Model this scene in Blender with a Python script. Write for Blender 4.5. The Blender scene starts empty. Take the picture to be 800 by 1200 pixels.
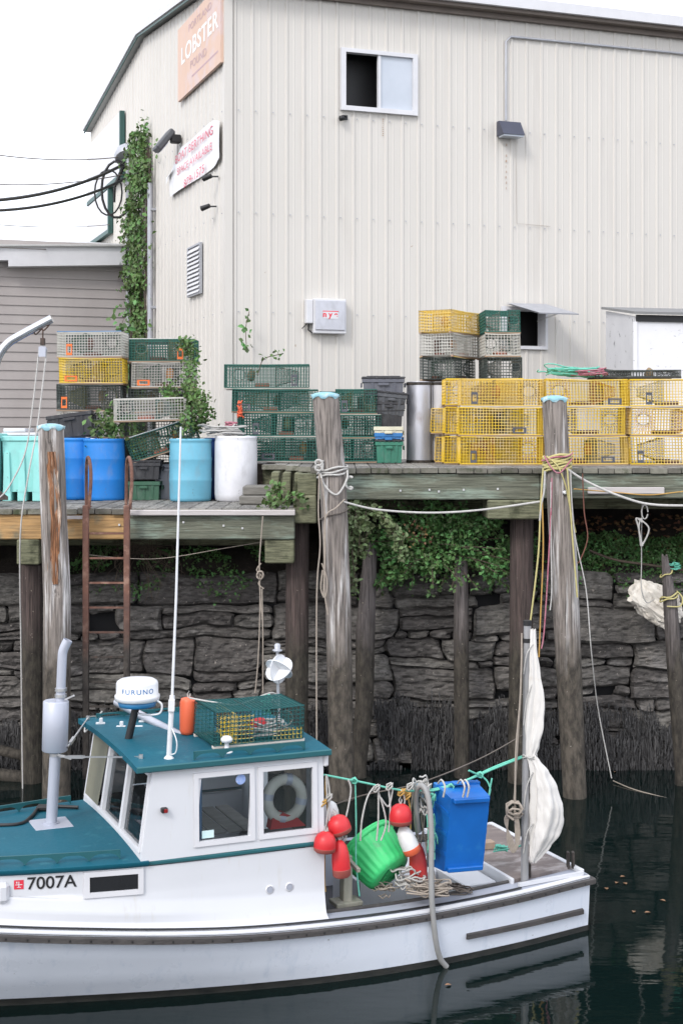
import bpy, math, random
from mathutils import Vector, Matrix, noise
R = math.radians
random.seed(7)
scene = bpy.context.scene
col = scene.collection

# ------------------------------------------------------------------ camera, sky, sun
F, EYE, HY = 1667.0, 4.5, 505.0          # focal length in photo pixels, eye height, horizon row
cam = bpy.data.cameras.new('camera'); co = bpy.data.objects.new('camera', cam); col.objects.link(co)
co.location = (0, 0, EYE); co.rotation_euler = (R(90), 0, 0)
cam.sensor_width = 36; cam.sensor_fit = 'AUTO'; cam.lens = F / 1200 * 36
cam.shift_y = -(600 - HY) / 1200
cam.clip_end = 2000; cam.clip_start = 0.1
scene.camera = co
scene.view_settings.view_transform = 'Standard'
scene.view_settings.look = 'None'
scene.view_settings.gamma = 1
scene.view_settings.exposure = 1.12
w = bpy.data.worlds.new('World'); scene.world = w; w.use_nodes = True
nt = w.node_tree; nt.nodes.clear()
sky = nt.nodes.new('ShaderNodeTexSky'); sky.sky_type = 'NISHITA'; sky.sun_disc = False
SUN_EL, SUN_AZ = 40, 210                  # elevation, compass azimuth (from +Y clockwise): behind left of the camera
sky.sun_elevation = R(SUN_EL); sky.sun_rotation = R(SUN_AZ); sky.dust_density = 3; sky.air_density = 1.2
mx = nt.nodes.new('ShaderNodeMix'); mx.data_type = 'RGBA'; mx.inputs[0].default_value = 0.78
mx.inputs[7].default_value = (9.5, 9.8, 10.7, 1)    # overcast white
bg = nt.nodes.new('ShaderNodeBackground'); bg.inputs[1].default_value = 0.1
ow = nt.nodes.new('ShaderNodeOutputWorld')
nt.links.new(sky.outputs[0], mx.inputs[6]); nt.links.new(mx.outputs[2], bg.inputs[0]); nt.links.new(bg.outputs[0], ow.inputs[0])
sd = bpy.data.lights.new('sun', 'SUN'); sd.energy = 0.8; sd.angle = R(14); sd.color = (1, .975, .94)
so = bpy.data.objects.new('sun', sd); col.objects.link(so)
az = R(SUN_AZ); d = Vector((math.sin(az) * math.cos(R(SUN_EL)), math.cos(az) * math.cos(R(SUN_EL)), math.sin(R(SUN_EL))))
so.rotation_euler = (-d).to_track_quat('-Z', 'Y').to_euler(); so.location = d * 50

# ------------------------------------------------------------------ materials
def rgba(c): return (c[0], c[1], c[2], 1)
def mat(name, c1, c2=None, scale=4, stretch=(1, 1, 1), rough=.75, bump=0, bscale=None, metal=0, stain=None, sscale=1.5,
        sth=(.52, .62), sstretch=(1, 1, 1), island=0, zband=None, spec=.5, grain=None, speck=None):
    m = bpy.data.materials.new(name); m.use_nodes = True
    n = m.node_tree.nodes; l = m.node_tree.links
    b = n['Principled BSDF']; b.inputs['Roughness'].default_value = rough; b.inputs['Metallic'].default_value = metal
    b.inputs['Specular IOR Level'].default_value = spec
    tc = n.new('ShaderNodeTexCoord')
    def nz(sc, st, det=8, off=0):
        mp = n.new('ShaderNodeMapping'); mp.inputs[3].default_value = st; mp.inputs[1].default_value = (off, off, off)
        t = n.new('ShaderNodeTexNoise'); t.inputs['Scale'].default_value = sc; t.inputs['Detail'].default_value = det
        t.inputs['Roughness'].default_value = .62
        l.new(tc.outputs['Object'], mp.inputs[0]); l.new(mp.outputs[0], t.inputs[0]); return t.outputs[0]
    def ramp(src, a, bb):
        r = n.new('ShaderNodeMapRange'); r.inputs[1].default_value = a; r.inputs[2].default_value = bb; l.new(src, r.inputs[0]); return r.outputs[0]
    def mix(f, a, bb):
        x = n.new('ShaderNodeMix'); x.data_type = 'RGBA'; l.new(f, x.inputs[0])
        for s, i in ((a, 6), (bb, 7)):
            if isinstance(s, tuple): x.inputs[i].default_value = rgba(s)
            else: l.new(s, x.inputs[i])
        return x.outputs[2]
    c2 = c2 or tuple(v * .8 for v in c1)
    base = nz(scale, stretch)
    cur = mix(ramp(base, .3, .7), c1, c2)
    if island:
        g = n.new('ShaderNodeNewGeometry'); mr = n.new('ShaderNodeMapRange'); mr.inputs[3].default_value = 1 - island; mr.inputs[4].default_value = 1 + island
        l.new(g.outputs['Random Per Island'], mr.inputs[0])
        hs = n.new('ShaderNodeHueSaturation'); l.new(mr.outputs[0], hs.inputs['Value']); l.new(cur, hs.inputs['Color'])
        ad = n.new('ShaderNodeMapRange'); ad.inputs[3].default_value = .5 - island * .06; ad.inputs[4].default_value = .5 + island * .05
        l.new(g.outputs['Random Per Island'], ad.inputs[0]); l.new(ad.outputs[0], hs.inputs['Hue']); cur = hs.outputs[0]
    if stain:
        cur = mix(ramp(nz(sscale, sstretch, 10, 7.3), *sth), cur, stain)
    if grain:                                   # (scale, stretch, strength): dark cracks along the wood
        gr = ramp(nz(grain[0], grain[1], 6, 3.1), .36, .56)
        g2 = n.new('ShaderNodeMapRange'); g2.inputs[3].default_value = 1 - grain[2]; g2.inputs[4].default_value = 1.0 + grain[2]*.25; l.new(gr, g2.inputs[0])
        h2 = n.new('ShaderNodeHueSaturation'); l.new(g2.outputs[0], h2.inputs['Value']); l.new(cur, h2.inputs['Color']); cur = h2.outputs[0]
    if zband:                                   # (low colour, z0, z1): tide line, algae below
        sp = n.new('ShaderNodeSeparateXYZ'); l.new(tc.outputs['Object'], sp.inputs[0])
        a = n.new('ShaderNodeMath'); a.operation = 'MULTIPLY_ADD'; l.new(nz(3, (2, 2, .6)), a.inputs[0]); a.inputs[1].default_value = 1.4; l.new(sp.outputs[2], a.inputs[2])
        rr = ramp(a.outputs[0], zband[1] + .7, zband[2] + .7)
        cur = mix(rr, mix(ramp(nz(16, (1, 1, .4)), .38, .62), tuple(v * .45 for v in zband[0]), tuple(v * 1.35 for v in zband[0])), cur)
    if speck:                                   # (colour, scale, threshold): chips, barnacles, lichen
        cur = mix(ramp(nz(speck[1], (1, 1, 1), 3, 11.7), speck[2], speck[2]+.03), cur, speck[0])
    l.new(cur, b.inputs['Base Color'])
    if bump:
        bp = n.new('ShaderNodeBump'); bp.inputs['Strength'].default_value = bump; bp.inputs['Distance'].default_value = .02
        src = nz(bscale or scale * 3, stretch, 10); l.new(src, bp.inputs['Height']); l.new(bp.outputs[0], b.inputs['Normal'])
        rr = n.new('ShaderNodeMapRange'); rr.inputs[3].default_value = max(.05, rough - .1); rr.inputs[4].default_value = min(1, rough + .12)
        l.new(src, rr.inputs[0]); l.new(rr.outputs[0], b.inputs['Roughness'])
    return m

siding = mat('siding_paint', (.575, .55, .51), (.54, .515, .475), 1.2, (1, 1, .25), .55, .04, 6, stain=(.49, .46, .42), sscale=1.1, sstretch=(1.5, 1.5, .12), sth=(.58, .75), speck=((.36, .27, .20), 7, .755))
trimw = mat('white_trim', (.62, .62, .64), (.56, .56, .58), 3, rough=.5)
trimg = mat('dark_green_trim', (.03, .09, .08), rough=.5)
fascia = mat('brown_fascia', (.16, .13, .11), rough=.6)
roofm = mat('roof_metal', (.45, .45, .44), rough=.5)
vinyl = mat('vinyl_siding', (.37, .34, .33), (.33, .30, .29), 1.5, (1, 1, .4), .6)
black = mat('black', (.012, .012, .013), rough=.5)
dark = mat('dark_inside', (.02, .02, .022), rough=.9)
glassw = mat('pale_window_glass', (.50, .54, .60), (.42, .46, .52), 1, rough=.15)
metalg = mat('grey_metal', (.42, .43, .46), (.34, .35, .38), 6, rough=.45, metal=.3)
alum = mat('aluminium', (.62, .63, .65), (.5, .51, .53), 8, rough=.35, metal=.75)
galv = mat('galvanized_sheet', (.50, .51, .56), (.38, .39, .43), 3, (1, 1, .3), .4, .15, 12, metal=.45, stain=(.18, .12, .08), sscale=2.2, sstretch=(1, 1, .35), sth=(.6, .75))
whitep = mat('white_paint', (.74, .75, .77), (.68, .69, .71), 2, rough=.4, stain=(.5, .48, .45), sscale=5, sth=(.68, .8))
shedw = mat('shed_white_paint', (.72, .72, .74), (.66, .66, .68), 3, rough=.6, stain=(.33, .33, .34), sscale=9, sstretch=(1, 1, 2), sth=(.64, .7))
signo = mat('faded_sign_board', (.58, .40, .30), (.62, .45, .37), 3, (1, 1, .4), .7, stain=(.58, .45, .42), sscale=2)
signtx = mat('sign_white', (.85, .85, .85), rough=.6)
signfd = mat('sign_faded_mauve', (.50, .34, .36), rough=.7)
banner = mat('banner_vinyl', (.78, .78, .79), rough=.5)
bannrd = mat('banner_red', (.60, .03, .09), (.62, .10, .16), 6, rough=.6)
red = mat('sticker_red', (.7, .03, .06), rough=.5)
# wood
deckw = mat('deck_planks', (.235, .225, .205), (.17, .16, .145), 3, (6, .6, 6), .85, .4, 10, island=.22, stain=(.10, .095, .085), sscale=2, grain=(9, (7, .5, 5), .5), speck=((.36, .34, .31), 20, .70))
endw = mat('plank_end_grain', (.13, .125, .10), (.20, .19, .16), 8, rough=.9, bump=.5, bscale=20, island=.3, stain=(.05, .06, .03), sscale=5, sth=(.5, .65))
beamw = mat('green_beam_wood', (.105, .112, .083), (.155, .160, .120), 2, (.5, 1, 5), .85, .5, 14, stain=(.26, .33, .27), sscale=2.4, sstretch=(.6, 1, 2.6), sth=(.50, .70), island=.12, grain=(7, (.35, 2, 9), .5))
beamw2 = mat('mossy_beam_wood', (.12, .125, .075), (.19, .19, .12), 3, (1, 1, 3), .9, .5, 14, stain=(.06, .065, .035), sscale=3, island=.12, grain=(8, (.5, 2, 6), .5))
beamglow = mat('warm_lit_beam_wood', (.50, .29, .115), (.36, .235, .11), 2, (.5, 1, 6), .8, .4, 12, stain=(.17, .17, .12), sscale=1.6, sth=(.5, .62), grain=(7, (.35, 2, 9), .4))  # warm glow of light on the beam, put into the wood colour
palew = mat('bleached_edge_board', (.52, .49, .48), (.40, .37, .36), 3, (.4, 1, 5), .8, .3)
pilem = mat('weathered_piling', (.29, .255, .230), (.165, .143, .128), 3.5, (5, 5, .35), .9, .9, 9, stain=(.60, .58, .57), sscale=2.2, sstretch=(3.2, 3.2, .22), sth=(.54, .64), zband=((.080, .068, .054), 1.55, 2.25), grain=(9, (6, 6, .22), .62), speck=((.34, .31, .27), 26, .70))
pilemd = mat('dark_piling', (.105, .075, .068), (.06, .046, .042), 3.5, (5, 5, .3), .9, .9, 9, stain=(.20, .175, .165), sscale=2, sstretch=(4, 4, .4), sth=(.6, .72), zband=((.050, .043, .033), 1.6, 2.2), grain=(9, (6, 6, .22), .6), speck=((.24, .21, .17), 24, .69))
pileth = mat('thin_old_piling', (.16, .14, .135), (.09, .078, .075), 4, (5, 5, .3), .9, .9, 9, zband=((.050, .043, .034), 1.5, 2.2), grain=(9, (6, 6, .22), .6), speck=((.24, .21, .17), 24, .69))
rotw = mat('rotten_heartwood', (.36, .17, .08), (.17, .08, .045), 5, (4, 4, .5), .95, .9, 12, stain=(.50, .40, .32), sscale=4, sstretch=(3, 3, .4), grain=(9, (6, 6, .3), .75))
capm = mat('pale_blue_cap', (.26, .47, .54), (.19, .38, .44), 5, rough=.6, bump=.4, stain=(.50, .56, .55), sscale=6, sth=(.52, .62), speck=((.10, .16, .18), 14, .66))
rust = mat('rusty_steel', (.20, .095, .065), (.115, .06, .048), 8, rough=.85, bump=.5, bscale=30, stain=(.27, .16, .12), sscale=6, zband=((.05, .042, .036), 1.7, 2.4))
stone = mat('dark_rubble_stone', (.158, .146, .134), (.074, .068, .063), 2.6, (1, 1, 3), .85, .9, 9, stain=(.225, .212, .200), sscale=2.6, sstretch=(1, 1, 3.5), sth=(.55, .72), island=.38, grain=(9, (1, 1, 4), .55), speck=((.30, .27, .24), 22, .665))
earth = mat('dark_earth', (.045, .036, .028), (.025, .02, .017), 5, rough=1, bump=.8, bscale=20, stain=(.10, .075, .06), sscale=16, sth=(.6, .68))
weed = mat('seaweed', (.036, .034, .034), (.052, .050, .050), 6, rough=.6, island=.6)
leafm = mat('green_leaves', (.095, .165, .036), (.055, .115, .03), 3, rough=.6, island=.55)
leafd = mat('dark_leaves', (.105, .215, .060), (.06, .135, .042), 3, rough=.55, island=.55)
leafy = mat('grey_green_leaves', (.14, .18, .075), (.09, .13, .055), 3, rough=.6, island=.45)
leafr = mat('autumn_leaves', (.20, .09, .05), (.22, .14, .07), 3, rough=.6, island=.5)
stemm = mat('stems', (.10, .075, .055), rough=.9)
asph = mat('wharf_asphalt', (.11, .11, .105), (.08, .08, .075), 2, rough=.9)
# boat
hullw = mat('hull_white_paint', (.65, .69, .76), (.61, .65, .72), 1.5, rough=.28, stain=(.50, .56, .65), sscale=4, sstretch=(2.5, 2.5, .4), sth=(.56, .78), bump=.03, speck=((.22, .21, .20), 14, .735))
cabw = mat('cabin_white_paint', (.60, .61, .635), (.565, .575, .60), 1.4, rough=.35, stain=(.52, .50, .46), sscale=5, sstretch=(3, 3, .35), sth=(.60, .80), bump=.03, speck=((.30, .24, .19), 16, .75))
teal = mat('teal_deck_paint', (.008, .098, .142), (.006, .082, .120), 2, rough=.55, spec=.2, bump=.12, bscale=30, stain=(.03, .15, .19), sscale=7, sth=(.6, .75), speck=((.34, .40, .40), 12, .735))
teald = mat('teal_trim', (.014, .10, .115), rough=.45)
bottomp = mat('black_bottom_paint', (.010, .012, .012), (.035, .034, .030), 7, (1, 1, 3), rough=.6, bump=.3)
rubr = mat('rub_rail_rubber', (.040, .037, .037), (.066, .060, .057), 6, (1, 1, 3), rough=.7, bump=.4, island=.1)
washb = mat('grey_washboard', (.34, .36, .42), (.29, .31, .36), 3, rough=.5, stain=(.2, .2, .22), sscale=8, sth=(.66, .75))
plyw = mat('weathered_plywood', (.20, .165, .15), (.12, .10, .095), 2.6, (1, 3, 1), .8, .3, 8, stain=(.33, .30, .29), sscale=2.6, sstretch=(1, 2.5, 1), sth=(.53, .66))
floorm = mat('cockpit_floor', (.020, .020, .024), (.045, .045, .05), 4, rough=.7)
silver = mat('silver_paint', (.44, .46, .53), (.40, .42, .48), 3, rough=.4, metal=.25)
steel = mat('stainless', (.6, .6, .6), rough=.3, metal=.9)
radw = mat('radome_white', (.72, .73, .75), rough=.3)
radb = mat('radar_blue', (.03, .20, .42), rough=.4)
mastm = mat('mast_grey', (.36, .36, .37), (.28, .28, .28), 5, (2, 2, .4), rough=.45, metal=.4)
sailm = mat('sail_canvas', (.66, .64, .61), (.60, .58, .55), 4, rough=.8, bump=.25, bscale=9, stain=(.48, .40, .32), sscale=2.2, sth=(.64, .78))
olive = mat('olive_cover_board', (.20, .195, .145), rough=.6)
redb = mat('red_buoy', (.60, .022, .028), (.50, .02, .026), 5, rough=.42, stain=(.75, .45, .40), sscale=14, sth=(.70, .74))
redbd = mat('red_buoy_band', (.30, .07, .055), rough=.6)
orangeb = mat('orange_buoy', (.72, .13, .05), (.62, .11, .05), 4, rough=.45)
whiteb = mat('white_buoy', (.72, .72, .72), (.6, .6, .58), 5, rough=.5)
greenb = mat('green_basket', (.06, .62, .20), (.045, .52, .16), 3, rough=.45, stain=(.10, .42, .18), sscale=9, sth=(.62, .74))
bluec = mat('blue_crate', (.006, .125, .46), (.005, .10, .37), 3, rough=.4, stain=(.03, .20, .46), sscale=3, sth=(.58, .75))
ropew = mat('white_rope', (.50, .49, .47), (.36, .35, .33), 30, rough=.9)
ropet = mat('tan_rope', (.36, .31, .26), (.28, .24, .2), 30, rough=.9)
ropeg = mat('sea_green_rope', (.10, .42, .30), (.16, .5, .4), 30, rough=.85)
ropey = mat('yellow_rope', (.50, .46, .22), (.42, .36, .14), 20, rough=.85)
ropeo = mat('orange_rope', (.48, .28, .07), (.38, .23, .07), 20, rough=.85)
roper = mat('pink_red_rope', (.33, .07, .11), (.42, .22, .26), 20, rough=.85)
roped = mat('dark_rope', (.13, .11, .095), rough=.9)
hosem = mat('grey_hose', (.27, .27, .265), (.22, .22, .215), 6, rough=.5)
# gear
def plastic(nm, c, **k): return mat(nm, c, tuple(v * .80 + .012 for v in c), 3, rough=.5, stain=tuple(v * .62 + .075 for v in c), sscale=4.5, sstretch=(2, 2, .8), sth=(.52, .74), bump=.05, bscale=14, speck=(tuple(v*.45 + .06 for v in c), 15, .70), **k)
pblue = plastic('blue_plastic', (.006, .20, .62)); plblue = plastic('light_blue_plastic', (.14, .42, .56)); pwhite = plastic('white_plastic', (.70, .70, .73))
pnavy = plastic('navy_plastic', (.01, .06, .25)); paqua = plastic('aqua_plastic', (.30, .70, .66)); pblack = plastic('black_plastic', (.028, .028, .032))
pgrey = plastic('grey_plastic', (.07, .075, .085)); pgreen = plastic('green_plastic', (.03, .19, .125)); pdgreen = plastic('dark_green_plastic', (.03, .11, .06)); plgrey = plastic('light_grey_plastic', (.38, .38, .42))
pcream = plastic('cream_plastic', (.66, .64, .50)); pcblue = plastic('mid_blue_plastic', (.02, .17, .45))
wy = mat('yellow_wire', (.74, .51, .018), (.70, .48, .05), 2.5, rough=.5, stain=(.70, .58, .38), sscale=2.2, sth=(.5, .66))
wy2 = mat('dusty_yellow_wire', (.72, .49, .06), (.66, .47, .14), 2.5, rough=.55, stain=(.5, .42, .3), sscale=2.4, sth=(.5, .68))
wg = mat('green_wire', (.010, .115, .085), (.016, .09, .07), 3, rough=.5, stain=(.16, .22, .18), sscale=5, sth=(.60, .75))
wteal = mat('teal_wire', (.008, .095, .095), rough=.5)
wdk = mat('dark_wire', (.045, .06, .055), rough=.6, stain=(.25, .27, .25), sscale=5, sth=(.55, .7))
wwh = mat('pale_wire', (.55, .54, .50), (.45, .44, .40), 4, rough=.6, stain=(.3, .2, .14), sscale=5, sth=(.6, .7))
wbl = mat('blue_wire', (.03, .16, .36), rough=.6)
netg = mat('green_net', (.05, .11, .075), rough=.8); neto = mat('olive_net', (.20, .20, .10), rough=.8); nett = mat('tan_net', (.26, .19, .11), rough=.8); netk = mat('dark_net', (.05, .05, .05), rough=.8)
netw = mat('pale_net', (.33, .32, .28), rough=.8)
nety = mat('bright_orange_net', (.55, .24, .07), rough=.8)
brickm = mat('ballast_brick', (.42, .14, .09), (.3, .11, .08), 6, rough=.9)
brickd = mat('dark_brick', (.13, .06, .045), rough=.9)
vento = mat('orange_vent', (.78, .17, .03), rough=.5)
ventk = mat('grey_vent', (.08, .085, .10), rough=.5)
runm = mat('trap_runner', (.40, .28, .20), (.3, .22, .16), 4, (.5, 3, 3), rough=.85)
runw = mat('pale_runner', (.58, .53, .48), rough=.85)
foamw = mat('white_foam', (.78, .75, .69), (.66, .60, .52), 5, rough=.9, bump=.9, bscale=9, stain=(.3, .25, .2), sscale=5, sth=(.62, .72))

def glass_mat():
    m = bpy.data.materials.new('window_glass'); m.use_nodes = True; n = m.node_tree.nodes; l = m.node_tree.links; n.clear()
    t = n.new('ShaderNodeBsdfTransparent'); t.inputs[0].default_value = (.80, .86, .88, 1)
    g = n.new('ShaderNodeBsdfGlossy'); g.inputs['Roughness'].default_value = .02
    f = n.new('ShaderNodeFresnel'); f.inputs[0].default_value = 1.5
    x = n.new('ShaderNodeMixShader'); o = n.new('ShaderNodeOutputMaterial')
    l.new(f.outputs[0], x.inputs[0]); l.new(t.outputs[0], x.inputs[1]); l.new(g.outputs[0], x.inputs[2]); l.new(x.outputs[0], o.inputs[0]); return m
glass = glass_mat()
def water_mat():
    m = bpy.data.materials.new('harbour_water'); m.use_nodes = True; n = m.node_tree.nodes; l = m.node_tree.links
    b = n['Principled BSDF']; b.inputs['Base Color'].default_value = (.003, .008, .0075, 1); b.inputs['Roughness'].default_value = .035; b.inputs['IOR'].default_value = 1.33
    tc = n.new('ShaderNodeTexCoord'); prev = None
    for sc, st, strg, dist in ((1.1, (1, 2.0, 1), .12, .04), (5, (1, 2.0, 1), .05, .02)):
        mp = n.new('ShaderNodeMapping'); mp.inputs[3].default_value = st; t = n.new('ShaderNodeTexNoise'); t.inputs['Scale'].default_value = sc; t.inputs['Detail'].default_value = 3
        bp = n.new('ShaderNodeBump'); bp.inputs['Strength'].default_value = strg; bp.inputs['Distance'].default_value = dist
        l.new(tc.outputs['Object'], mp.inputs[0]); l.new(mp.outputs[0], t.inputs[0]); l.new(t.outputs[0], bp.inputs['Height'])
        if prev: l.new(prev, bp.inputs['Normal'])
        prev = bp.outputs[0]
    l.new(prev, b.inputs['Normal']); return m
water = water_mat()

# ------------------------------------------------------------------ mesh helpers
I4 = Matrix.Identity(4)
WM = {}                                    # world matrices of roots
SPLIT = {'bearing_block', 'dark_interior', 'coaming_lip', 'roof_edge', 'ballast_brick', 'beam', 'edge_board', 'joist', 'bolt_head', 'handle', 'skid', 'slat', 'drain_slots',
         'clamp', 'mast_band', 'bung', 'toe_rail', 'rub_rail', 'black_gunwale_strip', 'platform_trim', 'edge_trim', 'eave_fascia', 'edge_binding', 'rake_trim', 'rake_soffit', 'eave_board', 'cockpit_side', 'waterline_band', 'mesh_panels_', 'sail_tie', 'teal_stripe'}
class MB:
    def __init__(s, M=None): s.v = []; s.f = []; s.M = M or I4; s.sm = []
    def add(s, vs, fs, smooth=False):
        k = len(s.v); s.v += [s.M @ Vector(p) for p in vs]; s.f += [[i + k for i in f] for f in fs]; s.sm += [smooth] * len(fs)
    def quad(s, *p): s.add(p, [list(range(len(p)))])
    def box(s, x0, x1, y0, y1, z0, z1, bev=0):
        if bev:
            b = min(bev, (x1-x0)*.45, (y1-y0)*.45, (z1-z0)*.45)
            vs = []; xs = (x0, x1); ys = (y0, y1); zs = (z0, z1)
            idx = {}
            for i in (0, 1):
                for j in (0, 1):
                    for k in (0, 1):
                        sx, sy, sz = (1 if i == 0 else -1), (1 if j == 0 else -1), (1 if k == 0 else -1)
                        idx[i, j, k, 'x'] = len(vs); vs.append((xs[i], ys[j] + sy*b, zs[k] + sz*b))
                        idx[i, j, k, 'y'] = len(vs); vs.append((xs[i] + sx*b, ys[j], zs[k] + sz*b))
                        idx[i, j, k, 'z'] = len(vs); vs.append((xs[i] + sx*b, ys[j] + sy*b, zs[k]))
            g = lambda i, j, k, a: idx[i, j, k, a]; fs = []
            for i in (0, 1):
                fs.append([g(i,0,0,'x'), g(i,1,0,'x'), g(i,1,1,'x'), g(i,0,1,'x')][::(1 if i else -1)])
                fs.append([g(0,i,0,'y'), g(1,i,0,'y'), g(1,i,1,'y'), g(0,i,1,'y')][::(-1 if i else 1)])
                fs.append([g(0,0,i,'z'), g(1,0,i,'z'), g(1,1,i,'z'), g(0,1,i,'z')][::(1 if i else -1)])
            for a in (0, 1):
                for c in (0, 1):
                    fs.append([g(a,c,0,'x'), g(a,c,1,'x'), g(a,c,1,'y'), g(a,c,0,'y')])
                    fs.append([g(a,0,c,'x'), g(a,1,c,'x'), g(a,1,c,'z'), g(a,0,c,'z')])
                    fs.append([g(0,a,c,'y'), g(1,a,c,'y'), g(1,a,c,'z'), g(0,a,c,'z')])
                    for e in (0, 1): fs.append([g(a,c,e,'x'), g(a,c,e,'y'), g(a,c,e,'z')])
            s.add(vs, fs); return
        s.add([(x0,y0,z0),(x1,y0,z0),(x1,y1,z0),(x0,y1,z0),(x0,y0,z1),(x1,y0,z1),(x1,y1,z1),(x0,y1,z1)],
              [[0,3,2,1],[4,5,6,7],[0,1,5,4],[1,2,6,5],[2,3,7,6],[3,0,4,7]])
    def bar(s, a, b, t, ends=False):
        a = Vector(a); b = Vector(b); d = b - a
        if d.length < 1e-6: return
        d.normalize(); u = d.cross(Vector((0, 0, 1)))
        if u.length < .01: u = Vector((1, 0, 0))
        u.normalize(); v = d.cross(u); h = t / 2
        vs = []
        for p in (a, b):
            for i, j in ((-1,-1),(1,-1),(1,1),(-1,1)): vs.append(p + u*h*i + v*h*j)
        fs = [[0,1,5,4],[1,2,6,5],[2,3,7,6],[3,0,4,7]]
        if ends: fs += [[0,3,2,1],[4,5,6,7]]
        s.add(vs, fs)
    def tube(s, pts, r, n=6, cap=True, closed=False):
        pts = [Vector(p) for p in pts]; rs = r if isinstance(r, (list, tuple)) else [r] * len(pts)
        vs = []; N = len(pts); up = None
        for i, p in enumerate(pts):
            if closed: t = pts[(i + 1) % N] - pts[i - 1]
            else: t = pts[min(i + 1, N - 1)] - pts[max(i - 1, 0)]
            if t.length < 1e-9: t = Vector((0, 0, 1))
            t.normalize()
            if up is None: up = Vector((0, 0, 1)) if abs(t.z) < .9 else Vector((1, 0, 0))
            u = up - t * up.dot(t)
            if u.length < 1e-4: u = t.orthogonal()
            u.normalize(); up = u; v = t.cross(u)
            for k in range(n):
                a = 2 * math.pi * k / n; vs.append(p + (u * math.cos(a) + v * math.sin(a)) * rs[i])
        fs = []
        for i in range(N if closed else N - 1):
            for k in range(n):
                a, b = i * n + k, i * n + (k + 1) % n; c = ((i + 1) % N) * n
                fs.append([a, b, c + (k + 1) % n, c + k])
        s.add(vs, fs, True)
        if cap and not closed:
            s.add(vs[:n], [list(range(n))[::-1]]); s.add(vs[-n:], [list(range(n))])
    def lathe(s, prof, n=28, M=None, cap=True, wob=None):
        M = M or I4; vs = []
        for r, z in prof:
            for k in range(n):
                a = 2 * math.pi * k / n; rr = r * (wob(k, n, z) if wob else 1)
                vs.append(M @ Vector((rr * math.cos(a), rr * math.sin(a), z)))
        fs = []
        for i in range(len(prof) - 1):
            for k in range(n): fs.append([i*n+k, i*n+(k+1)%n, (i+1)*n+(k+1)%n, (i+1)*n+k])
        s.add(vs, fs, True)
        if cap:
            s.add(vs[:n], [list(range(n))[::-1]]); s.add(vs[-n:], [list(range(n))])
    def grid(s, fn, nu, nv, smooth=True):
        vs = [fn(i / nu, j / nv) for j in range(nv + 1) for i in range(nu + 1)]
        fs = [[j*(nu+1)+i, j*(nu+1)+i+1, (j+1)*(nu+1)+i+1, (j+1)*(nu+1)+i] for j in range(nv) for i in range(nu)]
        s.add(vs, fs, smooth)
    def prism(s, poly, y0, y1):                 # polygon in x,z extruded over y
        n = len(poly); vs = [(x, y0, z) for x, z in poly] + [(x, y1, z) for x, z in poly]
        s.add(vs, [list(range(n)), list(range(n, 2*n))[::-1]] + [[i, i + n, (i+1) % n + n, (i+1) % n] for i in range(n)])
    def panel(s, c00, c10, c11, c01, th, holes=()):  # flat board with rectangular holes; holes in 0..1 of both edges
        c00, c10, c11, c01 = map(Vector, (c00, c10, c11, c01)); nrm = (c10 - c00).cross(c01 - c00).normalized() * th
        us = sorted({0, 1, *[h[0] for h in holes], *[h[1] for h in holes]}); vs_ = sorted({0, 1, *[h[2] for h in holes], *[h[3] for h in holes]})
        P = lambda a, b: (c00*(1-a) + c10*a)*(1-b) + (c01*(1-a) + c11*a)*b
        def hole(i, j):
            if i < 0 or j < 0 or i >= len(us)-1 or j >= len(vs_)-1: return True
            a = (us[i]+us[i+1])/2; b = (vs_[j]+vs_[j+1])/2
            return any(h[0] < a < h[1] and h[2] < b < h[3] for h in holes)
        for i in range(len(us)-1):
            for j in range(len(vs_)-1):
                if hole(i, j): continue
                p = [P(us[i], vs_[j]), P(us[i+1], vs_[j]), P(us[i+1], vs_[j+1]), P(us[i], vs_[j+1])]; q = [x - nrm for x in p]
                s.quad(*p); s.quad(*q[::-1])
                for e, (di, dj) in enumerate(((0,-1),(1,0),(0,1),(-1,0))):
                    if hole(i+di, j+dj): s.quad(p[(e+1)%4], p[e], q[e], q[(e+1)%4])
    def build(s, name, m, parent=None, smooth=False, loc=None):
        if parent is not None and (name in SPLIT or (name == 'lettering' and 'drum' not in name and parent.name.startswith('radar'))):
            key = {}; root = list(range(len(s.v)))
            def fd(a):
                while root[a] != a: root[a] = root[root[a]]; a = root[a]
                return a
            for i, p in enumerate(s.v):
                k = (round(p.x, 3), round(p.y, 3), round(p.z, 3))
                if k in key: root[fd(i)] = fd(key[k])
                else: key[k] = i
            for f in s.f:
                for q in f[1:]: root[fd(q)] = fd(f[0])
            isl = {}
            for fi, f in enumerate(s.f): isl.setdefault(fd(f[0]), []).append(fi)
            if 1 < len(isl) <= 40:
                o = None
                for fl_ in isl.values():
                    m2 = MB(); mp = {}
                    for fi in fl_:
                        nf = []
                        for q in s.f[fi]:
                            if q not in mp: mp[q] = len(m2.v); m2.v.append(s.v[q])
                            nf.append(mp[q])
                        m2.f.append(nf); m2.sm.append(s.sm[fi])
                    o = m2._build(name, m, parent)
                return o
        return s._build(name, m, parent, smooth, loc)
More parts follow.
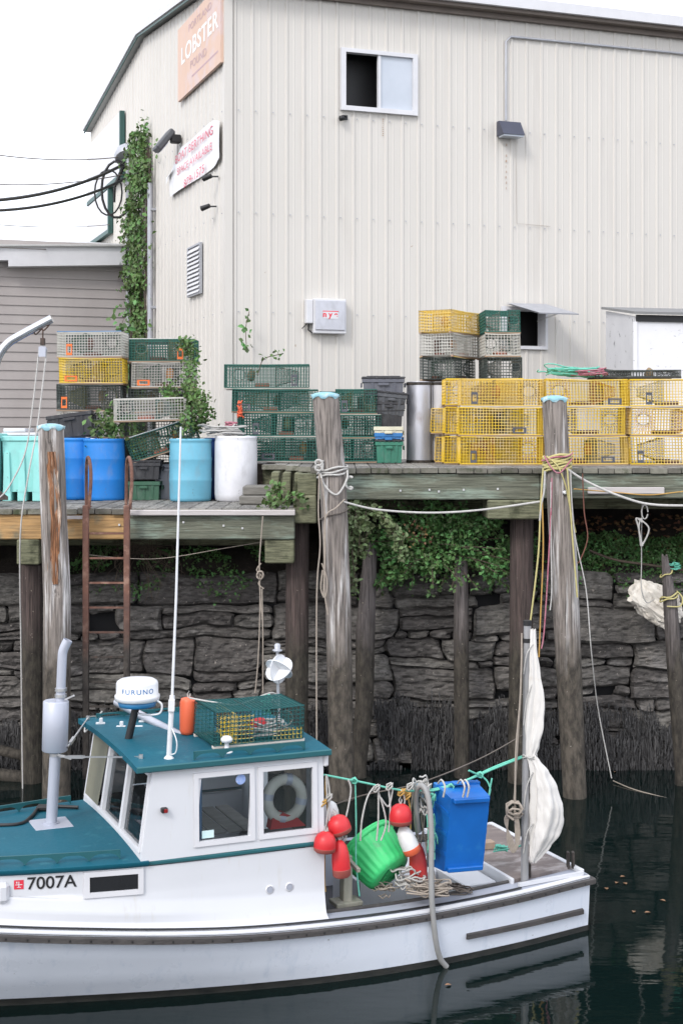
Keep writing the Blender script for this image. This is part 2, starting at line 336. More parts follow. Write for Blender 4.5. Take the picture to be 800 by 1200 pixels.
    def _build(s, name, m, parent=None, smooth=False, loc=None):
        me = bpy.data.meshes.new(name); o = bpy.data.objects.new(name, me); col.objects.link(o)
        if parent is not None:
            base = WM[parent.name]; o.parent = parent; WM[o.name] = base
        else:
            if loc is None:
                xs = [p.x for p in s.v]; ys = [p.y for p in s.v]; loc = ((min(xs)+max(xs))/2, (min(ys)+max(ys))/2, min(p.z for p in s.v))
            base = Matrix.Translation(loc); o.matrix_world = base; WM[o.name] = base
        inv = base.inverted()
        me.from_pydata([tuple(inv @ p) for p in s.v], [], s.f); me.polygons.foreach_set('use_smooth', [True]*len(s.f) if smooth else s.sm)
        me.materials.append(m); me.update(); return o

def tag(o, label=None, cat=None, group=None, kind=None):
    if label: o['label'] = label
    if cat: o['category'] = cat
    if group: o['group'] = group
    if kind: o['kind'] = kind
    return o
def thing(name, label, cat, M, group=None):
    o = bpy.data.objects.new(name, None); col.objects.link(o); o.empty_display_size = .1
    if not isinstance(M, Matrix): M = Matrix.Translation(M)
    o.matrix_world = M; WM[o.name] = M.copy(); return tag(o, label, cat, group)
def wp(px, py, D): return Vector(((px - 400) / F * D, D, EYE - (py - HY) / F * D))
def wz(py, D): return EYE - (py - HY) / F * D
def wx(px, D): return (px - 400) / F * D
def arc(a, b, sag, n=16):
    a, b = Vector(a), Vector(b); return [a.lerp(b, i/n) - Vector((0, 0, 4*sag*(i/n)*(1-i/n))) for i in range(n+1)]
def smooth_pts(pts, k=6):
    pts = [Vector(p) for p in pts]; out = []
    for i in range(len(pts)-1):
        p0 = pts[max(i-1, 0)]; p1 = pts[i]; p2 = pts[i+1]; p3 = pts[min(i+2, len(pts)-1)]
        for j in range(k):
            t = j/k; out.append(.5*((2*p1) + (-p0+p2)*t + (2*p0-5*p1+4*p2-p3)*t*t + (-p0+3*p1-3*p2+p3)*t**3))
    out.append(pts[-1]); return out
def rope(name, pts, r, m, label=None, cat='rope', group=None, parent=None, sm=True, n=5):
    mb = MB(); mb.tube(smooth_pts(pts) if sm else pts, r, n)
    o = mb.build(name, m, parent)
    if parent is None: tag(o, label, cat, group)
    return o
def text_mesh(s, size, cx=True, bold=0.0, sp=1.0):
    cu = bpy.data.curves.new('t', 'FONT'); cu.body = s; cu.size = size; cu.align_x = 'CENTER' if cx else 'LEFT'; cu.align_y = 'CENTER'; cu.offset = bold
    cu.fill_mode = 'FRONT'; cu.space_character = sp
    o = bpy.data.objects.new('t', cu); col.objects.link(o); bpy.context.view_layer.update()
    me = bpy.data.meshes.new_from_object(o.evaluated_get(bpy.context.evaluated_depsgraph_get()))
    vs = [tuple(v.co) for v in me.vertices]; fs = [list(p.vertices) for p in me.polygons]
    bpy.data.objects.remove(o); bpy.data.curves.remove(cu); bpy.data.meshes.remove(me)
    return vs, fs
def letters(mb, s, size, fn, bold=0, cx=True, sx=1, sy=1):
    vs, fs = text_mesh(s, size, cx, bold); mb.add([fn(v[0]*sx, v[1]*sy) for v in vs], fs)

def letters_fit(mb, s, wdt, hgt, fn, bold=0.0, sp=1.0):
    vs, fs = text_mesh(s, 1.0, True, bold, sp); xs = [v[0] for v in vs]; ys = [v[1] for v in vs]
    cx, cy = (min(xs)+max(xs))/2, (min(ys)+max(ys))/2; a = wdt/(max(xs)-min(xs)); b = hgt/(max(ys)-min(ys))
    mb.add([fn((v[0]-cx)*a, (v[1]-cy)*b) for v in vs], fs)
# leaves
def leaf(mb, p, s, nrm=None):
    if nrm is None: nrm = Vector((random.gauss(0,.6), random.gauss(-.5,.6), random.gauss(.4,.6)))
    if nrm.length < .01: nrm = Vector((0,-1,0))
    nrm = nrm.normalized(); a = nrm.orthogonal().normalized(); b = nrm.cross(a); t = random.uniform(0, 6.283)
    u = a*math.cos(t) + b*math.sin(t); v = nrm.cross(u); f = nrm * s * .12
    mb.add([p - u*s*.5, p - u*s*.1 + v*s*.36 + f, p + u*s*.22 + v*s*.26 + f, p + u*s*.55, p + u*s*.22 - v*s*.26 + f, p - u*s*.1 - v*s*.36 + f],
           [[0,5,4,3],[0,3,2,1]])
def leaf_cloud(mb, c, r, n, s):
    for _ in range(n):
        d = Vector((random.gauss(0,1), random.gauss(0,1), random.gauss(0,1))); d = d.normalized() * random.random()**.45
        leaf(mb, Vector(c) + Vector((d.x*r[0], d.y*r[1], d.z*r[2])), s * random.uniform(.6, 1.25))

# ------------------------------------------------------------------ ground, water
mb = MB(); mb.quad((-90, -60, 0), (90, -60, 0), (90, 19.35, 0), (-90, 19.35, 0)); tag(mb.build('water', water, loc=(0, 0, 0)), kind='structure')
mb = MB()
mb.quad((-600, 21.9, 3.49), (-2.0, 21.9, 3.49), (-2.0, 900, 3.49), (-600, 900, 3.49)); mb.quad((-2.0, 21.9, 4.0), (600, 21.9, 4.0), (600, 900, 4.0), (-2.0, 900, 4.0)); mb.quad((-2, 21.9, 3.49), (-2, 900, 3.49), (-2, 900, 4.0), (-2, 21.9, 4.0))
tag(mb.build('ground', asph, loc=(0, 0, 0)), kind='structure')
# earth bank behind and above the stone wall
mb = MB()
def bankf(a, b):
    x = -14 + 28*a; y = 19.22 + 2.7*b; z = 2.42 + .95*b**.7 + .14*noise.noise(Vector((x*1.3, b*3, 1))) + .05*noise.noise(Vector((x*5, b*9, 4)))
    return (x, y, z)
mb.grid(bankf, 160, 18)
mb.quad((-14, 21.9, 3.0), (14, 21.9, 3.0), (14, 21.9, 4.0), (-14, 21.9, 4.0))
tag(mb.build('earth_bank', earth, loc=(0, 19.3, 0)), kind='structure')

# ------------------------------------------------------------------ stone wall
mb = MB()
def stone_block(mb, x0, x1, z0, z1):
    if (x1-x0)*(z1-z0) < .12 and random.random() < .09: return        # missing stone, a dark hole
    off = random.uniform(-.07, .05); tx = random.uniform(-.09, .09); tz = random.uniform(-.09, .09); sd_ = random.uniform(0, 100); g = -.004
    nu = max(5, int((x1-x0)/.035)); nv = max(4, int((z1-z0)/.035))
    def warp(x, z):                      # shared warp keeps neighbouring joints parallel and crooked
        return (x + .10*noise.noise(Vector((x*1.1, z*2.2, 3))) + .035*noise.noise(Vector((x*4, z*5, 9))), z + .085*noise.noise(Vector((x*.9, z*1.6, 17))) + .03*noise.noise(Vector((x*3.5, z*4, 23))))
    cr = [random.uniform(0, .035) for _ in range(4)]
    def fn(a, b):
        x = x0 + g + (x1-x0-2*g)*a; z = z0 + g + (z1-z0-2*g)*b
        e = min(a*(x1-x0), (1-a)*(x1-x0)); f = min(b*(z1-z0), (1-b)*(z1-z0)); m = min(e, f); c = e + f
        edge = max(0, 1 - m/.020)**2*.016 + (.07 if m <= 0.0005 else 0)
        X, Z = warp(x, z); k = max(0, 1-c/.10)*cr[(a > .5)*2+(b > .5)]/.035
        X += (.5-a)*k*.07; Z += (.5-b)*k*.07
        lay = abs((Z*16 + 1.3*noise.noise(Vector((X*1.5, Z*3, sd_)))) % 1 - .5)
        fc = max(-.02, min(.02, .5*(X*tx*4 + Z*tz*9 - math.floor(X*1.7+sd_)*.013)))*0 + .030*abs(noise.noise(Vector((X*2.6+Z*1.5, Z*5-X, sd_+30)))) - .024*abs(noise.noise(Vector((X*6-Z*3, Z*9+X*2, sd_+40))))
        h = fc + .045*noise.noise(Vector((X*1.8, Z*5, sd_))) + .034*noise.noise(Vector((X*4, Z*20, sd_+3))) + .022*noise.noise(Vector((X*14, Z*30, sd_+5))) + .030*lay*(.4+abs(noise.noise(Vector((X, Z*2, sd_+8)))))
        return (X, 19.0 + off + tx*(a-.5) + tz*(b-.5) + edge + h, Z)
    mb.grid(fn, nu, nv, False)
def split(x0, x1, z0, z1, d=0):
    w_, h_ = x1-x0, z1-z0
    if h_ < .10 or w_ < .20: stone_block(mb, x0, x1, z0, z1); return
    if w_ > 2.1 or (w_ > h_*3.0 and random.random() < .46) or (d == 0 and random.random() < .2): k = x0 + w_*random.uniform(.25, .75); split(x0, k, z0, z1, d+1); split(k, x1, z0, z1, d+1)
    elif h_ > .56 or (h_ > .24 and random.random() < .34): k = z0 + h_*random.uniform(.25, .75); split(x0, x1, z0, k, d+1); split(x0, x1, k, z1, d+1)
    else: stone_block(mb, x0, x1, z0, z1)
zc = -.4
for band in (.75, .55, .8, .45, .45):     # uneven bands, staggered bays inside each with their own courses
    zt_b = min(2.60, zc + band); x = -7.6 - random.random()
    while x < 7.6:
        nx = x + random.uniform(.7, 2.3); z = zc
        while z < zt_b - .01:
            nz_ = min(zt_b, z + random.choice((.10, .14, .2, .3, .42, .6)))
            if zt_b - nz_ < .09: nz_ = zt_b
            split(x, nx, z, nz_); z = nz_
        x = nx
    zc = zt_b
wall = mb.build('stone_wall', stone, loc=(0, 19, 0)); tag(wall, 'dark rubble stone quay wall below the timber wharf, its foot in the water', 'stone wall')
mb = MB(); mb.box(-14, 14, 19.22, 19.6, -1, 2.5); mb.build('wall_core', dark, wall)
# seaweed hanging on the foot of the wall
mb = MB()
for _ in range(26000):
    x = random.uniform(-5.6, 5.6); top = .80 + .38*noise.noise(Vector((x*.7, 0, 3))) + .30*noise.noise(Vector((x*2.6, 0, 3))) + random.gauss(0, .07)
    z = random.uniform(.0, 1) ** .8 * top
    if noise.noise(Vector((x*1.8, z*1.6, 8))) < -.30 + .25*(z/top)**3: continue
    y = 18.90 + random.uniform(-.05, .06) + .05*noise.noise(Vector((x*3, z*3, 1))); L = random.uniform(.05, .24)*(.5+abs(noise.noise(Vector((x*5, z*4, 2))))*1.6); wd = random.uniform(.003, .010); dx = random.gauss(0, .012); dy = random.uniform(-.02, .01)
    n_ = 3; vs = []
    for k in range(n_+1):
        t = k/n_; xx = x + dx*t + random.gauss(0, .003); vs += [(xx-wd*(1-t*.6), y+dy*t, z-L*t), (xx+wd*(1-t*.6), y+dy*t+random.gauss(0,.004), z-L*t)]
    mb.add(vs, [[2*k, 2*k+1, 2*k+3, 2*k+2] for k in range(n_)])
tag(mb.build('seaweed', weed, loc=(0, 18.9, 0)), 'dark seaweed fringe hanging over the foot of the stone wall', 'seaweed', kind='stuff')

# ------------------------------------------------------------------ main building
CX, CY = -1.94, 24.0
BF = Matrix.Translation((CX, CY, 0)) @ Matrix.Rotation(math.atan2(.34, .94), 4, 'Z')
BFi = BF.inverted()
def fs(px, py):                               # point of the front wall seen at a photo pixel
    a = (px-400)/F; s = (CY*a - CX)/(.9404 - .3401*a); Y = CY + .3401*s; return s, EYE + (HY-py)*Y/F
def ls(px, py):
    a = (px-400)/F; t = (CX - CY*a)/(.3401 + .9404*a); Y = CY + .9404*t; return t, EYE + (HY-py)*Y/F
bld = thing('metal_clad_warehouse', 'large cream metal-clad waterfront warehouse with ribbed walls and low gable', 'building', BF)
EV = 12.1; DEP = 13.05; LEN = 21.0
def ribbed(mb, length, zb, ztf, axis, openings, off=0, sgn=1):
    """corrugated wall along axis; openings (a0,a1,z0,z1)"""
    prof = []; p = .305; s = 0.12
    prof.append((0, 0))
    while s < length - .1:
        prof += [(s, 0), (s+.016, .018), (s+.05, .018), (s+.066, 0), (s+.15, 0), (s+.158, .004), (s+.175, .004), (s+.183, 0)]; s += p
    prof.append((length, 0)); brk = []
    for a0, a1, z0, z1 in openings: brk += [a0, a1]
    def dep(x):
        for i in range(len(prof)-1):
            if prof[i][0] <= x <= prof[i+1][0]:
                t = (x - prof[i][0]) / max(1e-6, prof[i+1][0]-prof[i][0]); return prof[i][1]*(1-t) + prof[i+1][1]*t
        return 0
    xs = sorted(set([round(q[0], 5) for q in prof] + [round(b, 5) for b in brk]))
    for i in range(len(xs)-1):
        a, b = xs[i], xs[i+1]; da, db = dep(a + 1e-5 if a else 0), dep(b - 1e-5); m_ = (a+b)/2
        spans = [(zb, None)]
        for o in openings:
            if o[0] < m_ < o[1]: spans = [(zb, o[2]), (o[3], None)]
        for z0, z1 in spans:
            ta = ztf(a) if z1 is None else z1; tb = ztf(b) if z1 is None else z1
            if axis == 'x': mb.quad((a, -da, z0), (b, -db, z0), (b, -db, tb), (a, -da, ta))
            else: mb.quad((-db, b, z0), (-da, a, z0), (-da, a, ta), (-db, b, tb))
w0 = fs(402, 60); w1 = fs(484, 133); W = (w0[0], w1[0], w1[1], w0[1])
h0 = fs(592, 363); h1 = fs(637, 406); Hh = (h0[0], h1[0], h1[1], h0[1])
mb = MB(BF); ribbed(mb, LEN, 3.4, lambda a: EV, 'x', [W, Hh]); mb.build('front_wall', siding, bld)
mb = MB(BF); ribbed(mb, DEP, 3.4, lambda a: EV + .111*min(a, DEP-a), 'y', []); mb.build('gable_wall', siding, bld)
mb = MB(BF); mb.quad((LEN, 0, 3.4), (LEN, DEP, 3.4), (LEN, DEP, EV), (LEN, 0, EV)); mb.quad((0, DEP, 3.4), (LEN, DEP, 3.4), (LEN, DEP, EV), (0, DEP, EV)); mb.build('rear_wall', siding, bld)
mb = MB(BF)
rz = EV + .111*DEP/2
mb.add([(-.15, -.3, EV+.10), (LEN+.3, -.3, EV+.10), (LEN+.3, DEP/2, rz+.16), (-.15, DEP/2, rz+.16), (-.15, DEP+.06, EV+.10), (LEN+.3, DEP+.06, EV+.10)], [[0,1,2,3],[3,2,5,4]])
mb.add([(-.14, -.25, EV+.02), (LEN+.3, -.25, EV+.02), (LEN+.3, DEP/2, rz+.08), (-.14, DEP/2, rz+.08), (-.14, DEP+.05, EV+.02), (LEN+.3, DEP+.05, EV+.02)], [[3,2,1,0],[4,5,2,3]])
mb.build('roof', roofm, bld)
mb = MB(BF); mb.box(-.05, LEN, -.10, -.026, EV-.17, EV+.02); mb.box(-.12, LEN+.2, -.27, -.11, EV-.08, EV+.0); mb.build('eave_fascia', fascia, bld)
mb = MB(BF); mb.box(-.26, LEN+.3, -.36, -.28, EV-.02, EV+.16); mb.build('gutter', trimw, bld)
mb = MB(BF)
for y0, z0, y1, z1 in ((-.3, EV+.02, DEP/2, rz+.06), (DEP/2, rz+.06, DEP+.1, EV+.05)):
    for k, (o_, t0, t1) in enumerate(((-.20, .0, .17),)):
        mb.add([(o_, y0, z0+t0), (o_, y1, z1+t0), (o_, y1, z1+t1), (o_, y0, z0+t1), (o_+.08, y0, z0+t0), (o_+.08, y1, z1+t0), (o_+.08, y1, z1+t1), (o_+.08, y0, z0+t1)], [[0,3,2,1],[4,5,6,7],[3,7,6,2],[0,1,5,4],[0,4,7,3],[1,2,6,5]])
mb.build('rake_trim', trimw, bld)
mb = MB(BF)
for y0, z0, y1, z1 in ((-.3, EV-.04, DEP/2, rz+.0), (DEP/2, rz+.0, DEP+.1, EV-.01)):
    mb.add([(-.17, y0, z0), (-.17, y1, z1), (-.17, y1, z1+.035), (-.17, y0, z0+.035), (-.14, y0, z0), (-.14, y1, z1), (-.14, y1, z1+.035), (-.14, y0, z0+.035)], [[0,3,2,1],[4,5,6,7],[0,1,5,4],[0,4,7,3],[1,2,6,5]])
mb.build('rake_soffit', trimg, bld)
mb = MB(BF); mb.box(-.04, .10, -.035, -.026, 3.4, EV-.18); mb.box(-.036, -.028, -.03, .10, 3.4, EV-.18); mb.build('corner_trim', siding, bld)
# rows of screws
mb = MB(BF)
for zz in (6.52, 8.2, 9.93):
    s = .12 + .03
    while s < LEN-.3:
        if not (Hh[0]-.1 < s < Hh[1]+.1 and Hh[2]-.1 < zz < Hh[3]+.1): mb.box(s+.05, s+.068, -.030, -.018, zz-.009, zz+.009)
        s += .305
    t = .14
    while t < DEP-.3: mb.box(-.028, -.016, t+.06, t+.075, zz-.009, zz+.009); t += .61
mb.build('wall_screws', metalg, bld)['kind'] = 'stuff'
# sliding window
mb = MB(BF); a, b, z0, z1 = W
mb.box(a-.06, a+.03, -.07, .06, z0-.05, z1+.05); mb.box(b-.03, b+.06, -.07, .06, z0-.05, z1+.05); mb.box(a+.03, b-.03, -.07, .06, z1-.02, z1+.05); mb.box(a+.03, b-.03, -.08, .06, z0-.05, z0+.03)
m_ = (a+b)/2; mb.box(m_-.025, m_+.025, -.05, .02, z0+.03, z1-.02)
win = mb.build('sliding_window', trimw, bld); win['label'] = 'upper sliding window, left half open and black'
mb = MB(BF); mb.box(m_+.025, b-.03, -.02, -.01, z0+.03, z1-.02); mb.build('pane', glassw, win)
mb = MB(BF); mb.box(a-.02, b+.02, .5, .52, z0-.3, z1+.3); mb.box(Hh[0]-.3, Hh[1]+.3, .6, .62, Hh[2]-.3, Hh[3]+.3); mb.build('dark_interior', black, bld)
# hatch with flap
a, b, z0, z1 = Hh; mb = MB(BF)
mb.box(a-.10, a, -.06, .25, z0-.06, z1+.06); mb.box(b, b+.05, -.06, .25, z0-.06, z1+.06); mb.box(a, b, -.06, .25, z1, z1+.06); mb.box(a, b, -.06, .25, z0-.06, z0)
hf = mb.build('hatch', trimw, bld); hf['label'] = 'open wall hatch with dark inside'
mb = MB(BF); mb.quad((a-.02, -.075, z1+.12), (b+.0, -.075, z1+.12), (b+.30, -.75, z1-.10), (a+.28, -.75, z1-.10)); mb.quad((a-.02, -.065, z1+.10), (b, -.065, z1+.10), (b+.30, -.745, z1-.12), (a+.28, -.745, z1-.12))
mb.quad((a+.28, -.75, z1-.10), (b+.30, -.75, z1-.10), (b+.30, -.745, z1-.12), (a+.28, -.745, z1-.12)); mb.build('hatch_flap', metalg, hf)
mb = MB(BF); mb.bar((b-.18, -.08, z1-.2), (b-.0, -.6, z1-.08), .02); mb.build('flap_stay', steel, hf)
# electric cabinet
c0 = fs(356, 350); c1 = fs(402, 392); a, b, z0, z1 = c0[0], c1[0], c1[1], c0[1]
cab = thing('electric_cabinet', 'white wall cabinet with a red lettered badge, fixed left of the piling on the warehouse', 'cabinet', BF @ Matrix.Translation(((a+b)/2, 0, z0)))
mb = MB(BF); mb.box(a+.13, b, -.16, -.025, z0, z1, .01); mb.build('body', trimw, cab)
mb = MB(BF); mb.box(a, a+.125, -.14, -.025, z0+.17, z1-.02, .01); mb.build('side_box', trimw, cab)
mb = MB(BF); mb.box(a+.15, b-.03, -.185, -.162, z0+.06, z1-.035, .006); mb.build('door', plastic('cabinet_grey', (.52, .53, .58)), cab)
mb = MB(BF); zc = z0 + (z1-z0)*.52; mb.box(a+.29, b-.16, -.190, -.187, zc-.06, zc+.06); badge = mb.build('badge', trimw, cab)
mb = MB(BF); mb.box(a+.28, b-.15, -.1885, -.186, zc+.06, zc+.075); letters(mb, 'n y e', .115, lambda x, y: (a+.42-.005+x*1.2, -.192, zc+.01+y*1.15), .004); mb.build('lettering', red, badge)
mb = MB(BF); mb.tube([(a+.07, -.06, z0+.18), (a+.06, -.07, z0+.06), (a+.13, -.06, z0+.01)], .014, 5); mb.bar((a-.05, -.05, z0+.08), (a+.03, -.05, z0+.16), .014, True); mb.build('cable', black, cab)
# wall pack floodlight and conduit
p0 = fs(581, 143); p1 = fs(606, 162); a, b, z0, z1 = p0[0], p1[0], p1[1], p0[1]
fl = thing('wall_floodlight', 'dark wall pack floodlight under its conduit on the front wall', 'floodlight', BF @ Matrix.Translation(((a+b)/2, 0, z0)))
mb = MB(BF); mb.add([(a,-.025,z0),(b,-.025,z0),(b,-.30,z0),(a,-.30,z0),(a,-.025,z1),(b,-.025,z1),(b,-.12,z1),(a,-.12,z1)], [[0,3,2,1],[4,5,6,7],[0,1,5,4],[1,2,6,5],[2,3,7,6],[3,0,4,7]]); mb.build('housing', mat('slate_housing', (.05, .055, .085), rough=.4), fl)
mb = MB(BF); mb.box(a+.02, b-.02, -.28, -.05, z0-.03, z0-.002); mb.build('lens', glassw, fl)
k0 = fs(591, 142); k1 = fs(591, 43); k2 = fs(800, 60); mb = MB(BF)
mb.tube([(k0[0], -.045, k0[1]), (k0[0], -.045, k1[1]-.1), (k0[0]+.1, -.045, k1[1]), (k2[0], -.045, k1[1]+.02), (k2[0]+3, -.045, k1[1]+.02)], .022, 6)
tag(mb.build('conduit', metalg), 'thin grey conduit running up and right from the floodlight', 'conduit')
q0 = fs(603, 165); q1 = fs(603, 262); mb = MB(BF); mb.tube([(q0[0], -.03, q0[1]), (q0[0]+.02, -.03, q1[1]), (q0[0]+.7, -.03, q1[1]-.02)], .004, 4)
tag(mb.build('thin_cable', mat('thin_cable_paint', (.42, .36, .31), rough=.7)), 'thin brown cable hanging below the floodlight and running right', 'cable')
# rust runs below the floodlight and the window
for (px, py, hpx, lab) in ((592, 165, 60, 'rust run below the wall floodlight'), (448, 138, 22, 'rust run below the sliding window')):
    s_, z_ = fs(px, py); mb = MB(BF); pts = []
    for k in range(9): mb.box(s_-.006+random.uniform(-.008, .008), s_+.006+random.uniform(-.008, .008)+.004, -.0205, -.0185, z_-hpx/68*(k+1)/9, z_-hpx/68*(k+.55)/9)
    mb.build('rust_mark', mat('rust_mark', (.42, .30, .22), rough=.8), bld)['kind'] = 'stuff'
# security camera
s_, z_ = fs(402, 138); cm = thing('security_camera', 'small black camera below the left corner of the sliding window', 'camera', BF @ Matrix.Translation((s_, 0, z_)))
mb = MB(BF); mb.lathe([(0.01,-.05),(.045,-.04),(.05,.03),(.02,.05)], 12, Matrix.Translation((s_-.06, -.1, z_-.03)) @ Matrix.Rotation(1.3, 4, 'Y')); mb.build('body', black, cm)
mb = MB(BF); mb.bar((s_, -.1, z_), (s_+.03, -.025, z_+.01), .03); mb.box(s_-.01, s_+.07, -.04, -.025, z_-.04, z_+.04); mb.build('bracket', black, cm)
# lobster sign on the gable wall
t0, zb_ = ls(214, 120); t1, _ = ls(264.5, 73); _, zt0 = ls(214, 36); zb_ -= 0.0
sg = thing('faded_signboard', 'faded orange lobster pound signboard high on the gable wall', 'sign', BF @ Matrix.Translation((0, (t0+t1)/2, zb_)))
mb = MB(BF); mb.box(-.09, -.035, t1, t0, zb_, zt0); mb.build('board', signo, sg)
def LW(tc, zc): return lambda x, y: (-.094, tc - x, zc + y)
tm = (t0+t1)/2; hh = zt0 - zb_
def gable_line(mb, txt, pl_, pr_, hpx, xoff, bold=0.0, sp=1.05):
    ta, za = ls(*pl_); tb, zb3 = ls(*pr_); Yc = CY + .9404*(ta+tb)/2
    letters_fit(mb, txt, ta-tb, hpx*Yc/F, lambda x, y: (xoff, (ta+tb)/2 - x, (za+zb3)/2 + y + (zb3-za)*x/(ta-tb)), bold, sp)
mb = MB(BF); gable_line(mb, 'LOBSTER', (218.5, 67), (262, 21), 21, -.094, .018, 1.1); mb.build('lettering', signtx, sg)
mb = MB(BF); gable_line(mb, 'PORTLAND', (227, 34), (254, 6), 8.5, -.0935, .004); gable_line(mb, 'POUND', (229, 77), (248, 60), 9.5, -.0935, .004); mb.box(-.0925, -.091, t1+.15, tm+.45, zb_+hh*.155, zb_+hh*.18); mb.build('faded_lettering', signfd, sg)
# banner
bn_t0, bz0 = ls(203, 228); bn_t1, bz1 = ls(262, 182); _, bzt0 = ls(203, 175); _, bzt1 = ls(256, 143)
bzb = ls(230, 213)[1]; bzt = ls(240, 153)[1]
bn = thing('vinyl_banner', 'white sagging banner with red lettering about boat berthing', 'banner', BF @ Matrix.Translation((0, (bn_t0+bn_t1)/2, bzb)))
mb = MB(BF)
def ban(a, b):
    t = bn_t0 + (bn_t1-bn_t0)*a; z = bzb + (bzt-bzb)*b
    if b > .5: z -= (b-.5)*2*max(0, .22-a)*2.6                       # the corner that has come loose
    if a > .9 : z -= (b-.5)*(a-.9)*2.0
    return (-.06 - .02*math.sin(a*7+b*2) - (.06*max(0, .2-a)*5 if b > .5 else 0), t, z)
mb.grid(ban, 24, 10); mb.build('sheet', banner, bn)
def BW(tc, zc): return lambda x, y: (-.088, tc - x, zc + y)
bm_ = (bn_t0*.42+bn_t1*.58); bh = bzt-bzb
mb = MB(BF); gable_line(mb, 'BOAT BERTHING', (211, 188), (255, 152), 10, -.090, .0, 1.1); gable_line(mb, 'SPACE AVAILABLE', (213, 202), (254, 171), 8.5, -.090, .0, 1.1); gable_line(mb, '879-1575', (221, 216), (245, 197), 9.5, -.090, .0, 1.1)
mb.build('lettering', bannrd, bn)
# gable floodlight
t_, z_ = ls(212, 166); gl = thing('gable_floodlight', 'black tilted floodlight at the upper left corner of the banner', 'floodlight', BF @ Matrix.Translation((0, t_, z_)))
mb = MB(BF); mb.box(-.22, -.03, t_-.18, t_-.02, z_-.06, z_+.1, .02); mb.build('bracket', black, gl)
mb = MB(BF @ Matrix.Translation((-.3, t_, z_+.02)) @ Matrix.Rotation(-.9, 4, 'Y')); mb.box(-.28, .20, -.2, .2, -.06, .07, .03); mb.build('housing', pgrey, gl)
mb = MB(BF @ Matrix.Translation((-.3, t_, z_+.02)) @ Matrix.Rotation(-.9, 4, 'Y')); mb.box(-.26, -.05, -.17, .17, -.075, -.063); mb.build('lens', glassw, gl)
for (px, py, lab) in ((258, 207, 'small black camera just under the banner corner'), (256, 242, 'small black camera lower down beside the wall corner')):
    t_, z_ = ls(px, py); c_ = thing('security_camera', lab, 'camera', BF @ Matrix.Translation((0, t_, z_)), 'cameras on the gable wall')
    mb = MB(BF); mb.bar((-.03, t_, z_), (-.16, t_+.05, z_), .025, True); mb.build('bracket', black, c_)
    mb = MB(BF); mb.tube([(-.15, t_+.03, z_+.01), (-.26, t_+.14, z_-.03)], [.04, .05], 10); mb.build('body', black, c_)
# louvre vent
v0, z1_ = ls(224, 291); v1, _ = ls(238, 288); z0_ = ls(224, 349)[1]
lv = thing('louvre_vent', 'narrow white louvred vent low on the gable wall', 'vent', BF @ Matrix.Translation((0, (v0+v1)/2, z0_)))
mb = MB(BF); mb.panel((-.07, v0+.03, z0_), (-.07, v1-.03, z0_), (-.07, v1-.03, z1_), (-.07, v0+.03, z1_), .05, [(.05, .95, .03, .97)]); mb.build('frame', metalg, lv); mb = MB(BF); mb.box(-.034, -.030, v1, v0, z0_, z1_); mb.build('dark_backing', black, lv)
mb = MB(BF)
for k in range(11):
    z = z0_ + .04 + (z1_-z0_-.08)*k/11; mb.add([(-.085, v0, z), (-.085, v1, z), (-.035, v1, z+.085), (-.035, v0, z+.085), (-.08, v0, z-.012), (-.08, v1, z-.012)], [[0,1,2,3],[0,4,5,1]])
mb.build('slat', trimw, lv)
# white panels with dark edges at the far end of the gable wall
for (pr, pt, pb, lab) in ((147, 131, 204, 'upper white panel with dark green edge on the far end of gable wall'), (133, 222, 269, 'lower white panel below the cables on the far end of gable wall')):
    ta, zt_ = ls(pr, pt); _, zb2 = ls(pr, pb); te = 12.9
    pn = thing('wall_panel', lab, 'panel', BF @ Matrix.Translation((0, ta, zb2)), 'white panels on the gable wall')
    mb = MB(BF); mb.box(-.12, -.03, ta, te, zb2, zt_); mb.build('sheet', trimw, pn)
    mb = MB(BF); mb.box(-.14, -.03, ta-.1, ta-.002, zb2-.1, zt_); mb.box(-.14, -.03, ta, te, zb2-.1, zb2-.002); mb.build('edge_trim', trimg, pn)
# pipes + lamp
for (px, ptop, nm, lab) in ((157, 186, 'vent_pipe', 'grey pipe left of the vine carrying the lamp'), (183, 215, 'drain_pipe', 'pale downpipe along the right side of the vine')):
    t_, z_ = ls(px, ptop); mb = MB(BF); mb.tube([(-.12, t_, 3.5), (-.12, t_, z_)], .06, 8)
    for zz in (5, 7, 9): mb.box(-.13, -.0, t_-.09, t_+.09, zz, zz+.05)
    tag(mb.build(nm, metalg), lab, 'pipe')
t_, z_ = ls(157, 180); lp = thing('wall_lamp', 'grey dome yard lamp at the top of the pipe left of the vine', 'lamp', BF @ Matrix.Translation((-.12, t_, z_)))
mb = MB(BF @ Matrix.Translation((-.1, t_+.1, z_)) @ Matrix.Rotation(-.5, 4, 'X')); mb.lathe([(.30,-.12),(.32,-.05),(.26,.10),(.14,.19),(.02,.21)], 18); mb.build('lamp_shade', metalg, lp)
mb = MB(BF); mb.tube([(-.12, t_, z_-.2), (-.12, t_+.05, z_)], .06, 8); mb.tube([(-.12, t_+.2, z_-.05), (-.2, t_+1.1, z_-.5), (-.2, t_+1.2, z_-.9)], .03, 5); mb.build('bracket', black, lp)
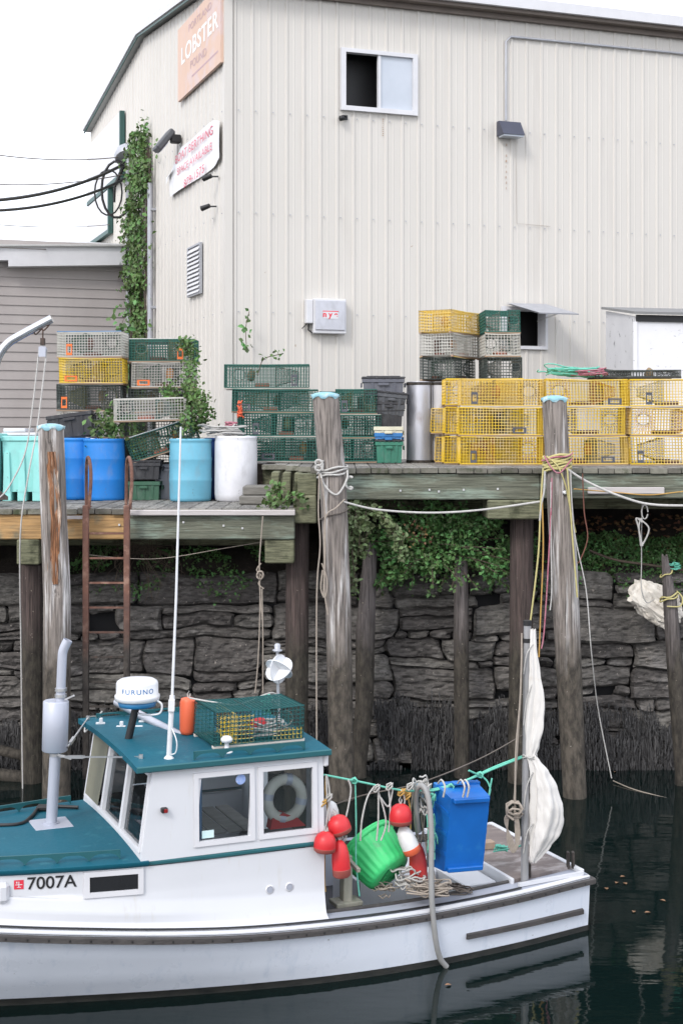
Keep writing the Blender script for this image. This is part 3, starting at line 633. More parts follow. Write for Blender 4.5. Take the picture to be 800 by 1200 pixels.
# power cables
kt, kz = ls(140, 205)
Ka = BF @ Vector((-.2, kt, kz))
for (y0, D0, xe, ye, De, r, sag, lab) in ((236, 24, 150, 190, 31.5, .035, .25, 'upper heavy black cable from the left edge to the lamp'), (246, 24, 150, 208, 31.5, .03, .25, 'lower heavy black cable from the left edge to the warehouse'),
        (172, 26, 150, 183, 31.5, .012, .15, 'topmost thin wire left of the warehouse'), (212, 26, 152, 203, 31.5, .012, .15, 'thin wire between topmost wire and heavy cables'),
        (257, 26, 132, 263, 33.5, .009, .1, 'thin pale wire below the heavy cables'), (283, 26, 125, 289, 34, .009, .1, 'lowest thin wire just above the low building roof')):
    a_ = wp(-60, y0, D0); b_ = wp(xe, ye, De); rope('power_cable', arc(a_, b_, sag), r, black if r > .02 else fascia, lab, 'cable', 'overhead cables left of the warehouse', sm=False)
mb = MB(); cc = wp(137, 222, 31.2)
mb.tube([cc + Vector((.33*math.cos(a*.35), 0, .62*math.sin(a*.35))) for a in range(19)], .03, 5); mb.tube([cc + Vector((-.2+.3*math.cos(a*.35), .1, .5*math.sin(a*.35)-.05)) for a in range(19)], .02, 5); mb.tube([wp(150, 190, 31.5), wp(140, 206, 31.3), wp(134, 220, 31.2)], .03, 5)
tag(mb.build('cable_coil', black), 'looped black cable coil hanging on the far gable wall', 'cable coil')

# ------------------------------------------------------------------ low grey building on the left
t_, _ = ls(155, 300)
o_ = BF @ Vector((-.02, t_, 0)); GB = Matrix.Translation((o_.x, o_.y, 0)) @ Matrix.Rotation(math.atan2(.34, .94), 4, 'Z')
gb = thing('low_clapboard_building', 'low grey clapboard building joined to the warehouse on the left', 'building', GB)
mb = MB(GB); GL = 12.0
ztop = lambda x: 8.36 + (x)*.045          # x negative to the left
z = 3.4; 
while z < 8.5:
    z2 = z + .2; x0 = -GL
    if z2 <= ztop(x0): pts = ((x0, 0),)
    mb.add([(-GL, -.028, z), (0, -.028, z), (0, -.004, z2), (-GL, -.004, z2), (-GL, 0, z), (0, 0, z)], [[0,1,2,3],[0,4,5,1]])
    z = z2
mb.build('clapboard_wall', vinyl, gb)
mb = MB(GB); mb.add([(-GL, -.35, ztop(-GL)-.12), (0, -.35, ztop(0)-.12), (0, -.35, ztop(0)+.16), (-GL, -.35, ztop(-GL)+.16), (-GL, -.0, ztop(-GL)-.12), (0, 0, ztop(0)-.12)], [[0,1,2,3],[0,4,5,1]])
mb.add([(-GL*.2-.3, -.37, ztop(-3)-.24), (-.1, -.37, ztop(0)-.24), (-.1, -.37, ztop(0)-.06), (-GL*.2-.3, -.37, ztop(-3)-.06), (-2.7, -.0, ztop(-3)-.24), (-.1, 0, ztop(0)-.24)], [[0,1,2,3],[0,4,5,1]]); mb.build('eave_board', trimw, gb)
mb = MB(GB); mb.add([(-GL-.2, -.42, ztop(-GL)+.16), (0, -.42, ztop(0)+.16), (0, 5, ztop(0)+.9), (-GL-.2, 5, ztop(-GL)+.9), (-GL-.2, -.42, ztop(-GL)+.20), (0, -.42, ztop(0)+.20), (0, 5, ztop(0)+.94), (-GL-.2, 5, ztop(-GL)+.94)], [[0,3,2,1],[4,5,6,7],[0,1,5,4],[0,4,7,3]]); mb.build('roof', roofm, gb)
mb = MB(GB); mb.quad((-GL, 0, 3.4), (-GL, 5, 3.4), (-GL, 5, ztop(-GL)+.8), (-GL, 0, ztop(-GL)+.1)); mb.quad((-GL, 5, 3.4), (0, 5, 3.4), (0, 5, ztop(0)+.85), (-GL, 5, ztop(-GL)+.85)); mb.build('side_wall', vinyl, gb)

# ------------------------------------------------------------------ white shed at right
sD = 21.9; s0 = wp(705, 362, sD)
SH = Matrix.Translation((wx(743, sD), sD, 0)) @ Matrix.Rotation(R(14), 4, 'Z')
sh = thing('white_shed', 'white painted plywood lean-to shed against the warehouse, at right edge', 'shed', SH)
zt = wz(371, sD); mb = MB(SH)
mb.box(0, 3.0, 0, .04, 4.0, zt); mb.build('front_panel', shedw, sh)
mb = MB(SH); mb.prism([(0, 0), (0, 0)], 0, 0) if False else None
vs = [(-.003, 0, 4.0), (-.003, 0, zt+.0), (.16, 1.4, zt+.20), (.16, 1.4, 4.0)]
mb.quad(*vs); mb.quad(*[(v[0]+.03, v[1], v[2]) for v in vs][::-1]); mb.build('side_panel', mat('shed_side_shaded_paint', (.56, .56, .575), (.50, .50, .515), 3, rough=.6, stain=(.2, .2, .21), sscale=7, sth=(.62, .68)), sh)  # greyer than the front panel: shade on this side is in its colour
mb = MB(SH); mb.add([(-.06, -.12, zt+.03), (3.1, -.12, zt+.03), (3.1, 1.45, zt+.235), (.10, 1.45, zt+.235), (-.06, -.12, zt+.07), (3.1, -.12, zt+.07), (3.1, 1.45, zt+.275), (.10, 1.45, zt+.275)], [[0,3,2,1],[4,5,6,7],[0,1,5,4],[0,4,7,3]]); mb.build('roof', mat('shed_roofing', (.22,.22,.22), rough=.8), sh)
mb = MB(SH); mb.box(.2, 3.0, .06, 1.3, 4.0, zt-.08); mb.build('inner_box', dark, sh)
mb = MB(SH); mb.box(.02, 3, -.03, -.002, zt-.075, zt+.028); mb.build('eave_shadow_strip', black, sh); mb = MB(SH); mb.box(-.03, .03, -.03, -.003, 4.0, zt-.08); mb.build('corner_board', shedw, sh)  # black strip paints the shadow line under the shed roof edge

# ------------------------------------------------------------------ pier decks
DU, DL = 4.04, 3.53                    # upper and lower deck heights
def planks(mb, me, x0, x1, y0, y1, z, y0f=None):
    x = x0
    while x < x1 - .05:
        w_ = random.uniform(.17, .23); xe = min(x + w_, x1); yy = (y0f(x) if y0f else y0) + random.uniform(-.02, .02); dz = random.uniform(-.006, .006)
        mb.box(x+.004, xe-.004, yy, y1, z-.07+dz, z+dz, .008)
        me.box(x+.006, xe-.006, yy-.004, yy-.001, z-.068+dz, z-.004+dz); x = xe
XL = wx(346, 17.8)                     # right end of lower deck front
lo = thing('lower_timber_pier', 'lower left timber pier deck with barrels on it', 'pier', (-4, 17.8, 3.0))
mb = MB(); me_ = MB(); planks(mb, me_, -10, XL, 17.8, 22.0, DL); mb.build('deck_planks', deckw, lo); me_.build('plank_ends', endw, lo)
zb1 = wz(632, 17.85)
mb = MB(); xa = wx(115, 17.85); mb.box(xa+.35, XL-.01, 17.83, 18.1, zb1, DL-.078, .012); mb.build('beam', beamw, lo)
mb = MB(); mb.box(-10, xa-.62, 17.83, 18.1, zb1, DL-.078, .012); mb.box(xa-.61, xa+.345, 17.84, 18.1, zb1, DL-.078, .012); o = mb.build('beam', beamglow, lo); o['label'] = 'tan length of beam near the ladder, warm light painted into its colour'
mb = MB(); mb.box(wx(152, 17.79), XL+.0, 17.74, 17.785, DL-.085, DL-.015, .008); mb.box(wx(72,17.75), wx(100,17.75), 17.74, 17.78, DL-.13, DL-.09); mb.build('edge_board', palew, lo)
mb = MB(); z_ = wz(659, 18.0); mb.box(wx(311, 18), XL-.015, 17.86, 18.6, z_, zb1-.004, .015); mb.box(wx(24, 18), wx(50, 18), 17.80, 18.6, wz(660, 18), zb1+.0, .015); mb.build('bearing_block', beamw2, lo)
mb = MB()
for x in [-9, -7.5, -6, -4.9, -3.8, -2.6, -1.5]: mb.box(x, x+.2, 18.11, 21.8, zb1+.05, DL-.078)
mb.box(-10, XL, 19.4, 19.7, zb1-.2, zb1+.04); mb.build('joist', beamw2, lo)
mb = MB()
for px, py in ((262, 616), (284, 619), (374/1, 0), (215, 612), (140, 615)):
    if py: mb.box(wx(px, 17.82)-.012, wx(px, 17.82)+.012, 17.815, 17.829, wz(py, 17.82)-.012, wz(py, 17.82)+.012)
mb.build('bolt_head', steel, lo)
up = thing('upper_timber_pier', 'upper timber pier deck carrying the yellow traps', 'pier', (2, 17.8, 3.4))
XU = wx(372, 17.9)
def uf(x):                               # the cut-off front corner at the left end
    x1_ = wx(372, 17.8); x0_ = wx(306, 19.6)
    if x > x1_: return 17.8
    return 17.8 + (x1_-x)/(x1_-x0_)*1.9
mb = MB(); me_ = MB(); planks(mb, me_, wx(306, 19.6), 10, 17.8, 22.2, DU, uf); mb.build('deck_planks', deckw, up); me_.build('plank_ends', endw, up)
zb2 = wz(585.5, 17.85)
mb = MB(); mb.box(XU+.02, wx(632, 17.85), 17.84, 18.1, zb2, DU-.078, .012); mb.box(wx(632, 17.85)+.004, 10, 17.84, 18.1, zb2+.015, DU-.078, .012); mb.build('beam', beamw, up)
mb = MB(); mb.box(wx(570, 17.9), wx(633, 17.9), 17.80, 18.5, wz(608, 17.9), zb2-.004, .015); mb.box(wx(344, 18.1), wx(371, 18.1), 17.88, 18.5, wz(612, 18.1), zb2+.05, .015); mb.build('bearing_block', beamw2, up)
mb = MB()
for px in (318, 332, 346, 360): mb.box(wx(px, 18.6), wx(px+9, 18.6), 18.6-(px-318)*.012, 19.2, DL+.0, DU-.078, .01)
mb.box(wx(349, 18.0), wx(371, 18.0), 17.95, 18.3, zb2+.052, DU-.08, .01)
for x in [0, 1.1, 2.2, 3.3, 4.4, 5.5, 7, 8.5]: mb.box(x, x+.2, 18.11, 21.8, zb2+.05, DU-.078)
mb.box(0, 10, 19.4, 19.7, zb2-.2, zb2+.04); mb.build('joist', beamw2, up)
mb = MB(); mb.quad((wx(308, 19.9), 19.9, DL), (XU, 19.3, DL-.3), (XU, 19.3, DU-.08), (wx(308, 19.9), 19.9, DU-.08)); mb.build('backing_board', beamw2, up)
mb = MB()
for px, py in ((469, 575), (503, 574), (543, 574), (583, 573), (514, 576), (690, 575), (735, 575)): mb.box(wx(px, 17.82)-.012, wx(px, 17.82)+.012, 17.825, 17.839, wz(py, 17.82)-.012, wz(py, 17.82)+.012)
mb.build('bolt_head', steel, up)
mb = MB(); mb.box(wx(688, 17.8), wx(778, 17.8), 17.79, 17.835, wz(579, 17.8), wz(571, 17.8), .01); tag(mb.build('loose_board', palew), 'weathered loose board nailed across the upper pier beam right of the piling', 'board')
# step block
mb = MB(); a = wx(282, 19); mb.box(a, wx(330, 19), 18.7, 19.3, DL+.001, DL+.115, .015); mb.box(a+.04, wx(325, 19), 18.8, 19.35, DL+.118, DL+.24, .015); tag(mb.build('step_blocks', mat('grey_step_wood', (.20,.19,.17), (.14,.135,.12), 4, (1,4,4), .9, .5)), 'two stacked grey timber step blocks right of the white barrel', 'step')

# ------------------------------------------------------------------ pilings
def piling(label, pts, D, rads, m, cap=False, group='round timber pilings', name='piling', n=20, jag=0, rot=None):
    """pts: (px,py) from top to bottom"""
    base = wp(*pts[-1], D); th = thing(name, label, 'piling', (base.x, D, 0), group)
    P = [wp(px, py, D) for px, py in pts] ; P.append(P[-1] + Vector((0, 0, -(P[-1].z) - .8)))
    rr = list(rads) + [rads[-1]]
    prof = []; vs = []; rings = []
    # resample
    Q = []; 
    for i in range(len(P)-1):
        k = max(2, int((P[i]-P[i+1]).length/.12))
        for j in range(k): t = j/k; Q.append((P[i].lerp(P[i+1], t), rr[i]*(1-t)+rr[i+1]*t))
    Q.append((P[-1], rr[-1])); mb = MB(); sd_ = random.uniform(0, 50)
    for q, (p, r) in enumerate(Q):
        for k in range(n*2):
            a = math.pi*k/n; f = 1 + .035*noise.noise(Vector((math.cos(a)*3, math.sin(a)*3, p.z*.5+sd_))) + .02*noise.noise(Vector((math.cos(a)*9, math.sin(a)*9, p.z*.3+sd_)))
            zz = p.z + (jag*noise.noise(Vector((math.cos(a)*2, math.sin(a)*2, sd_)))*1.6 if q == 0 else 0)
            if rot and rot[0] < p.z < rot[1] and abs(a - 4.75 - .15*math.sin(p.z*3)) < .30+.22*noise.noise(Vector((p.z*2.2, 5, a))) : f *= .80
            vs.append((p.x + math.cos(a)*r*f, p.y + math.sin(a)*r*f, zz))
    N = n*2; fsx = [[i*N+k, i*N+(k+1)%N, (i+1)*N+(k+1)%N, (i+1)*N+k] for i in range(len(Q)-1) for k in range(N)]
    mb.add(vs, fsx, True); mb.add(vs[:N], [list(range(N))])
    s_ = mb.build('shaft', m, th)
    p, r = Q[0]
    if cap:
        mb = MB(); vs = []
        prof = ((1.06, -.035), (1.09, -.01), (1.03, .008), (.75, .026), (.35, .038), (.02, .04))
        for rr_, z in prof:
            for k in range(24):
                a = 2*math.pi*k/24; f = 1 + (.04*math.sin(k*2.3) if z < 0 else 0); vs.append((p.x+math.cos(a)*r*rr_*f, p.y+math.sin(a)*r*rr_*f, p.z+z+(.02*math.sin(k*1.7) if z < 0 else 0)))
        mb.add(vs, [[i*24+k, i*24+(k+1)%24, (i+1)*24+(k+1)%24, (i+1)*24+k] for i in range(5) for k in range(24)], True); mb.build('cap', capm, th)
    return th, Q
pl, QL = piling('thick left piling with blue cap and rotten orange heartwood', [(60, 500), (63, 600), (67, 700), (66, 930)], 17.3, [.155, .155, .165, .17], pilem, True, rot=(2.6, 4.3))
mb = MB()
def rotf(a, b):
    z = 2.65 + 1.60*b; x = wx(63.5 + (1-b)*3.5 + 2*math.sin(z*4), 17.3); ang = R(-84 + (a-.5)*(52+30*noise.noise(Vector((z*2, 0, a*2))))); r = .148 + .03*noise.noise(Vector((a*7, z*4, 2)))
    return (x + math.cos(ang)*r, 17.3 + math.sin(ang)*r, z)
mb.grid(rotf, 14, 60, False); mb.build('rotten_core', rotw, pl)
piling('leaning grey centre piling with blue cap and white rope tied round it', [(381, 463), (390, 560), (396, 700), (400, 905)], 17.4, [.16, .165, .155, .155], pilem, True)
piling('grey right-hand piling with blue cap and yellow ropes wound round it', [(649, 467), (654, 560), (660, 660), (667, 800), (673, 932)], 17.5, [.15, .15, .165, .155, .145], pilem, True)
piling('dark post under the left end of lower pier, beside the rotten piling', [(37, 662), (38, 930)], 18.25, [.14, .14], pilemd, group='dark posts under the pier')
piling('dark reddish post where the two pier decks meet', [(349, 605), (347, 880)], 18.25, [.145, .15], pilemd, group='dark posts under the pier')
piling('dark reddish post left of the rope-wound right piling', [(611, 608), (609, 890)], 18.25, [.145, .155], pilemd, group='dark posts under the pier')
piling('leaning thin broken piling partly behind the hanging vine', [(434, 640), (428, 740), (427, 820), (420, 900)], 18.5, [.085, .125, .12, .10], pileth, group='thin old pilings', jag=.1)
piling('thin broken piling below the leafy bush', [(540, 655), (540, 740), (541, 900)], 18.5, [.085, .10, .10], pileth, group='thin old pilings', jag=.08)
piling('thin pointed piling at right edge with rope loops round its head', [(778, 652), (784, 700), (790, 780), (799, 905)], 18.1, [.04, .085, .10, .095], pileth, group='thin old pilings', jag=.05)
# stub timbers at left
for (a_, b_, r_, lab) in (((-30, 872, 18.5), (30, 886, 18.4), .07, 'horizontal sunken timber at left edge beside the dark post'), ((-30, 905, 18.4), (34, 912, 18.3), .09, 'lowest sunken timber at left edge')):
    mb = MB(); mb.tube([wp(*a_), wp(*b_)], r_, 8); tag(mb.build('sunken_timber', pileth), lab, 'timber', 'sunken timbers')

# ------------------------------------------------------------------ ladder
ld = thing('rusty_ladder', 'rusty steel ladder with hooped handrails on the lower pier edge', 'ladder', (wx(125, 17.6), 17.6, 0))
xl, xr = wx(101, 17.6), wx(149, 17.6)
for x in (xl, xr):
    mb = MB(); mb.box(x-.035, x+.035, 17.55, 17.64, 0.2, DL+.05, .006); mb.build('rail', rust, ld)
    mb = MB(); pts = [(x+.035, 17.6, DL+.0), (x+.06, 17.6, DL+.35), (x+.045, 17.64, DL+.55), (x, 17.75, DL+.64), (x-.05, 17.92, DL+.55), (x-.075, 18.05, DL+.3), (x-.085, 18.1, DL+.0)]
    mb.tube(smooth_pts(pts), .022, 8); mb.box(x-.11, x-.02, 18.04, 18.16, DL, DL+.012); mb.build('hoop', rust, ld)
z = wz(625, 17.6)
while z > .35:
    mb = MB(); mb.bar((xl, 17.6, z), (xr, 17.6, z), .024); mb.build('rung', rust, ld); z -= 29/F*17.6

# ------------------------------------------------------------------ lobster traps
def net_patch(mb, a, b, c, d, nu, nv, t=.003):
    a, b, c, d = map(Vector, (a, b, c, d)); P = lambda u, v: (a*(1-u)+b*u)*(1-v) + (d*(1-u)+c*u)*v
    for i in range(nu):
        for j in range(nv):
            u0, u1, v0, v1 = i/nu, (i+1)/nu, j/nv, (j+1)/nv
            mb.bar(P(u0, v0), P(u1, v1), t); mb.bar(P(u1, v0), P(u0, v1), t)
def trap(label, group, pos, L, W_, H_, rz=0, wire=wg, net=netg, style=0, runner=runm, brick=brickm, vent=None, pitch=.040, t=.0064, tilt=(0, 0), name='lobster_trap', seed=0, edge=None):
    M_ = Matrix.Translation(pos) @ Matrix.Rotation(rz, 4, 'Z') @ Matrix.Rotation(tilt[0], 4, 'X') @ Matrix.Rotation(tilt[1], 4, 'Y')
    th = thing(name, label, 'lobster trap', M_, group)
    x0, x1, y0, y1, z0, z1 = -L/2, L/2, -W_/2, W_/2, .028, H_
    rnd = random.Random(seed*7+3)
    nx, ny, nz = max(2, round(L/pitch)), max(2, round(W_/pitch)), max(2, round((H_-.03)/pitch))
    X = [x0+L*i/nx for i in range(nx+1)]; Y = [y0+W_*i/ny for i in range(ny+1)]; Z = [z0+(z1-z0)*i/nz for i in range(nz+1)]
    sag = rnd.uniform(.002, .014)
    def S(p):                               # slightly bent mesh
        return (p[0] + sag*.6*math.sin(p[2]*9+seed), p[1], p[2] - (sag*math.sin((p[0]-x0)/L*math.pi) if p[2] > z1-.01 else 0))
    mb = MB(M_)
    for x in X:
        for y in (y0, y1): mb.bar(S((x, y, z0)), S((x, y, z1)), t)
        for z in (z0, z1): mb.bar(S((x, y0, z)), S((x, y1, z)), t)
    for y in Y:
        for z in (z0, z1): mb.bar(S((x0, y, z)), S(((x0+x1)/2, y, z)), t); mb.bar(S(((x0+x1)/2, y, z)), S((x1, y, z)), t)
        for x in (x0, x1): mb.bar(S((x, y, z0)), S((x, y, z1)), t)
    for z in Z:
        for y in (y0, y1): mb.bar(S((x0, y, z)), S(((x0+x1)/2, y, z)), t); mb.bar(S(((x0+x1)/2, y, z)), S((x1, y, z)), t)
        for x in (x0, x1): mb.bar(S((x, y0, z)), S((x, y1, z)), t)
    for z in (z0, z1):
        for y in (y0, y1): mb.bar(S((x0, y, z)), S(((x0+x1)/2, y, z)), t*1.7); mb.bar(S(((x0+x1)/2, y, z)), S((x1, y, z)), t*1.7)
    mb.build('wire_cage', wire, th)
    if edge:
        mb = MB(M_); mb.tube([(x0, y0, z1+.004), (x1, y0, z1+.004)], .008, 5); mb.tube([(x0, y1, z1+.004), (x1, y1, z1+.004)], .008, 5); mb.build('edge_binding', edge, th)
    for y in (y0+.02, y1-.02):
        mb = MB(M_); mb.box(x0-.01, x1+.01, y-.018, y+.018, 0, .026, .004); mb.build('runner', runner, th)
    mb = MB(M_); xd = x0 + L*(.42 if style % 2 == 0 else .6)       # divider and funnel
    net_patch(mb, (xd, y0+.01, z0), (xd, y1-.01, z0), (xd, y1-.01, z1), (xd, y0+.01, z1), 9, 7)
    sx = -1 if style % 2 == 0 else 1; xe = xd + sx*L*.28; zc = (z0+z1)/2
    q = [(xd, y0+.02, z0+.02), (xd, y1-.02, z0+.02), (xd, y1-.02, z1-.02), (xd, y0+.02, z1-.02)]; r_ = [(xe, -.08, zc-.04), (xe, .08, zc-.04), (xe, .08, zc+.07), (xe, -.08, zc+.07)]
    for i in range(4): net_patch(mb, q[i], q[(i+1)%4], r_[(i+1)%4], r_[i], 8, 7)
    mb.build('net_funnel', net, th)
    # side entrance: ring held behind a netted square
    xa = x1 - L*.30 if style % 2 == 0 else x0 + L*.04; xb = xa + L*.26; cx_ = (xa+xb)/2; zr = zc+.02; rr = min(.075, H_*.22)
    mb = MB(M_); mb.tube([(cx_+rr*1.15*math.cos(a*.3927), y0+.10, zr+rr*math.sin(a*.3927)) for a in range(16)], .007, 5, closed=True); mb.build('entrance_ring', netw if wire is not wwh else netk, th)
    mb = MB(M_); n_ = 24
    for k in range(n_):
        a = 2*math.pi*k/n_; sq = 1/max(abs(math.cos(a)), abs(math.sin(a)))
        ox, oz = cx_ + (xb-xa)/2*math.cos(a)*sq, zc + (z1-z0)/2*.95*math.sin(a)*sq
        a2 = 2*math.pi*(k+2.5)/n_
        for aa in (a, a2): mb.bar((ox, y0+.006, oz), (cx_+rr*1.15*math.cos(aa), y0+.10, zr+rr*math.sin(aa)), .0035)
    mb.build('entrance_net', net, th)
    if brick:
        mb = MB(M_); bx = x0 + L*rnd.uniform(.4, .6); mb.box(bx-.10, bx+.10, y0+.03, y0+.12, z0+.005, z0+.055, .006); mb.box(bx-.12, bx+.08, y1-.13, y1-.04, z0+.005, z0+.055, .006); mb.build('ballast_brick', brick, th)
    if L > .8 and seed % 3 != 1 and wire is not wteal:
        bb = MB(M_ @ Matrix.Translation((x0+L*rnd.uniform(.3, .7), rnd.uniform(-.1, .1), z0+(z1-z0)*.55))); bb.lathe([(.01, -.09), (.05, -.07), (.06, 0), (.045, .06), (.012, .09)], 9, wob=lambda k, n, z: 1+.2*math.sin(k*2.1+z*30)); bb.build('bait_bag', rnd.choice([brickd, neto, nett, nety]), th)
        if seed % 2: bb = MB(M_); xx = x0+L*rnd.uniform(.5, .8); bb.box(xx-.09, xx+.09, y1-.05, y1-.03, z0+.02, z1-.05); bb.build('kitchen_panel', rnd.choice([brickd, netk, ventk, neto]), th)
    if vent:
        mb = MB(M_); vx = x0 + L*rnd.uniform(.1, .25) if style % 2 == 0 else x1 - L*rnd.uniform(.15, .3)
        w2, h2 = (.075, .025) if seed % 2 else (.026, .065)
        zc2 = z0 + h2 + .03
        mb.panel((vx-w2-.016, y0-.008, zc2-h2-.016), (vx+w2+.016, y0-.008, zc2-h2-.016), (vx+w2+.016, y0-.008, zc2+h2+.016), (vx-w2-.016, y0-.008, zc2+h2+.016), .01, [(.17, .83, .22, .78)]); mb.build('escape_vent', vent, th)
    return th
def trap_px(label, group, x0, x1, yt, yb, D, W_=.53, **k):
    L = (x1-x0)/F*D; k['rz'] = k.get('rz', 0) + R(random.uniform(-1.6, 1.6)); k.setdefault('tilt', (0, R(random.uniform(-.5, .5)))); x0 += random.uniform(-.8, .8); x1 += random.uniform(-.8, .8); return trap(label, group, (wx((x0+x1)/2, D), D + W_/2, wz(yb, D)), L, W_, (yb-yt)/F*D - .004, **k)

# left stack A (behind blue barrels) and B
gA = 'weathered traps stacked at left'
DA = 20.4
spec = [(68, 144, 388.5, 419.5, wwh, netg, vento, 'pale wire trap with blue top edge, topmost of the far left stack', wbl), (69, 143, 419.5, 450.5, wy, netk, vento, 'yellow wire trap, second from the top of the far left stack', None),
        (66, 140, 450.5, 482, wdk, neto, vento, 'dark wire trap with orange vent, third from the top of the far left stack', None), (68, 141, 482, 513.5, wwh, netg, None, 'pale trap mostly hidden behind the black tote and the leaves', None)]
for i, (a, b, c, d_, wm, nm, vm, lab, ed) in enumerate(spec): trap_px(lab, gA, a, b, c, d_, DA, wire=wm, net=nm, vent=vm, style=1 if i == 3 else 0, brick=brickd, seed=i, edge=ed, rz=R((i*37 % 5)-2))
for i, (a, b, c, d_, wm, nm, vm, lab) in enumerate([(152, 228, 397, 424.5, wg, neto, vento, 'green trap with pale rim and orange vents, topmost beside the vine'), (154, 227, 424.5, 455, wwh, netg, vento, 'pale trap with orange vent, second below the vine-covered green trap'),
        (150, 224, 455, 484, wdk, neto, None, 'dark trap behind the crooked pale one in the vine'), (146, 222, 484, 513, wdk, netg, None, 'dark green trap at the bottom in the vine leaves')]):
    trap_px(lab, gA, a, b, c, d_, DA+.15, wire=wm, net=nm, vent=vm, style=1 if i in (0,) else 0, brick=brickd, seed=i+4, edge=ropew if i == 0 else None, rz=R(2*(i % 2)-1))
for i, (a, b) in enumerate(((66, 142), (146, 222))):
    trap_px('mossy bottom trap of the %s, hidden behind barrels' % ('far left stack' if i == 0 else 'vine-covered stack'), gA, a, b, 513.5, 545, DA+.1, wire=wdk, net=netg, seed=20+i, brick=None)
    mb = MB(); D_ = DA+.1; mb.box(wx(a, D_), wx(b, D_), D_, D_+.55, DL+.001, wz(545.5, D_)); tag(mb.build('wooden_base', deckw), 'grey timber base under the %s' % ('far left trap stack' if i == 0 else 'vine-covered trap stack'), 'base')
trap_px('crooked pale trap with green head sticking out in front of the vine', gA, 134, 216, 467, 494, 19.7, wire=wwh, net=wg, style=1, brick=brickm, seed=12, tilt=(0, R(-1.5)), edge=wwh)
trap('leaning green trap with pale bar, tilted behind the light blue barrel', gA, (wx(195, 20.0), 20.10, wz(531, 20.0)), .98, .30, .36, 0, wire=wg, net=neto, style=0, brick=brickm, seed=14, tilt=(0, R(-18)), edge=whitep)
# second row behind the left and middle stacks
for i, (a, b, c, d_) in enumerate([(70, 146, 392, 419.5), (70, 144, 419.5, 450.5), (68, 142, 450.5, 482), (150, 226, 400, 426), (152, 225, 426, 455), (150, 222, 455, 484)]):
    trap_px('dim trap in the hidden second row, %s behind the %s' % (['top one', 'second one', 'third one'][i % 3], 'far left stack' if i < 3 else 'vine-covered stack'), gA, a, b, c, d_, DA+.75, wire=wdk, net=netg, style=i, brick=None, seed=100+i, t=.0075)
# middle green stack
gM = 'green traps stacked in the middle'; DM = 20.15
z4 = wz(543, DM)
for i, (a, b, c, d_, lab, st) in enumerate([(263, 362, 427, 456, 'green trap overhanging at the top of the middle stack', 1), (272, 372, 456, 484, 'green trap second from top in middle stack, left of the piling', 0), (279, 379, 484, 512.5, 'green trap third from top in middle stack, left of the piling', 0), (290, 390, 512.5, 542, 'bottom green trap of middle stack, left of the piling', 0)]):
    trap_px(lab, gM, a, b, c, d_, DM, wire=wg, net=[netw, neto, wg, netg][i], style=st, brick=brickm, seed=30+i, vent=ventk, rz=R([2, 0, -1, 0][i]), runner=runw if i in (0, 2, 3) else runm, t=.0082)
for i, (a, b, c, d_, lab) in enumerate([(393, 441, 456, 486, 'green trap end with pink tag, right of the centre piling, topmost'), (398, 447, 486, 514, 'green trap end with white lashing, right of centre piling, middle'), (394, 440, 514, 542.5, 'green trap end right of centre piling, lowest')]):
    trap_px(lab, gM, a, b, c, d_, DM, W_=.9, wire=wg, net=neto if i == 0 else wg, style=i, brick=brickd if i == 0 else None, seed=36+i, vent=ventk if i == 0 else None, edge=None if i != 1 else netw, t=.0075)
for i, (a, b, c, d_) in enumerate([(276, 360, 458, 484), (283, 366, 484, 512), (292, 372, 512, 540), (374, 440, 459, 484), (374, 440, 486, 512), (376, 440, 514, 540)]):
    trap_px('green trap in the second row, %s behind the %s part of the middle stack' % (['top one', 'middle one', 'bottom one'][i % 3], 'left' if i < 3 else 'right'), gM, a, b, c, d_, DM+(.6 if i < 3 else .98), wire=wg, net=[netg, neto, netg][i % 3], style=i+1, brick=None, seed=110+i, t=.0075)
# yellow traps
gY = 'yellow traps stacked on the upper pier'; DY = 19.0
rowsy = [(444, 477.5), (477.5, 511.5), (511.5, 546)]
cols = [('left', (540, 636)), ('middle', (639, 735)), ('right', (738, 834))]
for r_, (yt, yb) in enumerate(rowsy):
    for c_, (cn, (a, b)) in enumerate(cols):
        off = [(0, 0, 0), (2, 3, 0), (1, 0, 0)][r_][c_] * -1
        rn = ['top', 'middle row', 'bottom row'][r_]
        trap_px('yellow trap, %s of the %s column of front yellow traps' % (rn, cn), gY, a+off, b+off, yt, yb, DY, wire=(wy if (r_+c_) % 3 != 0 else wy2), net=[nett, nety, netw][(r_*2+c_) % 3], style=1 if (r_+c_) % 2 else 0, vent=ventk, brick=brickd if c_ else None, seed=50+r_*3+c_, pitch=.0400, rz=R([.9, -.8, .6][(r_+c_) % 3]), runner=runm if r_ else runw, t=.0068)
for r_, (yt, yb) in enumerate(rowsy):
    rn = ['top', 'middle', 'bottom'][r_]
    trap_px('bright yellow trap, %s one of the second row seen left of the front column' % rn, gY, [521, 521, 521][r_], [612, 612, 612][r_], yt-.5, yb-1.5, DY+.6, wire=wy, net=wy, style=1, brick=None, vent=None, seed=60+r_, pitch=.041, t=.0075)
for r_, (yt, yb) in list(enumerate(rowsy))[1:]:
    rn = ['', 'upper', 'lower'][r_]
    trap_px('%s of two yellow traps at far left of the yellow pile, beside the metal tank' % rn, gY, [0, 506, 511][r_], [0, 560, 560][r_], yt-.5+1, yb-3, DY+1.16, wire=[None, wy, wy2][r_], net=wy, style=1, brick=None, seed=66+r_, pitch=.041, t=.0075)
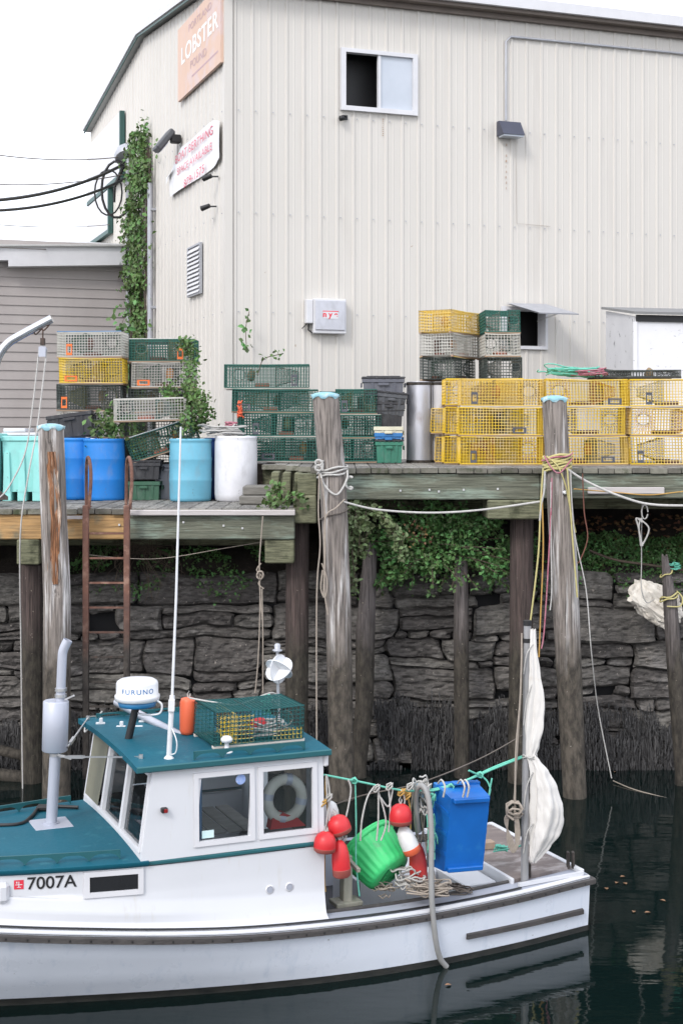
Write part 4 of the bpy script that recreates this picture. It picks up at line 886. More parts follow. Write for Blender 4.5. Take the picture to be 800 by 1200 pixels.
# stack on the tanks
gC = 'traps stacked on the metal tanks'; DC = 20.4; zc0 = wz(446, DC); hC = 27.7/F*DC
namesC = [('dark green trap with moss', wdk, netg, 'bottom'), ('pale wire trap with blue cord', wwh, netw, 'middle'), ('faded yellow trap', wy2, wy, 'top')]
for k in range(3):
    nm, wm, nn, pos_ = namesC[k]
    trap('%s turned corner-on, %s left one on the tanks' % (nm, pos_), gC, (wx(529+[-2, 0, 0][k], DC), DC+.42, zc0 + hC*k), .92, .52, hC-.006, rz=R(62+[4, 0, -3][k]), wire=wm, net=nn, style=k, seed=70+k, brick=brickm if k < 2 else None, t=.008, pitch=.045, edge=wy if k == 0 else None)
for k in range(3):
    nm, wm = [('dull green trap', wdk), ('pale greenish trap', wwh), ('dark green trap', wg)][k]
    trap('%s seen end-on, %s right one beside the wall hatch' % (nm, ['bottom', 'middle', 'top'][k]), gC, (wx(588+[2, 0, 0][k], DC), DC+.5, zc0 + hC*k), .50, .9, hC-.006, rz=R(2), wire=wm, net=netw if k != 1 else netg, style=k, seed=76+k, brick=brickm if k == 1 else None, t=.0075, pitch=.045)
mb = MB(); mb.box(wx(566, DC), wx(606, DC), DC+.1, DC+.8, DU, zc0-.004); tag(mb.build('wooden_base', deckw), 'grey timber base behind the yellow traps', 'base')
# shallow dark crate on the yellow pile, plus rope and netting heap
D_ = 19.3; trap_px('shallow black wire cage lying on top of the right yellow traps', 'black cage', 697, 797, 433.5, 443.5, D_, W_=.6, wire=wdk, net=netk, style=0, brick=None, runner=pblack, seed=90, name='wire_cage_trap')
mb = MB(); rr = random.Random(5)
def tangle(mb, c, rx, ry, rz_, n, r, m_=10):
    c = Vector(c)
    for _ in range(n):
        ph = rr.uniform(0, 6.28); R0 = rr.uniform(.4, 1); tl = rr.uniform(-.3, .3); pts = []
        ox, oy = rr.uniform(-.35, .35)*rx, rr.uniform(-.35, .35)*ry; zz = rr.uniform(0, rz_)
        for k in range(m_): a = ph + k*6.0/m_; pts.append(c + Vector((ox+rx*R0*math.cos(a), oy+ry*R0*math.sin(a), zz + tl*rx*math.sin(a+1)*.5 + rz_*.3*rr.random())))
        mb.tube(smooth_pts(pts, 3), r, 4)
tangle(mb, wp(668, 442, 19.3), .34, .2, .10, 12, .009); tag(mb.build('rope_heap', ropeg), 'green tangled rope heap on top of the yellow traps', 'rope')
mb = MB(); tangle(mb, wp(690, 440, 19.2), .22, .15, .08, 9, .009); tag(mb.build('rope_heap', roper), 'red tangled cord beside the black cage on the yellow traps', 'rope')

# ------------------------------------------------------------------ barrels
def barrel(label, px, w_px, yt, yb, D, m, style=0, nm='plastic_barrel'):
    r = w_px/2/F*D; z0 = wz(yb, D); z1 = wz(yt, D); h = z1-z0; th = thing(nm, label, 'barrel', (wx(px, D), D + 0, z0), 'barrels on the lower pier')
    M_ = Matrix.Translation((wx(px, D), D, z0))
    prof = [(r*.90, 0), (r*.96, .012), (r*.97, .05), (r*.98, h*.3), (r*1.0, h*.33), (r*1.0, h*.35), (r*.985, h*.37), (r*.985, h*.64), (r*1.0, h*.66), (r*1.0, h*.68), (r*.98, h*.71), (r*.97, h-.07), (r*.95, h-.05), (r*.99, h-.035), (r*.99, h-.005), (r*.96, h), (r*.92, h-.003), (r*.90, h-.03)]
    if style: prof = [(r*.88, 0), (r*.96, .02), (r*1.0, .10), (r*1.0, h*.5), (r*.99, h-.08), (r*.97, h-.05), (r*.99, h-.03), (r*.99, h), (r*.95, h), (r*.93, h-.03)]
    mb = MB(M_); mb.lathe(prof, 40); mb.build('body', m, th)
    mb = MB(M_); mb.lathe([(.03, h-.03), (.035, h+.005), (.01, h+.006)], 12, Matrix.Translation((r*.55, 0, 0))); mb.lathe([(.03, h-.03), (.035, h+.005), (.01, h+.006)], 12, Matrix.Translation((-r*.55, 0, 0))); mb.build('bung', pwhite, th)
    return th
def yb_at(D, z=DL): return HY + (EYE-z)*F/D
for args in [('bright blue barrel behind the right ladder hoop', 122.5, 49, 514, None, 20.0, pblue), ('blue barrel half hidden between the rotten piling and the ladder', 90, 48, 513, None, 20.3, pblue), ('faded light blue barrel with dark scuffs behind the white antenna', 223.5, 50, 514, None, 19.75, plblue),
             ('navy barrel squeezed behind the light blue and white barrels', 243, 46, 513, None, 20.4, pnavy)]:
    a = list(args); a[4] = yb_at(a[5]); barrel(*a)
barrel('white plastic barrel carrying a heap of rope', 276.5, 50, 511, yb_at(19.75), 19.75, pwhite, 1)
mb = MB(); tangle(mb, wp(262, 509, 19.8), .30, .22, .10, 16, .012); tag(mb.build('rope_heap', ropew), 'heap of pale rope lying on the white and navy barrels', 'rope')
mb = MB(); tangle(mb, wp(268, 500, 19.9), .10, .08, .05, 7, .014); tag(mb.build('rope_heap', roper), 'small maroon cord bundle on the pale rope heap', 'rope')
mb = MB(); tangle(mb, wp(281, 492, 20.0), .04, .03, .22, 8, .009); tag(mb.build('cord_bundle', orangeb), 'orange cord hanging at left end of the middle traps', 'cord')
# big aqua bins
def bin_(label, x0, x1, yt, D, m, cat='bin', W_=1.0):
    z0 = DL; z1 = wz(yt, D); xa, xb = wx(x0, D), wx(x1, D); th = thing('insulated_bin', label, cat, ((xa+xb)/2, D+.5, z0), 'aqua bins on the lower pier')
    mb = MB(); h = z1 - z0
    mb.add([(xa+.02, D+.03, z0+.13), (xb-.02, D+.03, z0+.13), (xb-.02, D+W_, z0+.13), (xa+.02, D+W_, z0+.13), (xa, D, z1), (xb, D, z1), (xb, D+W_, z1), (xa, D+W_, z1)], [[0,3,2,1],[0,1,5,4],[1,2,6,5],[2,3,7,6],[3,0,4,7]])
    mb.box(xa-.02, xb+.02, D-.02, D+.05, z1-.07, z1, .01); mb.box(xa-.02, xb+.02, D+W_-.05, D+W_+.02, z1-.07, z1, .01); mb.box(xa-.02, xa+.05, D+.051, D+W_-.051, z1-.07, z1); mb.box(xb-.05, xb+.02, D+.051, D+W_-.051, z1-.07, z1)
    for f in (.12, .50, .88):
        xc = xa+(xb-xa)*f; mb.box(xc-.06, xc+.06, D-.015, D+W_, z0, z0+.14, .01); mb.add([(xc-.05, D-.02, z0+.13), (xc+.05, D-.02, z0+.13), (xc+.035, D-.02, z1-.22), (xc-.035, D-.02, z1-.22), (xc-.05, D+.05, z0+.13), (xc+.05, D+.05, z0+.13), (xc+.035, D+.05, z1-.22), (xc-.035, D+.05, z1-.22)], [[0,1,2,3],[1,5,6,2],[0,3,7,4],[3,2,6,7]])
    mb.build('body', m, th)
    return th
bin_('pale aqua insulated bin left of the rotten piling', 3, 49, 511, 19.6, paqua)
bin_('pale aqua insulated bin cut by the left edge', -52, -1, 508, 19.5, paqua)
mb = MB(); D_ = 19.9; mb.box(wx(2, D_), wx(42, D_), D_, D_+.6, wz(511, D_)+.002, wz(507, D_), .01); mb.box(wx(4, D_), wx(30, D_), D_, D_+.6, wz(506.5, D_), wz(502, D_), .01); tag(mb.build('foam_boards', pwhite), 'white foam lids lying on the aqua bin', 'lid')
# totes
def tote(name, label, group, M_, L, W_, H_, m, lid=None, taper=.86, lip=.03, cat='tote', rib=3):
    th = thing(name, label, cat, M_, group); mb = MB(M_); a, b = L/2, W_/2; c, d_ = a*taper, b*taper; t = .012
    mb.add([(-c,-d_,0),(c,-d_,0),(c,d_,0),(-c,d_,0),(-a+lip*.6,-b+lip*.6,H_-.04),(a-lip*.6,-b+lip*.6,H_-.04),(a-lip*.6,b-lip*.6,H_-.04),(-a+lip*.6,b-lip*.6,H_-.04)], [[0,3,2,1],[0,1,5,4],[1,2,6,5],[2,3,7,6],[3,0,4,7]])
    mb.add([(-c+t,-d_+t,t),(c-t,-d_+t,t),(c-t,d_-t,t),(-c+t,d_-t,t),(-a+lip,-b+lip,H_),(a-lip,-b+lip,H_),(a-lip,b-lip,H_),(-a+lip,b-lip,H_)], [[0,1,2,3],[0,4,5,1],[1,5,6,2],[2,6,7,3],[3,7,4,0]])
    for (x0, x1, y0, y1) in ((-a,a,-b,-b+lip),(-a,a,b-lip,b),(-a,-a+lip,-b+lip+.001,b-lip-.001),(a-lip,a,-b+lip+.001,b-lip-.001)): mb.box(x0, x1, y0, y1, H_-.055, H_, .006)
    for i in range(rib):
        f = (i+.5)/rib*2-1; f *= .8
        for sy in (-1, 1):
            x = f*a; mb.add([(x*taper-.018, sy*(d_+.008), .01), (x*taper+.018, sy*(d_+.008), .01), (x+.018, sy*(b-.004), H_-.056), (x-.018, sy*(b-.004), H_-.056), (x*taper-.018, sy*(d_-.01), .01), (x*taper+.018, sy*(d_-.01), .01), (x+.018, sy*(b-.03), H_-.056), (x-.018, sy*(b-.03), H_-.056)], [[0,1,2,3],[1,5,6,2],[0,3,7,4],[0,4,5,1]])
    mb.build('body', m, th)
    mb = MB(M_)
    for sx in (-1, 1): mb.box(sx*(a+.012)-.012, sx*(a+.012)+.012, -b*.35, b*.35, H_-.12, H_-.058, .006)
    mb.box(-L*.13, L*.13, -b-.022, -b-.001, H_-.10, H_-.06, .006); mb.build('handle', m, th)
    if lid:
        mb = MB(M_); mb.box(-a-.008, a+.008, -b-.008, b+.008, H_+.002, H_+.03, .008); mb.box(-a*.8, a*.8, -b*.8, b*.8, H_+.031, H_+.042, .006)
        for i in range(5): x = (-.66+.33*i)*a; mb.box(x-.012, x+.012, -b-.014, -b-.009, H_-.0, H_+.028)
        mb.build('lid', lid, th)
    return th
def T(px, py, D, dy=.25): return Matrix.Translation((wx(px, D), D+dy, wz(py, D)))
gT = 'stacked totes beside the metal tank'; DT = 20.1
tote('tote', 'green tote with dark lid at the foot of the tote pile', gT, T(456, 542.5, DT), .40, .44, .30, pgreen, pblack)
tote('tote', 'flat blue tray under the cream tray', gT, T(455, 514.5, DT), .40, .46, .085, pcblue, taper=.94, rib=2)
tote('tote', 'flat cream tray on the blue tray', gT, T(455, 507, DT), .42, .48, .085, pcream, taper=.94, rib=2)
tote('tote', 'black tote standing behind the trays', gT, T(456, 500, DT, .3), .42, .42, .37, pblack, taper=.84)
tote('tote', 'tilted dark grey tote below the topmost one', gT, T(457, 486, DT, .3) @ Matrix.Rotation(R(6), 4, 'Y'), .44, .44, .30, pgrey, pblack, taper=.86)
tote('tote', 'slate grey tote with black lid, topmost of the tote pile', gT, T(449.5, 462.5, DT, .3), .60, .42, .23, plastic('slate_plastic', (.10, .105, .13)), pblack, taper=.90)
mb = MB(); mb.bar(wp(440, 482, DT-.05), wp(474, 481, DT-.05), .02, True); tag(mb.build('steel_rod', black), 'thin dark rod sticking out across the tote pile', 'rod')
gL = 'totes on the lower pier'
tote('tote', 'black lidded tote on the green one behind the ladder', gL, T(168, 562, 19.9), .47, .40, .24, pblack, pblack)
tote('tote', 'dark green tote on the deck between the blue barrels', gL, Matrix.Translation((wx(168, 19.9), 20.15, DL)), .46, .42, .26, pdgreen, taper=.9)
tote('tote', 'grey tote standing between green tote and light blue barrel', gL, Matrix.Translation((wx(194, 20.1), 20.4, DL)), .36, .4, .50, plgrey, taper=.86)
tote('tote', 'large black tote tilted on top of the blue barrels', gL, Matrix.Translation((wx(84, 20.2), 20.45, wz(513, 20.2)+.01)) @ Matrix.Rotation(R(-8), 4, 'Y'), .66, .46, .34, pblack, None, taper=.88)
# metal tanks
for (px, w_, lab, m_) in ((492, 32, 'tall galvanized sheet metal tank beside the totes', galv), (516, 22, 'narrow white streaked metal tank behind the yellow traps', mat('streaked_white_metal', (.55,.54,.56), (.42,.41,.42), 4, (1,1,.25), .5, stain=(.2,.14,.1), sscale=3, sstretch=(2,2,.3), sth=(.6,.7)))):
    D_ = 20.6; r = w_/2/F*D_; z1 = wz(447.5, D_); th = thing('metal_tank', lab, 'tank', (wx(px, D_), D_, DU), 'metal tanks'); M_ = Matrix.Translation((wx(px, D_), D_+.0, DU))
    h = z1-DU; mb = MB(M_); mb.lathe([(r, 0), (r, h-.03), (r*.97, h)], 32); mb.build('shell', m_, th)
    mb = MB(M_); mb.lathe([(r*1.02, h-.05), (r*1.03, h-.03), (r*1.02, h-.008)], 32, cap=False); mb.lathe([(r*1.02, .0), (r*1.03, .02), (r*1.02, .04)], 32, cap=False); mb.bar((r*.75, -r*.72, .04), (r*.75, -r*.72, h-.05), .012); mb.build('hoop', rust, th)

# ------------------------------------------------------------------ davit with pulley
dv = thing('pulley_davit', 'bent silver pipe davit with a hanging pulley at left edge', 'davit', wp(-6, 560, 18.3))
mb = MB(); D_ = 18.3; mb.tube(smooth_pts([wp(-26, 590, D_), wp(-12, 470, D_), wp(-4, 425, D_), wp(8, 404, D_), wp(28, 391, D_), wp(61, 373.5, D_)]), .055, 14); mb.build('arm', mat('polished_pipe', (.62,.63,.66), rough=.22, metal=.8), dv)
mb = MB(); 
for (a, b) in ((41, 47), (50, 56)): mb.tube(smooth_pts([wp(a-1, 386-(a-41)*.5, D_), wp(a+1, 392-(a-41)*.5, D_), wp(b+2, 388-(b-41)*.5, D_), wp(b+2, 382-(b-41)*.5, D_)]), .010, 5)
mb.build('eye_bar', rust, dv)
pc = wp(50.5, 410, D_); mb = MB(Matrix.Translation(pc) @ Matrix.Rotation(R(90), 4, 'X')); mb.lathe([(.02, -.035), (.052, -.03), (.055, -.012), (.042, 0), (.055, .012), (.052, .03), (.02, .035)], 18); mb.build('pulley', metalg, dv)
mb = MB(); mb.box(pc.x-.025, pc.x+.025, pc.y-.04, pc.y+.04, pc.z+.06, pc.z+.15); mb.tube([pc+Vector((0,0,.15)), pc+Vector((.0,0,.24))], .01, 5); mb.build('pulley_strap', rust, dv)
mb = MB(); mb.box(pc.x-.045, pc.x+.045, pc.y-.045, pc.y-.04, pc.z-.09, pc.z+.04, .0); mb.build('cheek_plate', silver, dv)
rope('davit_line', [pc+Vector((-.05,0,0)), wp(38, 480, 18.2), wp(30, 530, 18.1), wp(14, 565, 18.0), wp(0, 583, 17.9), wp(-20, 592, 17.9)], .010, ropew, 'left pale line hanging from the pulley to the left edge', group='lines from the pulley')
rope('davit_line', [pc+Vector((.05,0,0)), wp(44, 500, 18.1), wp(33, 560, 17.7), wp(24, 630, 17.6), wp(25, 760, 17.9), wp(27, 930, 17.9)], .010, ropew, 'right pale line hanging from the pulley down past the dark post', group='lines from the pulley')
mb = MB(); D_ = 18.2; mb.add([wp(-12, 566, D_), wp(10, 582, D_), wp(10, 586, D_), wp(-12, 586, D_)] + [wp(-12, 566, D_+.3), wp(10, 582, D_+.3), wp(10, 586, D_+.3), wp(-12, 586, D_+.3)], [[0,3,2,1],[4,5,6,7],[0,1,5,4],[1,2,6,5]]); tag(mb.build('rusty_bracket', rust), 'rusty steel bracket on the lower deck at the left edge', 'bracket')

# ------------------------------------------------------------------ vegetation
def vine_col():
    th = thing('climbing_vine', 'tall green vine climbing the gable wall between two pipes', 'vine', BF @ Matrix.Translation((0, 6.4, 3.5)))
    mb = MB(); ms = MB()
    tl, tr_ = ls(152, 300)[0], ls(187, 300)[0]
    zt_ = ls(170, 160)[1]
    for i in range(6500):
        z = random.uniform(3.6, zt_); f = (z-3.6)/(zt_-3.6)
        c = (tl+tr_)/2 + .5*noise.noise(Vector((0, 0, z*.8)))+ (-.35 if f > .82 else .1); hw = (tl-tr_)/2 * (.62+.35*noise.noise(Vector((4, 1, z*1.2)))) * (1.0 if f < .9 else 1-(f-.9)*6)
        t = c + random.gauss(0, .48)*hw*1.15
        if noise.noise(Vector((t*2.2, 3, z*1.6))) < -.28: continue
        x = -.06 - random.random()**1.2*(.30 if f > .55 else .16)
        leaf(mb, BF @ Vector((x, t, z)), random.uniform(.06, .125), BF.to_3x3() @ Vector((-1+random.gauss(0,.5), random.gauss(-.3,.6), random.gauss(.35,.5))))
    for k in range(9):
        c = random.uniform(tr_+.3, tl-.3); pts = []
        for j in range(12): z = 3.5 + (zt_-3.9)*j/11; pts.append(BF @ Vector((-.06-random.random()*.05, c+.35*noise.noise(Vector((k*3, 0, z*.8))), z)))
        ms.tube(smooth_pts(pts, 3), .018, 4)
    for (t, z) in ((7.4, zt_-2.2), (6.3, zt_+.0)): 
        for k in range(60): leaf(mb, BF @ Vector((-.05-random.random()*.1, t+random.gauss(0, .25), z+random.gauss(0, .2))), .09)
    mb.build('leaves', leafm, th); ms.build('stem', stemm, th)
vine_col()
def spray(name, label, cat, paths, m, s=.06, dens=60, spread=.07, stemr=.006):
    base = Vector(paths[0][0]); th = thing(name, label, cat, base); mb = MB(); ms = MB()
    for p in paths:
        q = smooth_pts(p, 6); ms.tube(q, stemr, 4)
        for i in range(int(dens*sum((q[i+1]-q[i]).length for i in range(len(q)-1)))):
            a = random.choice(q); leaf(mb, a + Vector((random.gauss(0, spread), random.gauss(0, spread), random.gauss(0, spread))), s*random.uniform(.6, 1.3))
    mb.build('leaves', m, th); ms.build('stem', stemm, th); return th
# vine over the left traps
pv = [[wp(205, 505, 20.1), wp(215, 470, 20.1), wp(222, 435, 20.2), wp(224, 412, 20.3), wp(214, 400, 20.3)], [wp(210, 484, 20.0), wp(203, 470, 20.0), wp(198, 452, 20.1)], [wp(225, 505, 20.0), wp(232, 485, 20), wp(240, 470, 20)],
      [wp(228, 500, 20.1), wp(236, 484, 20.1), wp(248, 488, 20.1)], [wp(196, 462, 20.2), wp(206, 472, 20.15), wp(225, 480, 20.15), wp(240, 496, 20.15)], [wp(215, 500, 19.5), wp(230, 465, 19.6), wp(222, 440, 19.8)], [wp(212, 482, 20.1), wp(222, 472, 20.1), wp(238, 468, 20.2)]]
spray('trap_vine', 'green vine smothering the right side of the left trap stacks', 'vine', pv, leafm, .06, 300, .06)
spray('weed_clump', 'green weeds growing behind the blue barrel below the pale trap', 'weeds', [[wp(118, 512, 20.0), wp(122, 495, 20.0), wp(128, 488, 20)], [wp(135, 512, 20), wp(138, 500, 19.9), wp(146, 492, 19.9)], [wp(125, 510, 20), wp(132, 497, 20), wp(140, 498, 20)]], leafm, .08, 240, .10)
spray('wall_creeper', 'thin creeper with few leaves on the front wall near the corner', 'creeper', [[wp(289, 410, 23.5), wp(288, 385, 23.7), wp(292, 365, 23.9)]], leafd, .10, 26, .06)
spray('wall_creeper', 'thin creeper on the grey clapboard beside the pipe', 'creeper', [[wp(140, 390, 27), wp(146, 370, 27), wp(150, 350, 28)]], leafd, .12, 22, .12)
spray('trap_sprig', 'leafy sprig sticking up from the top of the middle green trap', 'sprig', [[wp(302, 440, 20.1), wp(308, 422, 20.1), wp(320, 417, 20.1), wp(330, 415, 20.1)]], leafm, .07, 40, .04)
spray('deck_weeds', 'green weeds growing at the joint of the two decks', 'weeds', [[wp(312, 595, 17.9), wp(325, 580, 18.1), wp(322, 568, 18.3)], [wp(322, 596, 17.9), wp(338, 585, 17.9), wp(356, 588, 17.8)], [wp(316, 592, 17.9), wp(330, 590, 17.8), wp(345, 580, 17.9)]], leafm, .07, 120, .045)
# hanging vine right of centre piling
pv = []
for k in range(16):
    x = random.uniform(404, 432); L_ = random.choice((650, 670, 690, 712)) if x < 422 else random.choice((630, 650)); D_ = random.uniform(17.65, 17.95)
    pv.append([wp(x, 590, D_+.2), wp(x+random.uniform(-4, 6), 610, D_), wp(x+random.uniform(-8, 6), (590+L_)/2, D_), wp(x+random.uniform(-12, 2), L_, D_)])
for k in range(7): pv.append([wp(415, 592, 18), wp(440+k*4, 600+k*3, 17.8), wp(455+k*3, 612+k*8, 17.7)])
spray('hanging_vine', 'grey-green vine hanging beside the leaning centre piling', 'vine', pv, leafy, .075, 58, .035)
# bush on top of the stone wall
th = thing('leafy_bush', 'dense dark green bush growing out of the bank under the upper pier', 'bush', wp(505, 650, 18.8)); mb = MB(); ms = MB(); mr = MB()
for (px, py, rx, rz_, n_) in ((450, 635, .25, .28, 420), (480, 620, .3, .3, 620), (515, 615, .32, .32, 800), (545, 620, .30, .28, 700), (570, 612, .25, .2, 340), (500, 655, .35, .22, 720), (540, 650, .25, .22, 520), (465, 665, .22, .18, 300), (580, 665, .2, .25, 300), (590, 640, .12, .2, 160), (505, 590, .12, .08, 90), (450, 680, .2, .1, 150)):
    leaf_cloud(mb, wp(px, py, 18.55), (rx, .28, rz_), int(n_*.8), .062)
for k in range(70):
    a = wp(random.uniform(480, 540), 655, 18.9); b_ = wp(random.uniform(425, 610), random.uniform(585, 700), random.uniform(18.1, 18.6)); m_ = a.lerp(b_, .5)+Vector((0, -.1, .1)); ms.tube(smooth_pts([a, m_, b_], 4), .006, 4)
    q = smooth_pts([m_, b_], 8)
    for p in q: leaf(mb, p+Vector((random.gauss(0,.02),)*3), .06); leaf(mb, p+Vector((random.gauss(0,.03), 0, random.gauss(0, .03))), .06)
leaf_cloud(mr, wp(490, 625, 18.35), (.22, .1, .22), 60, .05)
mb.build('leaves', leafd, th); ms.build('branch', stemm, th); mr.build('autumn_leaf', leafr, th)['kind'] = 'stuff'
# ground cover on the bank
mb = MB()
for _ in range(15000):
    px = random.choice((random.uniform(60, 345), random.uniform(60, 345), random.uniform(675, 830), random.uniform(675, 830), random.uniform(400, 640)))
    x = wx(px, 19.2); b = random.random(); 
    dn = noise.noise(Vector((x*1.6, b*2, 5)))
    if dn < -.12 + .35*b*(px < 360): continue
    p = Vector(bankf((x+14)/28, b*.45)); p += Vector((random.gauss(0,.03), -random.random()*.1, random.random()*.07))
    if b < .25: p.z -= random.random()*.32*max(0, dn+.15)*2; p.y -= .24
    leaf(mb, p, random.uniform(.025, .06))
tag(mb.build('ground_ivy', leafd, loc=(0, 19.2, 2.4)), 'low green ivy and weeds along the top of the stone wall', 'ground cover', kind='stuff')
mb = MB()
for _ in range(420):
    x = random.uniform(wx(670, 19.4), 6); p = Vector(bankf((x+14)/28, random.uniform(.1, .8))) + Vector((0, 0, .03)); leaf(mb, p, .07, Vector((random.gauss(0,.3), random.gauss(-.6,.3), 1)))
tag(mb.build('dead_leaves', leafr, loc=(3, 19.4, 2.5)), 'fallen brown leaves scattered on the dark bank', 'leaves', kind='stuff')
th = thing('dry_bush', 'leafless dry twigs hanging under the lower pier right of the ladder', 'twigs', wp(166, 640, 18.7)); mb = MB()
for k in range(60):
    a = wp(166+random.gauss(0, 4), 642+random.gauss(0, 4), 18.7); ang = random.uniform(0, 6.28); r_ = random.uniform(.2, .55); b_ = a + Vector((math.cos(ang)*r_, random.uniform(-.2, .1), math.sin(ang)*r_*.7-.1)); c_ = b_ + Vector((random.gauss(0,.08), 0, -random.uniform(.05, .3))); mb.tube(smooth_pts([a, b_, c_], 4), .004, 3)
mb.build('twig', stemm, th)

# ------------------------------------------------------------------ ropes on pilings, floats
def wrap(mb, c, r, turns, rad, h, tilt=0.0, y0=0):
    pts = []
    for k in range(int(turns*16)+1): a = k/16*2*math.pi; pts.append(Vector(c) + Vector((math.cos(a)*r, math.sin(a)*r, h*(k/16/turns-.5) + tilt*math.cos(a) + .012*math.sin(a*3.3))))
    mb.tube(pts, rad, 5)
mb = MB(); c = wp(389.5, 553, 17.4); wrap(mb, c, .185, 3.2, .014, .12, .02); mb.tube(smooth_pts([c+Vector((-.15,-.12,.02)), c+Vector((-.1,-.2,-.15)), c+Vector((.05,-.22,-.27)), c+Vector((.17,-.16,-.1)), c+Vector((.18,-.1,.02))]), .014, 5)
mb.tube([c+Vector((-.16+.045*math.cos(a), -.17, .02+.05*math.sin(a)+.01*a)) for a in [k*.6 for k in range(22)]], .015, 5); mb.tube([c+Vector((.2+.04*math.cos(a), -.1, -.07-.02*a+.04*math.sin(a))) for a in [k*.6 for k in range(14)]], .017, 5)
tag(mb.build('mooring_rope', ropew), 'white rope knotted round the centre piling at deck height', 'rope')
mb = MB(); D_ = 17.15
for pts in ([(374, 555), (373, 600), (375, 640), (371, 700), (371, 880)], [(376, 560), (380, 590), (381, 640), (380, 690), (384, 720)], [(404, 585), (394, 595), (381, 608), (380, 660), (379, 700)], [(377, 660), (383, 680), (381, 700), (376, 690), (378, 668)]): mb.tube(smooth_pts([wp(a, b, D_) for a, b in pts]), .010, 5)
tag(mb.build('hanging_rope', ropet), 'tan ropes hanging down the left face of the centre piling', 'rope')
mb = MB(); c = wp(392, 603, 17.4); wrap(mb, c, .18, 1.1, .008, .06, .05); tag(mb.build('dark_lashing', roped), 'thin dark lashing round the centre piling below the white rope', 'rope')
mb = MB(); c = wp(652.5, 542, 17.5); wrap(mb, c, .17, 7, .016, .19, .02); mb.tube(smooth_pts([c+Vector((-.15,-.12,.08)), c+Vector((-.02,-.2,-.05)), c+Vector((.08,-.19,-.3)), c+Vector((.12,-.17,-.5)), c+Vector((.2,-.15,-.85))]), .010, 5)
tag(mb.build('mooring_rope', ropey), 'pale yellow rope wound many times round the right piling', 'rope')
mb = MB(); wrap(mb, c+Vector((0,0,.06)), .186, 1, .010, .04, .03); mb.tube(smooth_pts([c+Vector((-.17,-.1,.08)), c+Vector((-.1,-.2,-.06)), c+Vector((0,-.21,-.12)), c+Vector((.16,-.14,.05))]), .010, 5)
for pts in ([(646, 560), (645, 600), (641, 680), (637, 740), (634, 760)],): mb.tube(smooth_pts([wp(a, b, 17.25) for a, b in pts]), .010, 5)
tag(mb.build('hanging_rope', roper), 'pink and red cord over the yellow rope, hanging down beside the right piling', 'rope')
for (pts, m_, r_, lab) in (([(636, 548), (633, 590), (631, 640), (627, 680), (621, 728)], ropey, .012, 'yellow rope from right piling to the boat mast head'), ([(634, 570), (636, 640), (633, 720), (631, 770)], ropeo, .010, 'orange-yellow rope hanging left of the right piling'),
        ([(664, 548), (668, 600), (671, 640), (676, 700)], ropey, .011, 'yellow rope down the right edge of the right piling'), ([(668, 550), (672, 620), (686, 690), (692, 760), (700, 830), (716, 912)], ropew, .008, 'long thin pale rope slanting right from the right piling to the water'),
        ([(645, 565), (645, 620), (646, 690), (644, 715)], ropew, .009, 'short white rope with a looped end left of right piling'), ([(638, 552), (637, 575), (634, 590), (632, 610)], ropew, .014, 'thick grey frayed rope end at left side of right piling'),
        ([(672, 573), (720, 577), (760, 580), (800, 576), (850, 572)], ropeo, .008, 'thin orange line stretched along the beam at right'),
        ([(682, 555), (684, 600), (688, 630), (680, 655), (676, 660)], mat('rust_wire', (.16, .06, .04), rough=.8), .008, 'thin rusty wire hanging from upper pier right of piling')):
    rope('hanging_rope', [wp(a, b, 17.25 if a < 700 and b < 900 else 17.7) for a, b in pts], r_, m_, lab, 'rope', 'ropes around the right piling')
rope('slack_line', [wp(402, 588, 17.3), wp(440, 597, 17.4), wp(500, 601, 17.4), wp(560, 598, 17.4), wp(632, 588, 17.35)], .014, ropew, 'white slack line from centre piling to right piling', 'rope')
rope('slack_line', [wp(664, 550, 17.3), wp(690, 566, 17.3), wp(730, 583, 17.3), wp(770, 592, 17.3), wp(850, 592, 17.3)], .016, ropew, 'thick white line sagging right from the right piling', 'rope')
rope('water_line', [wp(718, 915, 18.2), wp(745, 926, 17.8), wp(800, 940, 17.3), wp(850, 950, 17)], .008, ropet, 'thin line stretched just over the water at right', 'rope')
mb = MB(); c = wp(649.5+7, 577, 17.5); mb.lathe([(.02, 0), (.035, 0), (.035, .03), (.012, .035)], 12, Matrix.Translation(c+Vector((.03, -.14, 0))) @ Matrix.Rotation(R(90), 4, 'X')); tag(mb.build('bolt', steel), 'round steel bolt in the face of the right piling', 'bolt')
# rope bundle under lower deck (px 305)
mb = MB(); D_ = 17.7
for pts in ([(308, 605), (306, 630), (304, 660), (305, 700), (308, 730)], [(306, 660), (301, 668), (307, 676), (303, 684), (309, 690)], [(305, 690), (304, 740), (302, 780), (299, 812)], [(307, 690), (308, 740), (308, 780), (308, 812)]): mb.tube(smooth_pts([wp(a, b, D_) for a, b in pts]), .009, 5)
mb.tube([wp(305, 674, D_)+Vector((.04*math.cos(a), .03*math.sin(a*1.7), .05*math.sin(a))) for a in [k*.5 for k in range(30)]], .011, 5)
tag(mb.build('knotted_rope', ropet), 'knotted tan rope hanging from the lower pier left of the boat reflector', 'rope')
rope('thin_twine', [wp(100, 650, 18), wp(180, 655, 18), wp(260, 643, 18), wp(335, 630, 18)], .005, ropet, 'thin twine stretched below the lower pier beam', 'rope')
